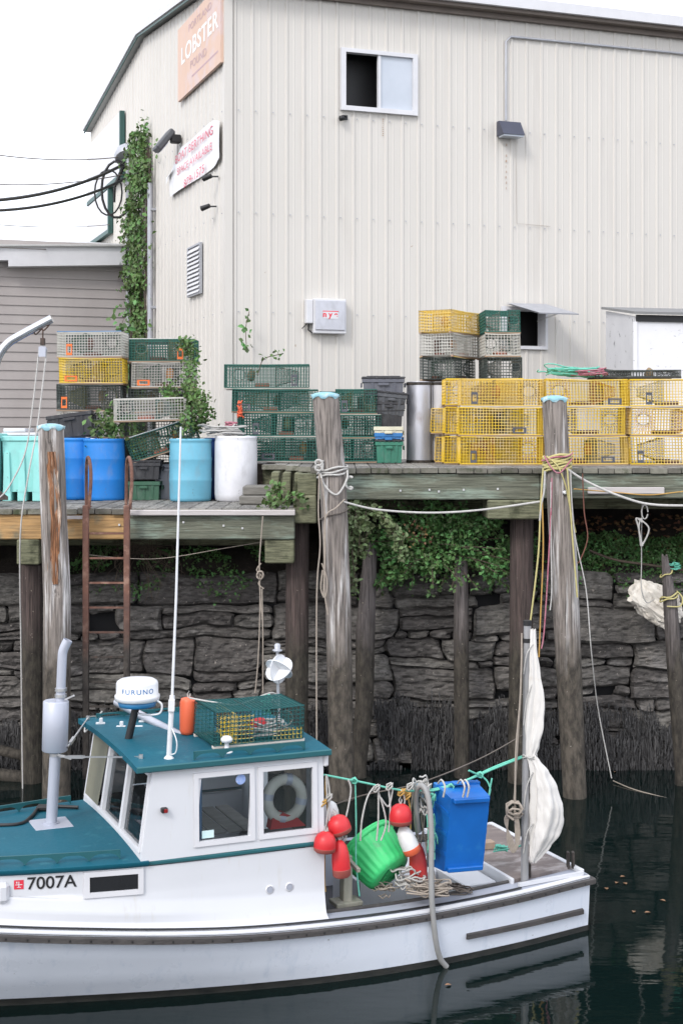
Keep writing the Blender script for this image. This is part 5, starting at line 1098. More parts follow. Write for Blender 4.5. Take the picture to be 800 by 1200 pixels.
# white foam float tied at right
def blob(name, px, py, D, rx, ry, rz_, m, label, cat, parent=None):
    c = wp(px, py, D); mb = MB(Matrix.Translation(c)); n1, n2 = 26, 18; vs = []
    for j in range(n2+1):
        for i in range(n1):
            a = 2*math.pi*i/n1; b = math.pi*j/n2; p = Vector((math.cos(a)*math.sin(b), math.sin(a)*math.sin(b), math.cos(b))); k = 1 + .22*noise.noise(p*1.7+Vector((px, 0, 0))) + .14*noise.noise(p*5) + .05*noise.noise(p*13)
            vs.append((p.x*rx*k, p.y*ry*k, p.z*rz_*k))
    mb.add(vs, [[j*n1+i, (j+1)*n1+i, (j+1)*n1+(i+1) % n1, j*n1+(i+1) % n1] for j in range(n2) for i in range(n1)]); o = mb.build(name, m, parent)
    if parent is None: tag(o, label, cat)
    return o
ff = thing('foam_float', 'chunky broken white foam float tied beside the thin right piling', 'float', wp(765, 710, 18.4))
M_ = Matrix.Translation(wp(768, 707, 18.5)) @ Matrix.Rotation(R(32), 4, 'Y'); mb = MB(M_); vs = []; n1, n2 = 40, 26
for j in range(n2+1):
    for i in range(n1):
        a = 2*math.pi*i/n1; b = math.pi*j/n2; p = Vector((math.cos(a)*math.sin(b), math.sin(a)*math.sin(b), math.cos(b))); k = 1 + .25*noise.noise(p*1.6+Vector((7, 0, 0))) + .16*noise.noise(p*4.5) + .09*noise.noise(p*11) + .04*noise.noise(p*25)
        q = Vector((math.copysign(abs(p.x)**.7, p.x)*.34, math.copysign(abs(p.y)**.7, p.y)*.16, math.copysign(abs(p.z)**.8, p.z)*.22))*k; vs.append(q)
mb.add(vs, [[j*n1+i, (j+1)*n1+i, (j+1)*n1+(i+1) % n1, j*n1+(i+1) % n1] for j in range(n2) for i in range(n1)]); mb.build('foam', foamw, ff)
rope('float_rope', [wp(752, 590, 18.0), wp(751, 625, 18.1), wp(751, 660, 18.2), wp(751, 690, 18.2), wp(757, 706, 18.25), wp(766, 702, 18.25)], .008, ropew, parent=ff)
mb = MB(); c = wp(752, 612, 18.0); 
for k in range(3): mb.tube(smooth_pts([c, c+Vector((random.uniform(-.1, .1), 0, .05)), c+Vector((random.uniform(-.12, .12), 0, -.08)), c+Vector((random.uniform(-.04, .04), 0, -.3))]), .012, 5)
mb.tube([c+Vector((.03+.04*math.cos(a*.6), 0, .13+.09*math.sin(a*.6))) for a in range(11)], .010, 5); tag(mb.build('rope_knot', ropew), 'frayed white rope knot hanging above the foam float', 'rope')
mb = MB(); c = wp(783, 700, 18.1); wrap(mb, c, .11, 2, .011, .07, .03); wrap(mb, wp(780, 673, 18.1), .075, 1, .009, .02, .03); mb.tube(smooth_pts([c+Vector((.1,0,.08)), c+Vector((.16,-.05,.0)), c+Vector((.12,-.1,-.10)), c+Vector((-.05,-.12,-.1))]), .010, 5); tag(mb.build('rope_loops', ropey), 'yellowish rope loops round the head of the thin right piling', 'rope')
mb = MB(); tangle(mb, wp(790, 668, 18.4), .08, .05, .08, 8, .006); tag(mb.build('net_scrap', ropeg), 'scrap of green net beside the thin right piling', 'net')
# branch lying on the bank
mb = MB(); mb.tube(smooth_pts([wp(690, 645, 18.9), wp(720, 656, 18.8), wp(760, 662, 18.9), wp(800, 668, 19)]), .018, 5); tag(mb.build('dead_branch', stemm), 'long dead branch lying on the bank at right', 'branch')
# floating leaves
for i in range(9):
    px, py = [(722, 1035), (729, 1028), (732, 1036), (758, 1070), (710, 1042), (742, 1069), (525, 1155), (720, 905), (776, 1056)][i]; Y = EYE*F/(py-HY); X = wx(px, Y); mb = MB(); leaf(mb, Vector((X, Y, .006)), .06, Vector((.05, .05, 1)))
    tag(mb.build('floating_leaf', leafr), ['leaf nearest the stern corner of a row of three', 'leaf highest of the three behind the stern', 'leaf right of the two close ones behind the stern', 'lowest right leaf floating off the stern', 'single leaf close behind the stern transom', 'leaf in the middle of the water behind the stern', 'leaf floating in front of the hull below the hose', 'leaf floating far back by the right piling', 'leaf floating closest to the right picture edge'][i], 'leaf', 'leaves floating on the water')

# ------------------------------------------------------------------ fishing boat
BT = Matrix.Translation((1.88, 13.62, 0)) @ Matrix.Rotation(R(203), 4, 'Z')     # local x forward, y to the near side, origin at the transom
boat = thing('lobster_boat', 'white lobster boat with teal cabin roof moored below the pier', 'boat', BT)
def itp(tab):
    def f(u):
        if u <= tab[0][0]: return tab[0][1]
        for i in range(len(tab)-1):
            if u <= tab[i+1][0]:
                x0, y0 = tab[i]; x1, y1 = tab[i+1]; t = (u-x0)/(x1-x0)
                m0 = (tab[i+1][1]-tab[max(i-1,0)][1])/(tab[i+1][0]-tab[max(i-1,0)][0])*(x1-x0) if i > 0 else y1-y0
                m1 = (tab[min(i+2,len(tab)-1)][1]-y0)/(tab[min(i+2,len(tab)-1)][0]-x0)*(x1-x0)
                return (2*t**3-3*t**2+1)*y0+(t**3-2*t*t+t)*m0+(-2*t**3+3*t*t)*y1+(t**3-t*t)*m1
        return tab[-1][1]
    return f
vr = itp([(0,.90),(.86,1.06),(1.73,1.16),(2.6,1.2),(3.3,1.2),(3.9,1.16),(4.5,1.08),(5.2,.95),(5.8,.77),(6.5,.45),(7.1,.12),(7.3,.01)])
vw = itp([(0,.86),(.86,1.01),(1.73,1.095),(2.5,1.08),(3.2,.98),(3.88,.84),(4.52,.68),(5.16,.5),(5.8,.30),(6.5,.06),(6.8,.005),(7.3,.004)])
zr = itp([(0,.485),(.9,.475),(1.8,.475),(2.7,.50),(3.6,.555),(5.25,.72),(6.3,.85),(7.3,.98)])
sv = itp([(2.6,1.0),(3.5,1.01),(4.16,.985),(4.7,.90),(5.2,.79),(5.8,.60),(6.3,.36),(6.6,.05)])
LB = 7.3
def sect(u, b, sg):
    """b 0..1 from keel to rail"""
    pts = [(vw(u)*.25, -.35), (vw(u)*.8, -.16), (vw(u), 0), (vw(u)+(vr(u)-vw(u))*.45, zr(u)*.36), (vw(u)+(vr(u)-vw(u))*.80, zr(u)*.72), (vr(u), zr(u))]
    k = b*(len(pts)-1); i = min(int(k), len(pts)-2); t = k-i; p = [pts[i][0]*(1-t)+pts[i+1][0]*t, pts[i][1]*(1-t)+pts[i+1][1]*t]
    return (u, sg*p[0], p[1])
mb = MB(BT)
for sg in (1, -1): mb.grid(lambda a, b, sg=sg: sect(LB*a, b, sg), 70, 20)
n_ = 20; vs = [sect(0, j/n_, 1) for j in range(n_+1)] + [sect(0, j/n_, -1) for j in range(n_, -1, -1)]; mb.add(vs, [list(range(len(vs)))])
hull = mb.build('hull', hullw, boat)
mb = MB(BT)
for sg in (1, -1):
    def bootf(a, b, sg=sg):
        u = LB*a; z = -.1 + (.15+.03*a)*b; k = max(0, z)/zr(u); return (u, sg*(vw(u)+(vr(u)-vw(u))*(1.25*min(k, .36))+.006) if z > 0 else sg*(vw(u)+.006), z)
    mb.grid(bootf, 70, 4)
mb.quad((-.004, -.87, -.1), (-.004, .87, -.1), (-.004, .88, .05), (-.004, -.88, .05)); mb.build('waterline_band', bottomp, boat)
def strip(mb, u0, u1, vf, zf, hw, h0, h1, n=60, sgs=(1, -1)):   # rounded strip following the side: outward width hw
    for sg in sgs:
        for i in range(n):
            ua, ub = u0+(u1-u0)*i/n, u0+(u1-u0)*(i+1)/n; q = []
            for u in (ua, ub): v, z = vf(u), zf(u); q += [(u, sg*v, z+h0), (u, sg*(v+hw), z+h0+.008), (u, sg*(v+hw), z+h1-.008), (u, sg*v, z+h1)]
            mb.add(q, [[0,1,5,4],[1,2,6,5],[2,3,7,6],[3,0,4,7]])
            if i == 0: mb.add(q[:4], [[0,1,2,3]])
            if i == n-1: mb.add(q[4:], [[3,2,1,0]])
mb = MB(BT); strip(mb, -.02, LB, vr, zr, .032, -.062, -.004); mb.box(-.05, -.0, -.93, .93, .425, .482, .01); mb.build('rub_rail', rubr, boat)
mb = MB(BT)
for k in range(46):
    u = .08+k*.155; 
    if u < 7: mb.box(u-.006, u+.006, vr(u)+.028, vr(u)+.036, zr(u)-.04, zr(u)-.026)
mb.build('rail_bolt', black, boat)['kind'] = 'stuff'
mb = MB(BT); strip(mb, .0, LB, lambda u: vr(u)-.05, zr, .05, -.003, .022); mb.build('toe_rail', cabw, boat)
mb = MB(BT); strip(mb, .75, LB, lambda u: vr(u)-.075, zr, .022, .024, .040, sgs=(1, -1)); mb.build('black_gunwale_strip', black, boat)
mb = MB(BT)         # lower side strip of black rubber near the stern
def zst(u): return .165 + .012*u
strip(mb, .08, 1.36, lambda u: vw(u)+(vr(u)-vw(u))*.42, zst, .035, 0, .055, 20, (1,)); mb.build('side_fender_strip', rubr, boat)
# washboard, side deck, platform, cockpit
mb = MB(BT)
for sg in (1, -1):
    mb.grid(lambda a, b, sg=sg: (3.0*a, sg*(vr(3.0*a)-.05-.19*b), zr(3.0*a)+.021+.006*b), 24, 2)
    mb.grid(lambda a, b, sg=sg: (.76+2.24*a, sg*(vr(.76+2.24*a)-.24), zr(.76+2.24*a)+.027-.05*b), 24, 1)
mb.grid(lambda a, b: (.005+.06*b, (vr(0)-.02)*(2*a-1), zr(0)+.024), 4, 1)
mb.build('washboard', washb, boat)
mb = MB(BT)
for sg in (1, -1): mb.grid(lambda a, b, sg=sg: (2.6+4.7*a, sg*(vr(2.6+4.7*a)-.05)*(1-b), zr(2.6+4.7*a)+.018), 60, 2)
mb.build('foredeck', cabw, boat)
mb = MB(BT)
for sg in (1, -1): mb.grid(lambda a, b, sg=sg: (.76+1.9*a, sg*(vr(.76+1.9*a)-.25), .10+(zr(1)-.13)*b), 16, 1)
mb.quad((.76, -.86, .1), (.76, .86, .1), (.76, .86, .44), (.76, -.86, .44)); mb.build('cockpit_side', mat('cockpit_grey', (.40, .42, .47), (.34, .36, .41), 3, rough=.6), boat)
mb = MB(BT); mb.quad((.7, -.95, .10), (2.7, -.95, .10), (2.7, .95, .10), (.7, .95, .10)); mb.quad((2.7, -.90, .40), (4.1, -.90, .40), (4.1, .90, .40), (2.7, .90, .40)); mb.quad((2.7, -.90, .10), (2.7, .90, .10), (2.7, .90, .40), (2.7, -.90, .40)); mb.build('cockpit_floor', floorm, boat)
mb = MB(BT); strip(mb, .77, 2.62, lambda u: vr(u)-.262, zr, .02, -.01, .050); mb.build('coaming_lip', rubr, boat)
mb = MB(BT)
for i in range(1): mb.add([(.07, -.80, .50), (.74, -.86, .50), (.74, .82, .50), (.07, .70, .50), (.07, -.80, .535), (.74, -.86, .535), (.74, .82, .535), (.07, .70, .535)], [[0,3,2,1],[4,5,6,7],[0,1,5,4],[1,2,6,5],[2,3,7,6],[3,0,4,7]])
mb.build('stern_platform', plyw, boat)
mb = MB(BT); mb.box(.742, .775, -.86, .84, .44, .55, .006); mb.box(.02, .066, -.86, .84, .505, .545, .006)
for sg in (1, -1): mb.bar((.05, sg*.86, .52), (.75, sg*(.93), .52), .03, True)
mb.build('platform_trim', cabw, boat)
for (px, py, s_) in ((667, 1012, 1), (616, 1020, .8)):
    b_ = wp(px, py+8, 12.95 if px > 650 else 12.7); mb = MB(); 
    for dx in (-.015, .03): mb.box(b_.x+dx-.012, b_.x+dx+.012, b_.y-.03, b_.y+.03, .52, .52+.15*s_, .004)
    mb.build('stern_post', rust, boat)
mb = MB(BT); mb.box(1.15, 1.95, -.45, .15, .101, .50, .03); mb.build('engine_box', cabw, boat)
mb = MB(BT); mb.box(.80, 1.12, -.3, .62, .101, .47, .01); mb.build('locker', cabw, boat)
mb = MB(BT); mb.box(2.28, 2.36, .70, .80, .101, .92, .008); mb.box(2.20, 2.44, .66, .84, .5, .54, .006); mb.bar((2.32, .75, .9), (2.32, 1.02, .86), .03, True); mb.build('hauler_post', mat('grey_green_wood', (.30, .29, .24), (.2, .2, .16), 5, (3, 3, .6), .85, .4), boat)
# cabin side lofted all round
mb = MB(BT)
def sidef(u, b, sg):
    zt = 1.10; pr = [(sv(u)+(vr(u)-.085-sv(u))*.98, zr(u)+.026), (sv(u)+(vr(u)-.085-sv(u))*.40, zr(u)+.06), (sv(u)+.028, zr(u)+.13), (sv(u)+.006, zr(u)+.24), (sv(u), .9), (sv(u), zt)]
    k = b*5; i = min(int(k), 4); t = k-i; return (u, sg*(pr[i][0]*(1-t)+pr[i+1][0]*t), pr[i][1]*(1-t)+pr[i+1][1]*t)
for sg in (1, -1): mb.grid(lambda a, b, sg=sg: sidef(2.62+3.98*a, b, sg), 60, 25)
vs = [sidef(2.62, j/12, 1) for j in range(13)]; mb.add(vs + [(2.62, .93, 1.10), (2.62, .93, .5)], [list(range(15))]); vs = [sidef(2.62, j/12, -1) for j in range(13)]; mb.add(vs + [(2.62, -.93, 1.10), (2.62, -.93, .5)], [list(range(15))[::-1]])
for sg in (1, -1): mb.quad((2.62, sg*.93, .42), (4.1, sg*.93, .42), (4.1, sg*.93, 1.10), (2.62, sg*.93, 1.10))
mb.build('cabin_side', cabw, boat)
# trunk top
mb = MB(BT); us = [4.10+2.55*i/30 for i in range(31)]
def tz(u): return 1.102
for sg in (1, -1):
    mb.grid(lambda a, b, sg=sg: (us[0]+2.55*a, sg*(sv(us[0]+2.55*a)+.035)*(1-b), 1.148+.03*(1-(1-b)**2)), 40, 8)
    mb.grid(lambda a, b, sg=sg: (us[0]+2.55*a, sg*(sv(us[0]+2.55*a)+.035-(.0 if b > .1 else .03)), 1.102+.046*b), 40, 2)
ttop = mb.build('trunk_top', teal, boat)
mb = MB(BT); strip(mb, 2.62, 4.12, lambda u: sv(u), lambda u: 1.106, .014, 0, .034, 16); mb.build('teal_stripe', teald, boat)
def handrail(mb, us_, vf, z, span=.235, h=.075):
    u0, u1 = us_; n = round((u1-u0)/span)
    for i in range(n):
        a, b = u0+(u1-u0)*i/n, u0+(u1-u0)*(i+1)/n; N = 12; q = []
        for k in range(N+1):
            u = a+(b-a)*k/N; t = abs(2*k/N-1); lo_ = z + (h*.70)*(1-t**3.5) if 0 < k < N else z
            for dv_ in (-.010, .010): q += [(u, vf(u)+dv_, lo_), (u, vf(u)+dv_, z+h)]
        mb.add(q, [f for k in range(N) for f in ([4*k, 4*k+1, 4*k+5, 4*k+4], [4*k+2, 4*k+6, 4*k+7, 4*k+3], [4*k+1, 4*k+3, 4*k+7, 4*k+5], [4*k, 4*k+4, 4*k+6, 4*k+2])])
    for u in (u0, u1): mb.add([(u, vf(u)-.015, z), (u, vf(u)+.015, z), (u, vf(u)+.015, z+h), (u, vf(u)-.015, z+h)], [[0,1,2,3]])
mb = MB(BT); handrail(mb, (4.30, 6.2), lambda u: sv(u)-.075, 1.155); mb.build('handrail', teald, ttop)
mb = MB(BT); handrail(mb, (4.30, 6.2), lambda u: -sv(u)+.075, 1.155); mb.build('handrail', teald, ttop)
# wheelhouse
wh = None
mb = MB(BT)
A1 = lambda u: (4.11-u)/1.49
hs = [(A1(3.69), A1(3.26), .157, .875), (A1(3.15), A1(2.72), .157, .875)]
mb.panel((4.16, 1.0, 1.14), (2.62, 1.0, 1.14), (2.62, .975, 1.835), (4.06, .975, 1.835), .04, hs)
mb.panel((2.62, -1.0, 1.14), (4.16, -1.0, 1.14), (4.06, -.975, 1.835), (2.62, -.975, 1.835), .04, [(1-h[1], 1-h[0], h[2], h[3]) for h in hs])
fw = [(.035, .325, .13, .93), (.355, .645, .13, .93), (.675, .965, .13, .93)]
mb.panel((4.162, -.998, 1.142), (4.162, .998, 1.142), (4.06, .973, 1.835), (4.06, -.973, 1.835), .04, fw)
mb.box(2.62, 2.68, -.95, .95, 1.72, 1.835); mb.box(2.62, 2.66, .70, .955, .9, 1.719); mb.box(2.62, 2.66, -.955, -.35, .5, 1.719)
wh = mb.build('wheelhouse', cabw, boat)
def onwall(u, z, off): t = (z-1.14)/.695; return (u, 1.0-.025*t+off, z)
def frame_on(mb, u1, u0, z0, z1, bw, off=.012):
    P = lambda u, z, o: onwall(u, z, o)
    for (a, b, c, d_) in ((u1+bw, u1, z0-bw, z1+bw), (u0, u0-bw, z0-bw, z1+bw), (u1, u0, z0-bw, z0), (u1, u0, z1, z1+bw)):
        q = [P(a, c, off), P(b, c, off), P(b, d_, off), P(a, d_, off), P(a, c, -.002), P(b, c, -.002), P(b, d_, -.002), P(a, d_, -.002)]; mb.add(q, [[0,1,2,3],[0,4,5,1],[1,5,6,2],[2,6,7,3],[3,7,4,0]])
for (u1, u0) in ((3.69, 3.26), (3.15, 2.72)):
    mb = MB(BT); frame_on(mb, u1, u0, 1.25, 1.748, .04, .014); fr = mb.build('window_frame', trimw, wh)
    mb = MB(BT); mb.quad(onwall(u1+.002, 1.249, -.02), onwall(u0-.002, 1.249, -.02), onwall(u0-.002, 1.75, -.02), onwall(u1+.002, 1.75, -.02)); mb.build('pane', glass, wh)
    mb = MB(BT); q = lambda u, z: (u, -onwall(u, z, -.02)[1], z); mb.quad(q(u1, 1.25), q(u0, 1.25), q(u0, 1.75), q(u1, 1.75)); mb.build('pane', glass, wh)
def onfront(v, b, off): return Vector((4.162-.102*b+off, v*(1-.025*b), 1.142+.693*b))
for k, h in enumerate(fw):
    va, vb = -.998+1.996*h[0], -.998+1.996*h[1]
    mb = MB(BT); mb.quad(onfront(va, .12, -.02), onfront(vb, .12, -.02), onfront(vb, .94, -.02), onfront(va, .94, -.02))
    if k == 0:
        mb = MB(BT); mb.quad(onfront(va-.02, .10, .012), onfront(vb-.10, .10, .012), onfront(vb-.02, .95, .012), onfront(va-.02, .95, .012)); o = mb.build('window_cover_board', olive, wh)
    else: mb.build('pane', glass, wh)
    mb = MB(BT); bw = .03
    for (a, b, c, d_) in ((va-bw, va, .09, .97), (vb, vb+bw, .09, .97), (va, vb, .09, .13), (va, vb, .93, .97)):
        q = [onfront(a, c, .014), onfront(b, c, .014), onfront(b, d_, .014), onfront(a, d_, .014), onfront(a, c, 0), onfront(b, c, 0), onfront(b, d_, 0), onfront(a, d_, 0)]; mb.add(q, [[0,1,2,3],[0,4,5,1],[1,5,6,2],[2,6,7,3],[3,7,4,0]])
    mb.build('window_frame', trimw, wh)
# roof
mb = MB(BT)
def rfc(a, b, dz): u = 2.57+1.63*a; v = -1.03+2.06*b; return (u, v, 1.885+.035*(1-(2*b-1)**2)-dz)
mb.grid(lambda a, b: rfc(a, b, 0), 8, 16); mb.grid(lambda a, b: rfc(a, b, .045), 8, 16)
for e in ((0, 0), (1, 0)): mb.grid(lambda a, b, e=e: rfc(e[0], a, .045*b), 16, 1)
for e in (0, 1): mb.grid(lambda a, b, e=e: rfc(a, e, .045*b), 8, 1)
rf = mb.build('roof', teal, boat)
mb = MB(BT); strip(mb, 2.57, 4.20, lambda u: 1.026, lambda u: 1.84, .012, 0, .05, 6); mb.build('roof_edge', teald, rf)
mb = MB(BT); handrail(mb, (2.78, 3.72), lambda u: .96, 1.888, .235, .07); mb.build('handrail', teald, rf)
mb = MB(BT); handrail(mb, (2.78, 4.05), lambda u: -.96, 1.888, .25, .045); mb.build('handrail', teald, rf)
mb = MB(BT); mb.box(2.575, 2.617, .86, .99, 1.74, 1.838, .01); mb.build('roof_bracket', trimw, rf)
for (px, py) in ((142, 852), (118, 848), (168, 846), (162, 852)):
    z_ = 1.91; Y = (EYE-z_)*F/(py-HY); mb = MB(); c = Vector((wx(px, Y), Y, z_)); mb.box(c.x-.04, c.x+.04, c.y-.015, c.y+.015, z_-.01, z_+.012, .003)
    if px < 150: mb.box(c.x-.01, c.x+.02, c.y-.015, c.y+.015, z_+.01, z_+.05, .004)
    mb.build('roof_cleat', radw, rf)
mb = MB(BT); mb.lathe([(.05, 0), (.04, .02), (.018, .03), (.018, .08), (.045, .085), (.05, .11), (.03, .13), (.005, .135)], 14, Matrix.Translation((3.40, .82, 1.895))); mb.build('roof_light', radw, rf)
# exhaust stack
DX = 12.04; ex = MB(); p0 = wp(60, 974, DX)
ex.tube([wp(60, 974, DX), wp(65, 885, DX)], .048, 16); ex.tube([wp(60, 972, DX), wp(60.3, 963, DX)], .068, 16); exo = ex.build('exhaust_pipe', silver, boat)
mb = MB(BT); c = BT.inverted() @ p0; mb.box(c.x-.16, c.x+.16, c.y-.17, c.y+.17, 1.168, 1.18, .004); mb.build('base_plate', silver, exo)
mb = MB(); a, b = wp(64.5, 880, DX), wp(66, 821, DX); mb.tube([a, a.lerp(b, .02), b.lerp(a, .02), b], [.100, .108, .108, .100], 28); mb.build('muffler', silver, exo)
mb = MB(); mb.tube(smooth_pts([wp(71, 822, DX), wp(73, 775, DX), wp(74.5, 762, DX), wp(80, 750, DX)], 5), .040, 16, cap=False); mb.build('tail_pipe', silver, exo)
mb = MB(); 
for (px, py) in ((71.5, 815), (65, 884), (71.7, 808)): c = wp(px, py, DX); mb.tube([c-Vector((0,0,.012)), c+Vector((0,0,.012))], .052, 14)
mb.bar(wp(68, 884, DX-.06), wp(84, 889, DX-.06), .02, True); mb.bar(wp(72, 822, DX), wp(87, 815, DX-.05), .014, True); mb.build('clamp', steel, exo)
e1 = Vector(BT @ Vector((4.10, .78, 1.91))); e2 = Vector(BT @ Vector((4.14, -.90, 1.91)))
for e, (s0, s1) in ((e1, (69, 887)), (e2, (79, 876))):
    mb = MB(); a = wp(s0, s1, DX-.03); mb.bar(a, e, .012); mb.bar(a.lerp(e, .12), a.lerp(e, .32), .026, True); mb.bar(e-Vector((0,0,.02)), e+Vector((0,0,.02)), .03, True); mb.build('stay_rod', steel, exo)
# radar
DR = 11.94; rp = MB(); rp.tube([wp(150, 869, DR), wp(160, 826, DR)], .032, 12); b_ = wp(150, 870, DR); rp.box(b_.x-.12, b_.x+.12, b_.y-.10, b_.y+.10, b_.z-.012, b_.z+.004, .003); rd = rp.build('radar_post', black, boat)
c = wp(161, 821, DR); mb = MB(Matrix.Translation(c)); mb.lathe([(.10, -.055), (.15, -.045), (.165, -.002), (.15, .0)], 26); mb.build('radar_base', radb, rd)
mb = MB(Matrix.Translation(c)); mb.lathe([(.165, .0), (.185, .008), (.190, .035), (.188, .05), (.176, .058), (.176, .145), (.168, .165), (.14, .182), (.08, .19), (.0, .192)], 40); dm = mb.build('radome', radw, rd)
mb = MB(); 
def onc(x, y): a = R(-90+10) + x/.178; return c + Vector((.1785*math.cos(a), .1785*math.sin(a), .100+y))
letters_fit(mb, 'FURUNO', .285, .040, onc, .004, 1.25); mb.build('lettering', mat('letter_blue', (.02, .16, .42), rough=.4), rd)
mb = MB(); mb.tube(smooth_pts([c+Vector((.14,-.05,.02)), c+Vector((.21,-.05,-.02)), c+Vector((.19,-.05,-.1)), c+Vector((.06,-.04,-.11)), c+Vector((0,0,-.1))]), .009, 6); mb.build('radar_cable', radw, rd)
# antenna
mb = MB(); DA_ = 11.32; mb.tube([wp(198, 886, DA_), wp(202, 815, DA_)], .021, 8); mb.tube([wp(202, 815, DA_), wp(206.5, 700, DA_), wp(212, 500, DA_)], [.012, .0105, .0075], 7); an = mb.build('whip_antenna', radw, boat)
mb = MB(); b_ = wp(198, 888, DA_); mb.lathe([(.04, -.02), (.04, 0), (.02, .02)], 12, Matrix.Translation(b_)); mb.bar(wp(201, 833, DA_-.02), wp(201.5, 820, DA_-.02), .048, True); mb.tube(smooth_pts([wp(200, 850, DA_), wp(207, 868, DA_-.05), wp(206, 882, DA_-.04), wp(199, 884, DA_)]), .006, 5); mb.build('antenna_mount', radw, an)
# pipe lying on roof
mb = MB(); mb.tube([wp(215, 864, 12.12), wp(180, 846, 12.55), wp(137, 823, 13.1)], .036, 14, cap=False); mb.tube([wp(215, 864, 12.12), wp(180, 846, 12.55), wp(137, 823, 13.1)], .029, 14, cap=False); rest = mb.build('roof_pipe', galv, boat)
mb = MB(); b_ = wp(213, 872, 12.1); mb.box(b_.x-.06, b_.x+.06, b_.y-.05, b_.y+.05, 1.88, b_.z+.05, .01); mb.build('pipe_rest', black, boat)
# radar reflector
DQ = 13.0; c = wp(327, 784, DQ); mb = MB(); mb.tube([wp(327, 870, DQ), wp(325, 764, DQ)], .014, 8); rr_ = mb.build('reflector_pole', metalg, boat)
mb = MB(); rad = .13
for ax in ((.816, -.577, 0), (-.408, -.577, .707), (-.408, -.577, -.707)):
    n = Vector(ax).normalized(); u = n.orthogonal().normalized(); v = n.cross(u)
    ring = [c + u*rad*math.cos(a*.2618) + v*rad*math.sin(a*.2618) for a in range(24)]
    mb.add([p + n*.003 for p in ring], [list(range(24))]); mb.add([p - n*.003 for p in ring], [list(range(24))[::-1]])
    mb.tube(ring, .005, 4, closed=True)
mb.build('reflector_disc', radw, rr_)
mb = MB(Matrix.Translation(wp(325, 764, DQ))); mb.lathe([(.02, 0), (.045, .01), (.045, .02), (.025, .025), (.03, .06), (.02, .075), (.0, .08)], 12); mb.build('anchor_light', metalg, rr_)
# nav light, holes, number, sticker, port light
mb = MB(BT); p = onwall(3.97, 1.53, 0); mb.box(3.95, 4.0, p[1], p[1]+.045, 1.51, 1.55, .006); nl = mb.build('navigation_light', black, boat); mb = MB(BT); mb.box(3.955, 3.985, p[1]+.0455, p[1]+.055, 1.515, 1.545, .003); mb.build('lens', mat('dark_red_lens', (.25, .01, .01), rough=.2), nl)
def onside(u, z, off=0):
    b = 1.0; return Vector((u, (sv(u) if z > .78 else sidef(u, .55, 1)[1]) + off, z))
for u in (3.10, 2.93):
    mb = MB(BT @ Matrix.Translation(onside(u, .80, .004)) @ Matrix.Rotation(R(-90), 4, 'X')); mb.lathe([(.036, -.002), (.036, .006), (.028, .008)], 18, cap=False); o = mb.build('vent_ring', trimw, boat)
    mb = MB(BT @ Matrix.Translation(onside(u, .80, .005)) @ Matrix.Rotation(R(-90), 4, 'X')); mb.lathe([(.028, .001), (.001, .002)], 18, cap=False); mb.build('vent_plug', silver, o)
mb = MB(BT); letters(mb, '7007A', .135, lambda x, y: onside(4.83-x*1.02, 1.03+y*.98, .006), .0015); mb.build('registration_number', black, boat)
mb = MB(BT); zc = 1.03; 
mb.quad(onside(5.105, zc-.035, .004), onside(5.035, zc-.035, .004), onside(5.035, zc+.035, .004), onside(5.105, zc+.035, .004)); st = mb.build('sticker', red, boat)
mb = MB(BT); zs = zc
for (a, b, c_, d_) in ((5.095, 5.045, -.003, .003), (5.085, 5.055, -.022, -.018), (5.073, 5.067, -.022, .024), (5.09, 5.08, .01, .024)): mb.quad(onside(a, zc+c_, .006), onside(b, zc+c_, .006), onside(b, zc+d_, .006), onside(a, zc+d_, .006))
mb.build('sticker_print', trimw, st)
mb = MB(BT); P = onside
ua, ub, z0, z1 = 4.55, 4.18, .935, 1.055
for (a, b, c_, d_) in ((ua+.045, ua, z0-.04, z1+.04), (ub, ub-.04, z0-.04, z1+.04), (ua, ub, z0-.04, z0), (ua, ub, z1, z1+.04)):
    q = [P(a, c_, .02), P(b, c_, .02), P(b, d_, .02), P(a, d_, .02), P(a, c_, -.01), P(b, c_, -.01), P(b, d_, -.01), P(a, d_, -.01)]; mb.add(q, [[0,1,2,3],[0,4,5,1],[1,5,6,2],[2,6,7,3],[3,7,4,0]])
pf = mb.build('side_port', trimw, boat)
mb = MB(BT); mb.grid(lambda a, b: P(ua+(ub-ua)*a, z0+(z1-z0)*b, .006), 12, 1); mb.build('dark_pane', mat('dark_pane', (.015, .016, .018), rough=.15), pf)
mb = MB(BT); c = onside(5.19, .985, .03); mb.box(c.x-.05, c.x+.05, c.y-.04, c.y+.03, .90, 1.06, .03); mb.build('side_vent', cabw, boat)
mb = MB(); z_ = 1.19
def tp(px, py, z=1.185): Y = (EYE-z)*F/(py-HY); return Vector((wx(px, Y), Y, z))
mb.tube(smooth_pts([tp(-30, 966), tp(0, 967), tp(25, 965), tp(38, 956), tp(46, 947), tp(60, 945), tp(92, 946)]), .016, 6); mb.box(tp(50, 947).x-.05, tp(50, 947).x+.07, tp(50, 947).y-.05, tp(50, 947).y+.05, 1.17, 1.21, .01); tag(mb.build('black_hose', black), 'black hose lying across the teal foredeck cabin top', 'hose')
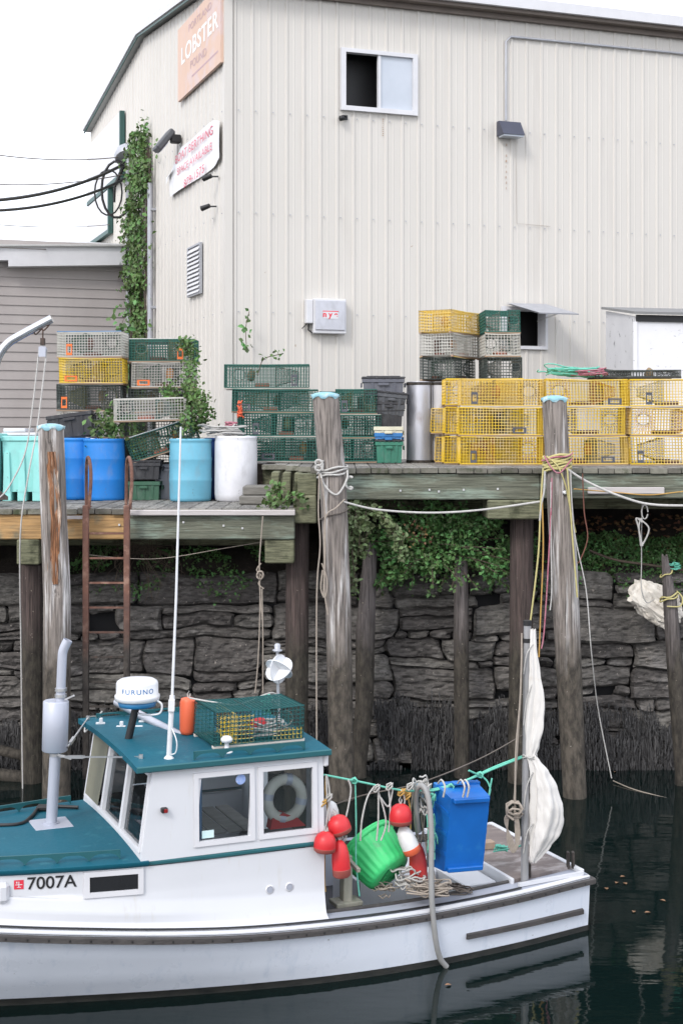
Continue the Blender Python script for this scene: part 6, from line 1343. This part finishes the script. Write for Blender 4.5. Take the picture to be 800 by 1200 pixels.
# wheelhouse fittings
mb = MB(BT); mb.box(3.75, 4.05, -.9, .55, .9, 1.22, .02); mb.box(3.78, 3.95, -.3, .1, 1.225, 1.42, .02); mb.build('console', pblack, boat)
mb = MB(BT); mb.box(3.25, 3.75, -.85, -.35, .1, 1.24, .01); mb.box(2.75, 3.2, .55, .93, .1, 1.16, .01); mb.build('locker', mat('dark_locker', (.05, .05, .06), rough=.6), boat)
mb = MB(BT)
for k in range(5): mb.box(3.05+k*.14, 3.17+k*.14, -.2, .60, 1.17, 1.19, .004)
mb.build('bait_board', mat('grey_board', (.30, .29, .27), (.22, .21, .2), 4, (1, 4, 1), .8), boat)
mb = MB(BT); mb.box(3.64, 3.70, .70, .93, .9, 1.72, .01); mb.build('blue_locker_strip', mat('dusky_blue', (.10, .20, .34), rough=.6), boat)
mb = MB(BT); mb.lathe([(.15,-.012),(.165,0),(.15,.012),(.14,0),(.15,-.012)], 24, Matrix.Translation((3.72, .3, 1.32)) @ Matrix.Rotation(R(70), 4, 'Y'), cap=False)
for k in range(3): a = k*2.094; mb.bar((3.72, .3, 1.32), (3.72-.14*math.cos(a)*.34, .3+.15*math.sin(a), 1.32+.14*math.cos(a)*.94), .012)
mb.build('steering_wheel', steel, boat)
mb = MB(BT @ Matrix.Translation(onwall(3.33, 1.70, -.016)) @ Matrix.Rotation(R(-90), 4, 'X')); mb.lathe([(.042, 0), (.001, .001)], 20, cap=False); dec = mb.build('round_decal', mat('decal_blue', (.12, .25, .60), (.45, .52, .7), 30, rough=.4), boat)
mb = MB(BT); mb.quad(onwall(3.66, 1.265, -.014), onwall(3.56, 1.265, -.014), onwall(3.56, 1.325, -.014), onwall(3.66, 1.325, -.014)); mb.build('window_label', mat('label_cyan', (.45, .65, .66), (.6, .72, .72), 12, rough=.5), boat)
# mast + wrapped sail
DM_ = 12.58; mb = MB(); mb.tube([wp(614, 1036, DM_), wp(616, 880, DM_), wp(617.5, 730, DM_)], [.034, .033, .033], 14); ms_ = mb.build('mast', mastm, boat)
mb = MB(); mb.tube([wp(617.5, 733, DM_), wp(617.5, 727, DM_)], .037, 14); mb.tube([wp(617.3, 753, DM_), wp(617.3, 748, DM_)], .037, 14); mb.build('mast_band', black, ms_)
prof = [(738, 624, 3), (760, 624, 4), (785, 626, 5.5), (810, 628, 7.5), (835, 627, 9), (855, 626, 9.5), (875, 624, 8), (885, 622, 5.5), (892, 626, 6.5), (905, 632, 10), (925, 637, 13.5), (945, 640, 16), (962, 640, 16.5), (978, 637, 15), (992, 632, 10.5), (1003, 627, 6.5), (1010, 624, 3)]
mb = MB(); n1 = 72; rings = []
def pf_(y):
    for i in range(len(prof)-1):
        if prof[i][0] <= y <= prof[i+1][0]:
            t = (y-prof[i][0])/(prof[i+1][0]-prof[i][0]); t = t*t*(3-2*t)*.5+t*.5; return prof[i][1]*(1-t)+prof[i+1][1]*t, prof[i][2]*(1-t)+prof[i+1][2]*t
    return prof[-1][1:]
NY = 150; vs = []
for j in range(NY+1):
    y = 738 + (1010-738)*j/NY; cx_, hw = pf_(y); c = wp(cx_, y, DM_-.03); r = hw/F*DM_
    for k in range(n1):
        a = 2*math.pi*k/n1; f = 1 + .20*math.sin(a*3+y*.02) * min(1, hw/9) + .09*math.sin(a*7+y*.05+2) + .16*noise.noise(Vector((math.cos(a)*1.8, math.sin(a)*1.8, y*.035))) + .12*abs(noise.noise(Vector((math.cos(a)*4, math.sin(a)*4+y*.02, y*.05))))
        vs.append(c + Vector((math.cos(a)*r*f, math.sin(a)*r*.5*f*f, .01*math.sin(a*5))))
mb.add(vs, [[j*n1+k, (j+1)*n1+k, (j+1)*n1+(k+1) % n1, j*n1+(k+1) % n1] for j in range(NY) for k in range(n1)], True); mb.build('furled_sail', sailm, ms_)
mb = MB(); c = wp(620, 886, DM_); wrap(mb, c, .065, 2, .006, .02)
for (y0, y1) in ((755, 790), (800, 850), (905, 950), (965, 1000)): mb.tube(smooth_pts([wp(613, y1, DM_-.04), wp(617, (y0+y1)/2-6, DM_-.06), wp(624, y0, DM_-.05)]), .006, 4)
mb.build('sail_tie', ropew, ms_)
rope('halyard', [wp(611, 742, DM_), wp(610, 800, DM_-.02), wp(606, 870, DM_-.02), wp(602, 940, DM_-.05)], .009, ropet, parent=ms_)

# ------------------------------------------------------------------ loose gear on the boat
# life ring in the aft window
lr = thing('life_ring', 'dirty white life ring hanging behind the aft side window of the boat', 'life ring', BT @ Matrix.Translation(onwall(2.93, 1.5, -.09)))
c = Vector(onwall(2.93, 1.49, -.085)); mb = MB(BT); mb.tube([c + Vector((.150*math.cos(a*.13464), 0, .160*math.sin(a*.13464))) for a in range(int(6.2832/.13464)+0)], .046, 14, closed=True); mb.build('ring', mat('dirty_white_ring', (.62, .60, .54), (.5, .48, .42), 6, rough=.7, stain=(.2, .18, .15), sscale=12, sth=(.66, .72)), lr)
for k in range(4):
    a = R(90)*k + .2; p = c + Vector((.150*math.cos(a), 0, .160*math.sin(a))); tdir = Vector((-math.sin(a), 0, math.cos(a))); mb = MB(BT); mb.tube([p - tdir*.025, p + tdir*.025], .049, 14); mb.build('ring_strap', silver, lr)
mb = MB(BT); mb.add([Vector(onwall(2.93+dx, 1.262+dz, -.05-dy)) for dx, dz, dy in ((.14,0,0),(-.17,0,0),(-.1,.07,0),(.02,.12,0),(.12,.09,0),(.14,0,.1),(-.17,0,.1),(-.1,.07,.1),(.02,.12,.1),(.12,.09,.1))], [[0,1,2,3,4],[9,8,7,6,5],[0,5,6,1],[1,6,7,2],[2,7,8,3],[3,8,9,4],[4,9,5,0]]); tag(mb.build('red_bag', mat('red_cloth', (.4, .03, .03), rough=.8)), 'red bag lying under the life ring in the aft window', 'bag')
# orange buoy on roof
def buoy(name, label, M_, r, h, m, style='bullet', band=None, group='buoys on the boat', stick=False):
    th = thing(name, label, 'buoy', M_, group)
    if style == 'bullet': pr = [(r*.35, 0), (r*.8, 0), (r*.97, .012), (r, h*.2), (r*1.0, h*.45), (r*.93, h*.66), (r*.74, h*.84), (r*.42, h*.96), (r*.12, h)]
    elif style == 'oval': pr = [(r*.2, 0), (r*.65, h*.06), (r*.95, h*.2), (r, h*.45), (r*.98, h*.7), (r*.75, h*.9), (r*.4, h*.98), (r*.1, h)]
    else: pr = [(r*.3, 0), (r*.7, h*.03), (r*.86, h*.12), (r*.95, h*.5), (r*1.0, h*.88), (r*.92, h*.93), (r*.9, h*.97), (r*.5, h)]
    mb = MB(M_); mb.lathe(pr, 26); mb.build('body', m, th)
    if band: mb = MB(M_); mb.lathe([(r*.82, -.002), (r*.985, .011), (r*1.012, h*.2), (r*1.014, h*.22), (r*.99, h*.22)], 26, cap=False); mb.build('painted_band', band, th)
    mb = MB(M_); mb.tube([(0, 0, h-.01), (.012, 0, h+.03), (0, 0, h+.06), (-.012, 0, h+.03), (0, 0, h-.01)], .006, 5); mb.build('eye_loop', ropew, th)
    return th
def tiltM(px, py, D, ax=0, ay=0): return Matrix.Translation(wp(px, py, D)) @ Matrix.Rotation(R(ay), 4, 'Y') @ Matrix.Rotation(R(ax), 4, 'X')
buoy('roof_buoy', 'tall orange buoy standing on the boat roof beside the trap', tiltM(219, 861, 12.1, 0, 3), .073, .315, orangeb, 'drum')
rt = trap('teal wire trap with yellow panels lying on the boat roof', None, BT @ Vector((3.10, .50, 1.915)), .78, .54, .30, R(203+180), wire=wteal, net=netk, style=0, brick=None, runner=runw, pitch=.034, t=.0045, seed=5)
TM = WM[rt.name]
mb = MB(TM)
for (x0, x1, z1) in ((-.33, -.05, .26), (.12, .37, .12)):
    nx = round((x1-x0)/.036)
    for i in range(nx+1): mb.bar((x0+(x1-x0)*i/nx, -.262, .03), (x0+(x1-x0)*i/nx, -.262, z1), .0045)
    for k in range(round(z1/.036)): mb.bar((x0, -.262, .03+k*.036), (x1, -.262, .03+k*.036), .0045)
x = -.2
for i in range(9): mb.bar((x, -.25+i*.06, .03), (x, -.25+i*.06, .27), .006)
for k in range(8): mb.bar((x, -.25, .03+k*.034), (x, .24, .03+k*.034), .006)
mb.build('mesh_panels', wy, rt)
buoy('small_buoy', 'red buoy lying inside the trap on the boat roof', TM @ Matrix.Translation((-.02, -.05, .11)) @ Matrix.Rotation(R(80), 4, 'Y'), .055, .16, redb, 'oval')
mb = MB(); tangle(mb, TM @ Vector((.10, -.03, .04)), .26, .14, .09, 16, .009); tag(mb.build('coiled_rope', ropew), 'white rope coiled inside the trap on the boat roof', 'rope')
mb = MB(); mb.tube(smooth_pts([wp(222, 818, 12.0), wp(250, 823, 12.0), wp(277, 826, 12.0), wp(300, 818, 12.3), wp(318, 812, 12.5), wp(326, 816, 12.6)]), .008, 5); mb.tube(smooth_pts([wp(316, 812, 12.5), wp(312, 824, 12.4), wp(320, 820, 12.4), wp(328, 832, 12.4)]), .008, 5); tag(mb.build('lashing_rope', ropew), 'white lashing rope over the roof trap', 'rope')
mb = MB(); tangle(mb, wp(314, 838, 12.35), .05, .03, .18, 6, .007); tag(mb.build('green_twine', ropeg), 'green twine knotted in the back corner of the roof trap', 'rope')
# clothes line
def Dl(px): return 11.72 + (px-379)/(612-379)*.86
LP = [(379, 908), (400, 912), (430, 918), (466, 925.5), (495, 927), (515, 925), (545, 915), (578, 901), (613, 887)]
mb = MB(); mb.tube(smooth_pts([wp(a, b, Dl(a)) for a, b in LP]), .009, 5)
mb.tube(smooth_pts([wp(a, b-2-1.5*math.sin(a), Dl(a)+.02) for a, b in LP[4:]]), .009, 5)
for px, py in ((415, 915), (562, 908), (528, 922)): mb.tube([wp(px, py, Dl(px)) + Vector((.025*math.cos(k*1.3), .02*math.sin(k), .025*math.sin(k*1.3))) for k in range(14)], .008, 4)
mb.tube(smooth_pts([wp(416, 916, Dl(416)), wp(417, 960, Dl(416)), wp(417, 1010, Dl(416)), wp(421, 1050, Dl(416))]), .007, 5)
mb.tube(smooth_pts([wp(562, 908, 12.4), wp(570, 915, 12.4), wp(574, 925, 12.4), wp(572, 933, 12.4), wp(576, 912, 12.4)]), .008, 5); mb.tube([wp(549, 903, 12.3), wp(562, 909, 12.4)], .009, 5)
tag(mb.build('green_line', ropeg), 'sea green line strung from the wheelhouse to the mast', 'rope')
mb = MB()
for pts in ([(382, 908), (383, 930), (386, 955), (384, 975)], [(383, 910), (386, 935), (380, 980), (380, 1000)], [(408, 914), (411, 925), (408, 945), (405, 958)], [(438, 922), (430, 935), (424, 960), (422, 985)], [(440, 922), (447, 940), (452, 965), (446, 985)], [(455, 924), (457, 950), (455, 975)], [(460, 925), (455, 945), (446, 935)], [(470, 926), (474, 938), (470, 950)], [(443, 925), (443, 960), (441, 985)]):
    mb.tube(smooth_pts([wp(a, b, Dl(a)-.02) for a, b in pts]), .008, 5)
for px, py in ((456, 922), (441, 924), (480, 922), (385, 935), (398, 982), (402, 984)): mb.tube([wp(px, py, Dl(px)-.03) + Vector((.028*math.cos(k*1.1), .02*math.sin(k), .032*math.sin(k*1.3))) for k in range(16)], .008, 4)
tag(mb.build('hanging_rope', ropew), 'white cords and knots hanging the buoys and basket from the green line', 'rope')
mb = MB()
for pts in ([(382, 908), (381, 925), (384, 950)], [(380, 1000), (380, 1030), (381, 1045)], [(474, 924), (478, 935), (481, 960), (478, 1000)]): mb.tube(smooth_pts([wp(a, b, Dl(a)) for a, b in pts]), .008, 5)
for px, py in ((470, 929), (477, 933), (378, 941)): mb.tube([wp(px, py, Dl(px)-.02) + Vector((.03*math.cos(k*1.1), .02*math.sin(k), .028*math.sin(k*1.3))) for k in range(16)], .009, 4)
tag(mb.build('hanging_rope', ropeo), 'yellow cords looped over the green line', 'rope')
buoy('marker_buoy', 'red bullet buoy, upper right one of the cluster at the wheelhouse', tiltM(400, 977, Dl(397)-.05, 0, -18), .094, .16, redb, 'bullet', redbd)
buoy('marker_buoy', 'red bullet buoy, left one of the cluster overlapping the white cabin side', tiltM(380, 998, Dl(380)-.12, 0, 4), .090, .165, redb, 'bullet', redbd)
buoy('marker_buoy', 'long red buoy, lowest of the cluster at the wheelhouse', tiltM(400.5, 1027, Dl(399)-.1, 0, -4), .075, .30, redb, 'bullet', redbd)
buoy('oval_buoy', 'white oval buoy hanging behind the red ones at the wheelhouse', tiltM(388, 975, Dl(388)+.15, 0, -3), .072, .26, whiteb, 'oval')
buoy('marker_buoy', 'red bullet buoy hanging above the white and orange one', tiltM(469, 966, Dl(469)-.05, 0, 0), .096, .175, redb, 'bullet', redbd)
wo = buoy('marker_buoy', 'white buoy with an orange end under the red bullet buoy', tiltM(484, 1000, Dl(478)-.05, 0, -24), .075, .25, whiteb, 'bullet', orangeb)
buoy('marker_buoy', 'long dark red buoy hanging between green basket and hose', tiltM(491, 1036, Dl(490)+.05, 0, -4), .076, .36, mat('deep_red_buoy', (.45, .03, .03), (.36, .03, .025), 5, rough=.5), 'bullet', redbd)
# basket
o0 = wp(431, 992, 12.35); axd = Vector((.60, -.52, -.60)).normalized()
BM = Matrix.Translation(o0 - axd*.05) @ axd.to_track_quat('Z', 'Y').to_matrix().to_4x4() @ Matrix.Scale(1.12, 4)
bk = thing('bushel_basket', 'bright green ribbed plastic basket hanging tilted from the green line', 'basket', BM, None)
ribf = lambda k, n, z: 1.0 + (.035 if (k % 4) < 2 and .05 < z < .31 else 0)
mb = MB(BM); pr = [(.235, 0), (.245, .0), (.247, .02), (.236, .024), (.232, .06), (.205, .20), (.188, .29), (.178, .315), (.150, .325), (.001, .322)]
mb.lathe(pr, 96, cap=False, wob=ribf); mb.lathe([(.235, 0), (.222, .06), (.178, .30), (.001, .312)], 48, cap=False); mb.build('body', greenb, bk)
mb = MB(BM); mb.lathe([(.236, .02), (.252, .022), (.252, .045), (.236, .05)], 48, cap=False); mb.build('rim', greenb, bk)
mb = MB(BM); g2 = mat('green_slots', (.015, .25, .08), rough=.6)
for sx in (-1, 1):
    mb.box(sx*.08-.012, sx*.08+.012, -.08, .08, .3225, .3265)
for k in range(6): a = k*1.05; mb.box(.05*math.cos(a)-.004, .05*math.cos(a)+.004, .05*math.sin(a)-.004, .05*math.sin(a)+.004, .3225, .3268)
mb.build('drain_slots', g2, bk)
# blue fish box hanging on its side
cB = wp(547, 977, 12.15); out = Vector((.40, -.90, -.10)).normalized()        # bottom faces the viewer, a little to the right
lng = Vector((-.07, 0.03, -1)); lng = (lng - out*lng.dot(out)).normalized(); zc_ = -out; yv = zc_.cross(lng)
MBX = Matrix(((lng.x, yv.x, zc_.x, cB.x), (lng.y, yv.y, zc_.y, cB.y), (lng.z, yv.z, zc_.z, cB.z), (0, 0, 0, 1)))
fb = tote('fish_box', 'bright blue plastic fish box hanging on end from the green line', None, MBX, .74, .44, .28, bluec, None, taper=.86, lip=.03, cat='fish box', rib=3)
mb = MB(MBX)
for sx in (-1, 1): mb.box(sx*.30-.02, sx*.30+.02, -.17, .17, -.04, -.001, .006)
mb.build('skid', bluec, fb)
mb = MB()
for px in (513, 536, 541): mb.tube(smooth_pts([wp(px, 918, 12.15), wp(px+4, 914, 12.05), wp(px+8, 922, 11.98), wp(px+6, 934, 12.0)]), .009, 5)
tag(mb.build('box_lashing', ropew), 'white cord tying the blue fish box to the green line', 'rope')
# hose over the side
mb = MB(); mb.tube(smooth_pts([wp(490, 975, 12.2), wp(487, 940, 12.15), wp(489, 924, 12.1), wp(496, 922, 12.05), wp(502, 938, 12.0), wp(505, 975, 11.95), wp(505, 1020, 11.9), wp(506, 1060, 11.86), wp(510, 1100, 11.86), wp(515, 1122, 11.9), wp(523, 1133, 11.93)]), .024, 10); hs_ = mb.build('water_hose', hosem); tag(hs_, 'thick grey hose arching over the side of the boat into the water', 'hose')
mb = MB(); mb.tube(smooth_pts([wp(486, 918, 12.25), wp(490, 926, 12.2), wp(495, 934, 12.2)]), .02, 8); tag(mb.build('hose_end', mat('pale_blue_hose', (.25, .38, .48), rough=.5)), 'short pale blue hose end beside the grey hose', 'hose')
mb = MB(); tangle(mb, wp(494, 960, 12.2), .09, .06, .34, 12, .008, 12); tag(mb.build('coiled_line', ropew), 'loops of white line hanging behind the grey hose', 'rope')
mb = MB(); tangle(mb, wp(503, 1050, 12.0), .20, .08, .10, 14, .008, 12); tag(mb.build('coiled_line', ropet), 'tan coil lying on the gunwale at the foot of the grey hose', 'rope')
mb = MB(); tangle(mb, wp(452, 1052, 12.15), .12, .06, .10, 8, .006, 12); tag(mb.build('coiled_line', ropet), 'thin coil hanging below the green basket', 'rope')
mb = MB(); tangle(mb, wp(506, 1010, 12.1), .04, .04, .50, 10, .006, 12); tag(mb.build('coiled_line', ropeg), 'green twine hanging between the hose and blue fish box', 'rope')
# yellow foul weather gear and more line hanging behind the hose
yg = MB(Matrix.Translation(wp(512, 1000, 12.45))); yg.lathe([(.02, 0), (.06, .02), (.075, .12), (.06, .22), (.07, .30), (.03, .36), (.01, .37)], 16, wob=lambda k, n, z: 1+.25*math.sin(k*1.7+z*20)); tag(yg.build('oilskin_bundle', mat('oilskin_yellow', (.70, .45, .03), (.6, .38, .03), 6, rough=.5)), 'rolled yellow oilskins hanging between the hose and the blue fish box', 'oilskins')
mb = MB(); tangle(mb, wp(478, 1042, 12.1), .13, .08, .16, 12, .008, 12); tag(mb.build('coiled_line', ropew), 'white coil lying inside the coaming under the long dark red buoy', 'rope')
mb = MB(); tangle(mb, wp(535, 1046, 12.3), .12, .07, .08, 8, .007, 12); tag(mb.build('coiled_line', roped), 'dark coil on the gunwale below the blue fish box', 'rope')
mb = MB()
for k in range(9):
    px = 484+k*3.1; mb.tube(smooth_pts([wp(px, 925, 12.25), wp(px+random.uniform(-4, 4), 960, 12.3), wp(px+random.uniform(-5, 5), 1000, 12.25), wp(px+random.uniform(-4, 4), 1040+random.uniform(-15, 8), 12.2)]), .006, 4)
tag(mb.build('hanging_line', ropet), 'bunch of thin tan lines hanging behind the grey hose', 'rope')
# knotted rope beside mast
mb = MB(); D_ = 12.5
for k in range(5): mb.tube(smooth_pts([wp(601+k*.8, 945, D_), wp(595-k, 960, D_), wp(594+k*1.6, 985, D_), wp(601+k, 999-k, D_), wp(608-k, 985, D_), wp(607-k, 962, D_), wp(602, 948, D_)]), .008, 5)
mb.tube([wp(602, 950, D_-.03) + Vector((.07*math.cos(k*.9), .04*math.sin(k*.7), .06*math.sin(k*.9)+.03*math.sin(k*.3))) for k in range(34)], .010, 5)
mb.tube(smooth_pts([wp(603, 945, D_), wp(604, 880, D_), wp(609, 820, D_), wp(611, 760, D_)]), .009, 5); tag(mb.build('knotted_rope', ropet), 'tan rope coil with big knot hanging left of the mast', 'rope')
rope('dark_line', [wp(378, 948, 11.9), wp(425, 932, 12.1), wp(490, 918, 12.3), wp(560, 890, 12.5), wp(611, 862, DM_)], .006, roped, 'thin dark line running from the cabin to the mast above the green one', 'rope')
mb = MB(); tangle(mb, wp(588, 998, 13.1), .06, .04, .05, 6, .009); mb.tube(smooth_pts([wp(578, 998, 13.1), wp(600, 994, 12.8), wp(613, 990, 12.6)]), .008, 5); tag(mb.build('green_knot', ropeg), 'green rope knot on the stern platform left of the mast', 'rope')
mb = MB(); b_ = BT @ Vector((.6, -.1, .537)); mb = MB(Matrix.Translation(b_) @ Matrix.Rotation(R(20), 4, 'Z')); mb.box(-.16, .16, -.05, .05, 0, .07, .006); tag(mb.build('wood_block', mat('pale_wood_block', (.35, .27, .2), (.28, .2, .15), 5, (4, 1, 1), .8)), 'short timber block lying on the stern platform', 'block')
rope('mooring_line', [BT @ Vector((4.0, -.95, 1.95)), wp(100, 858, 13.2), wp(106, 840, 15.5), wp(128, 842, 17.5)], .008, ropew, 'white line from far front corner of the boat roof towards the ladder', 'rope')
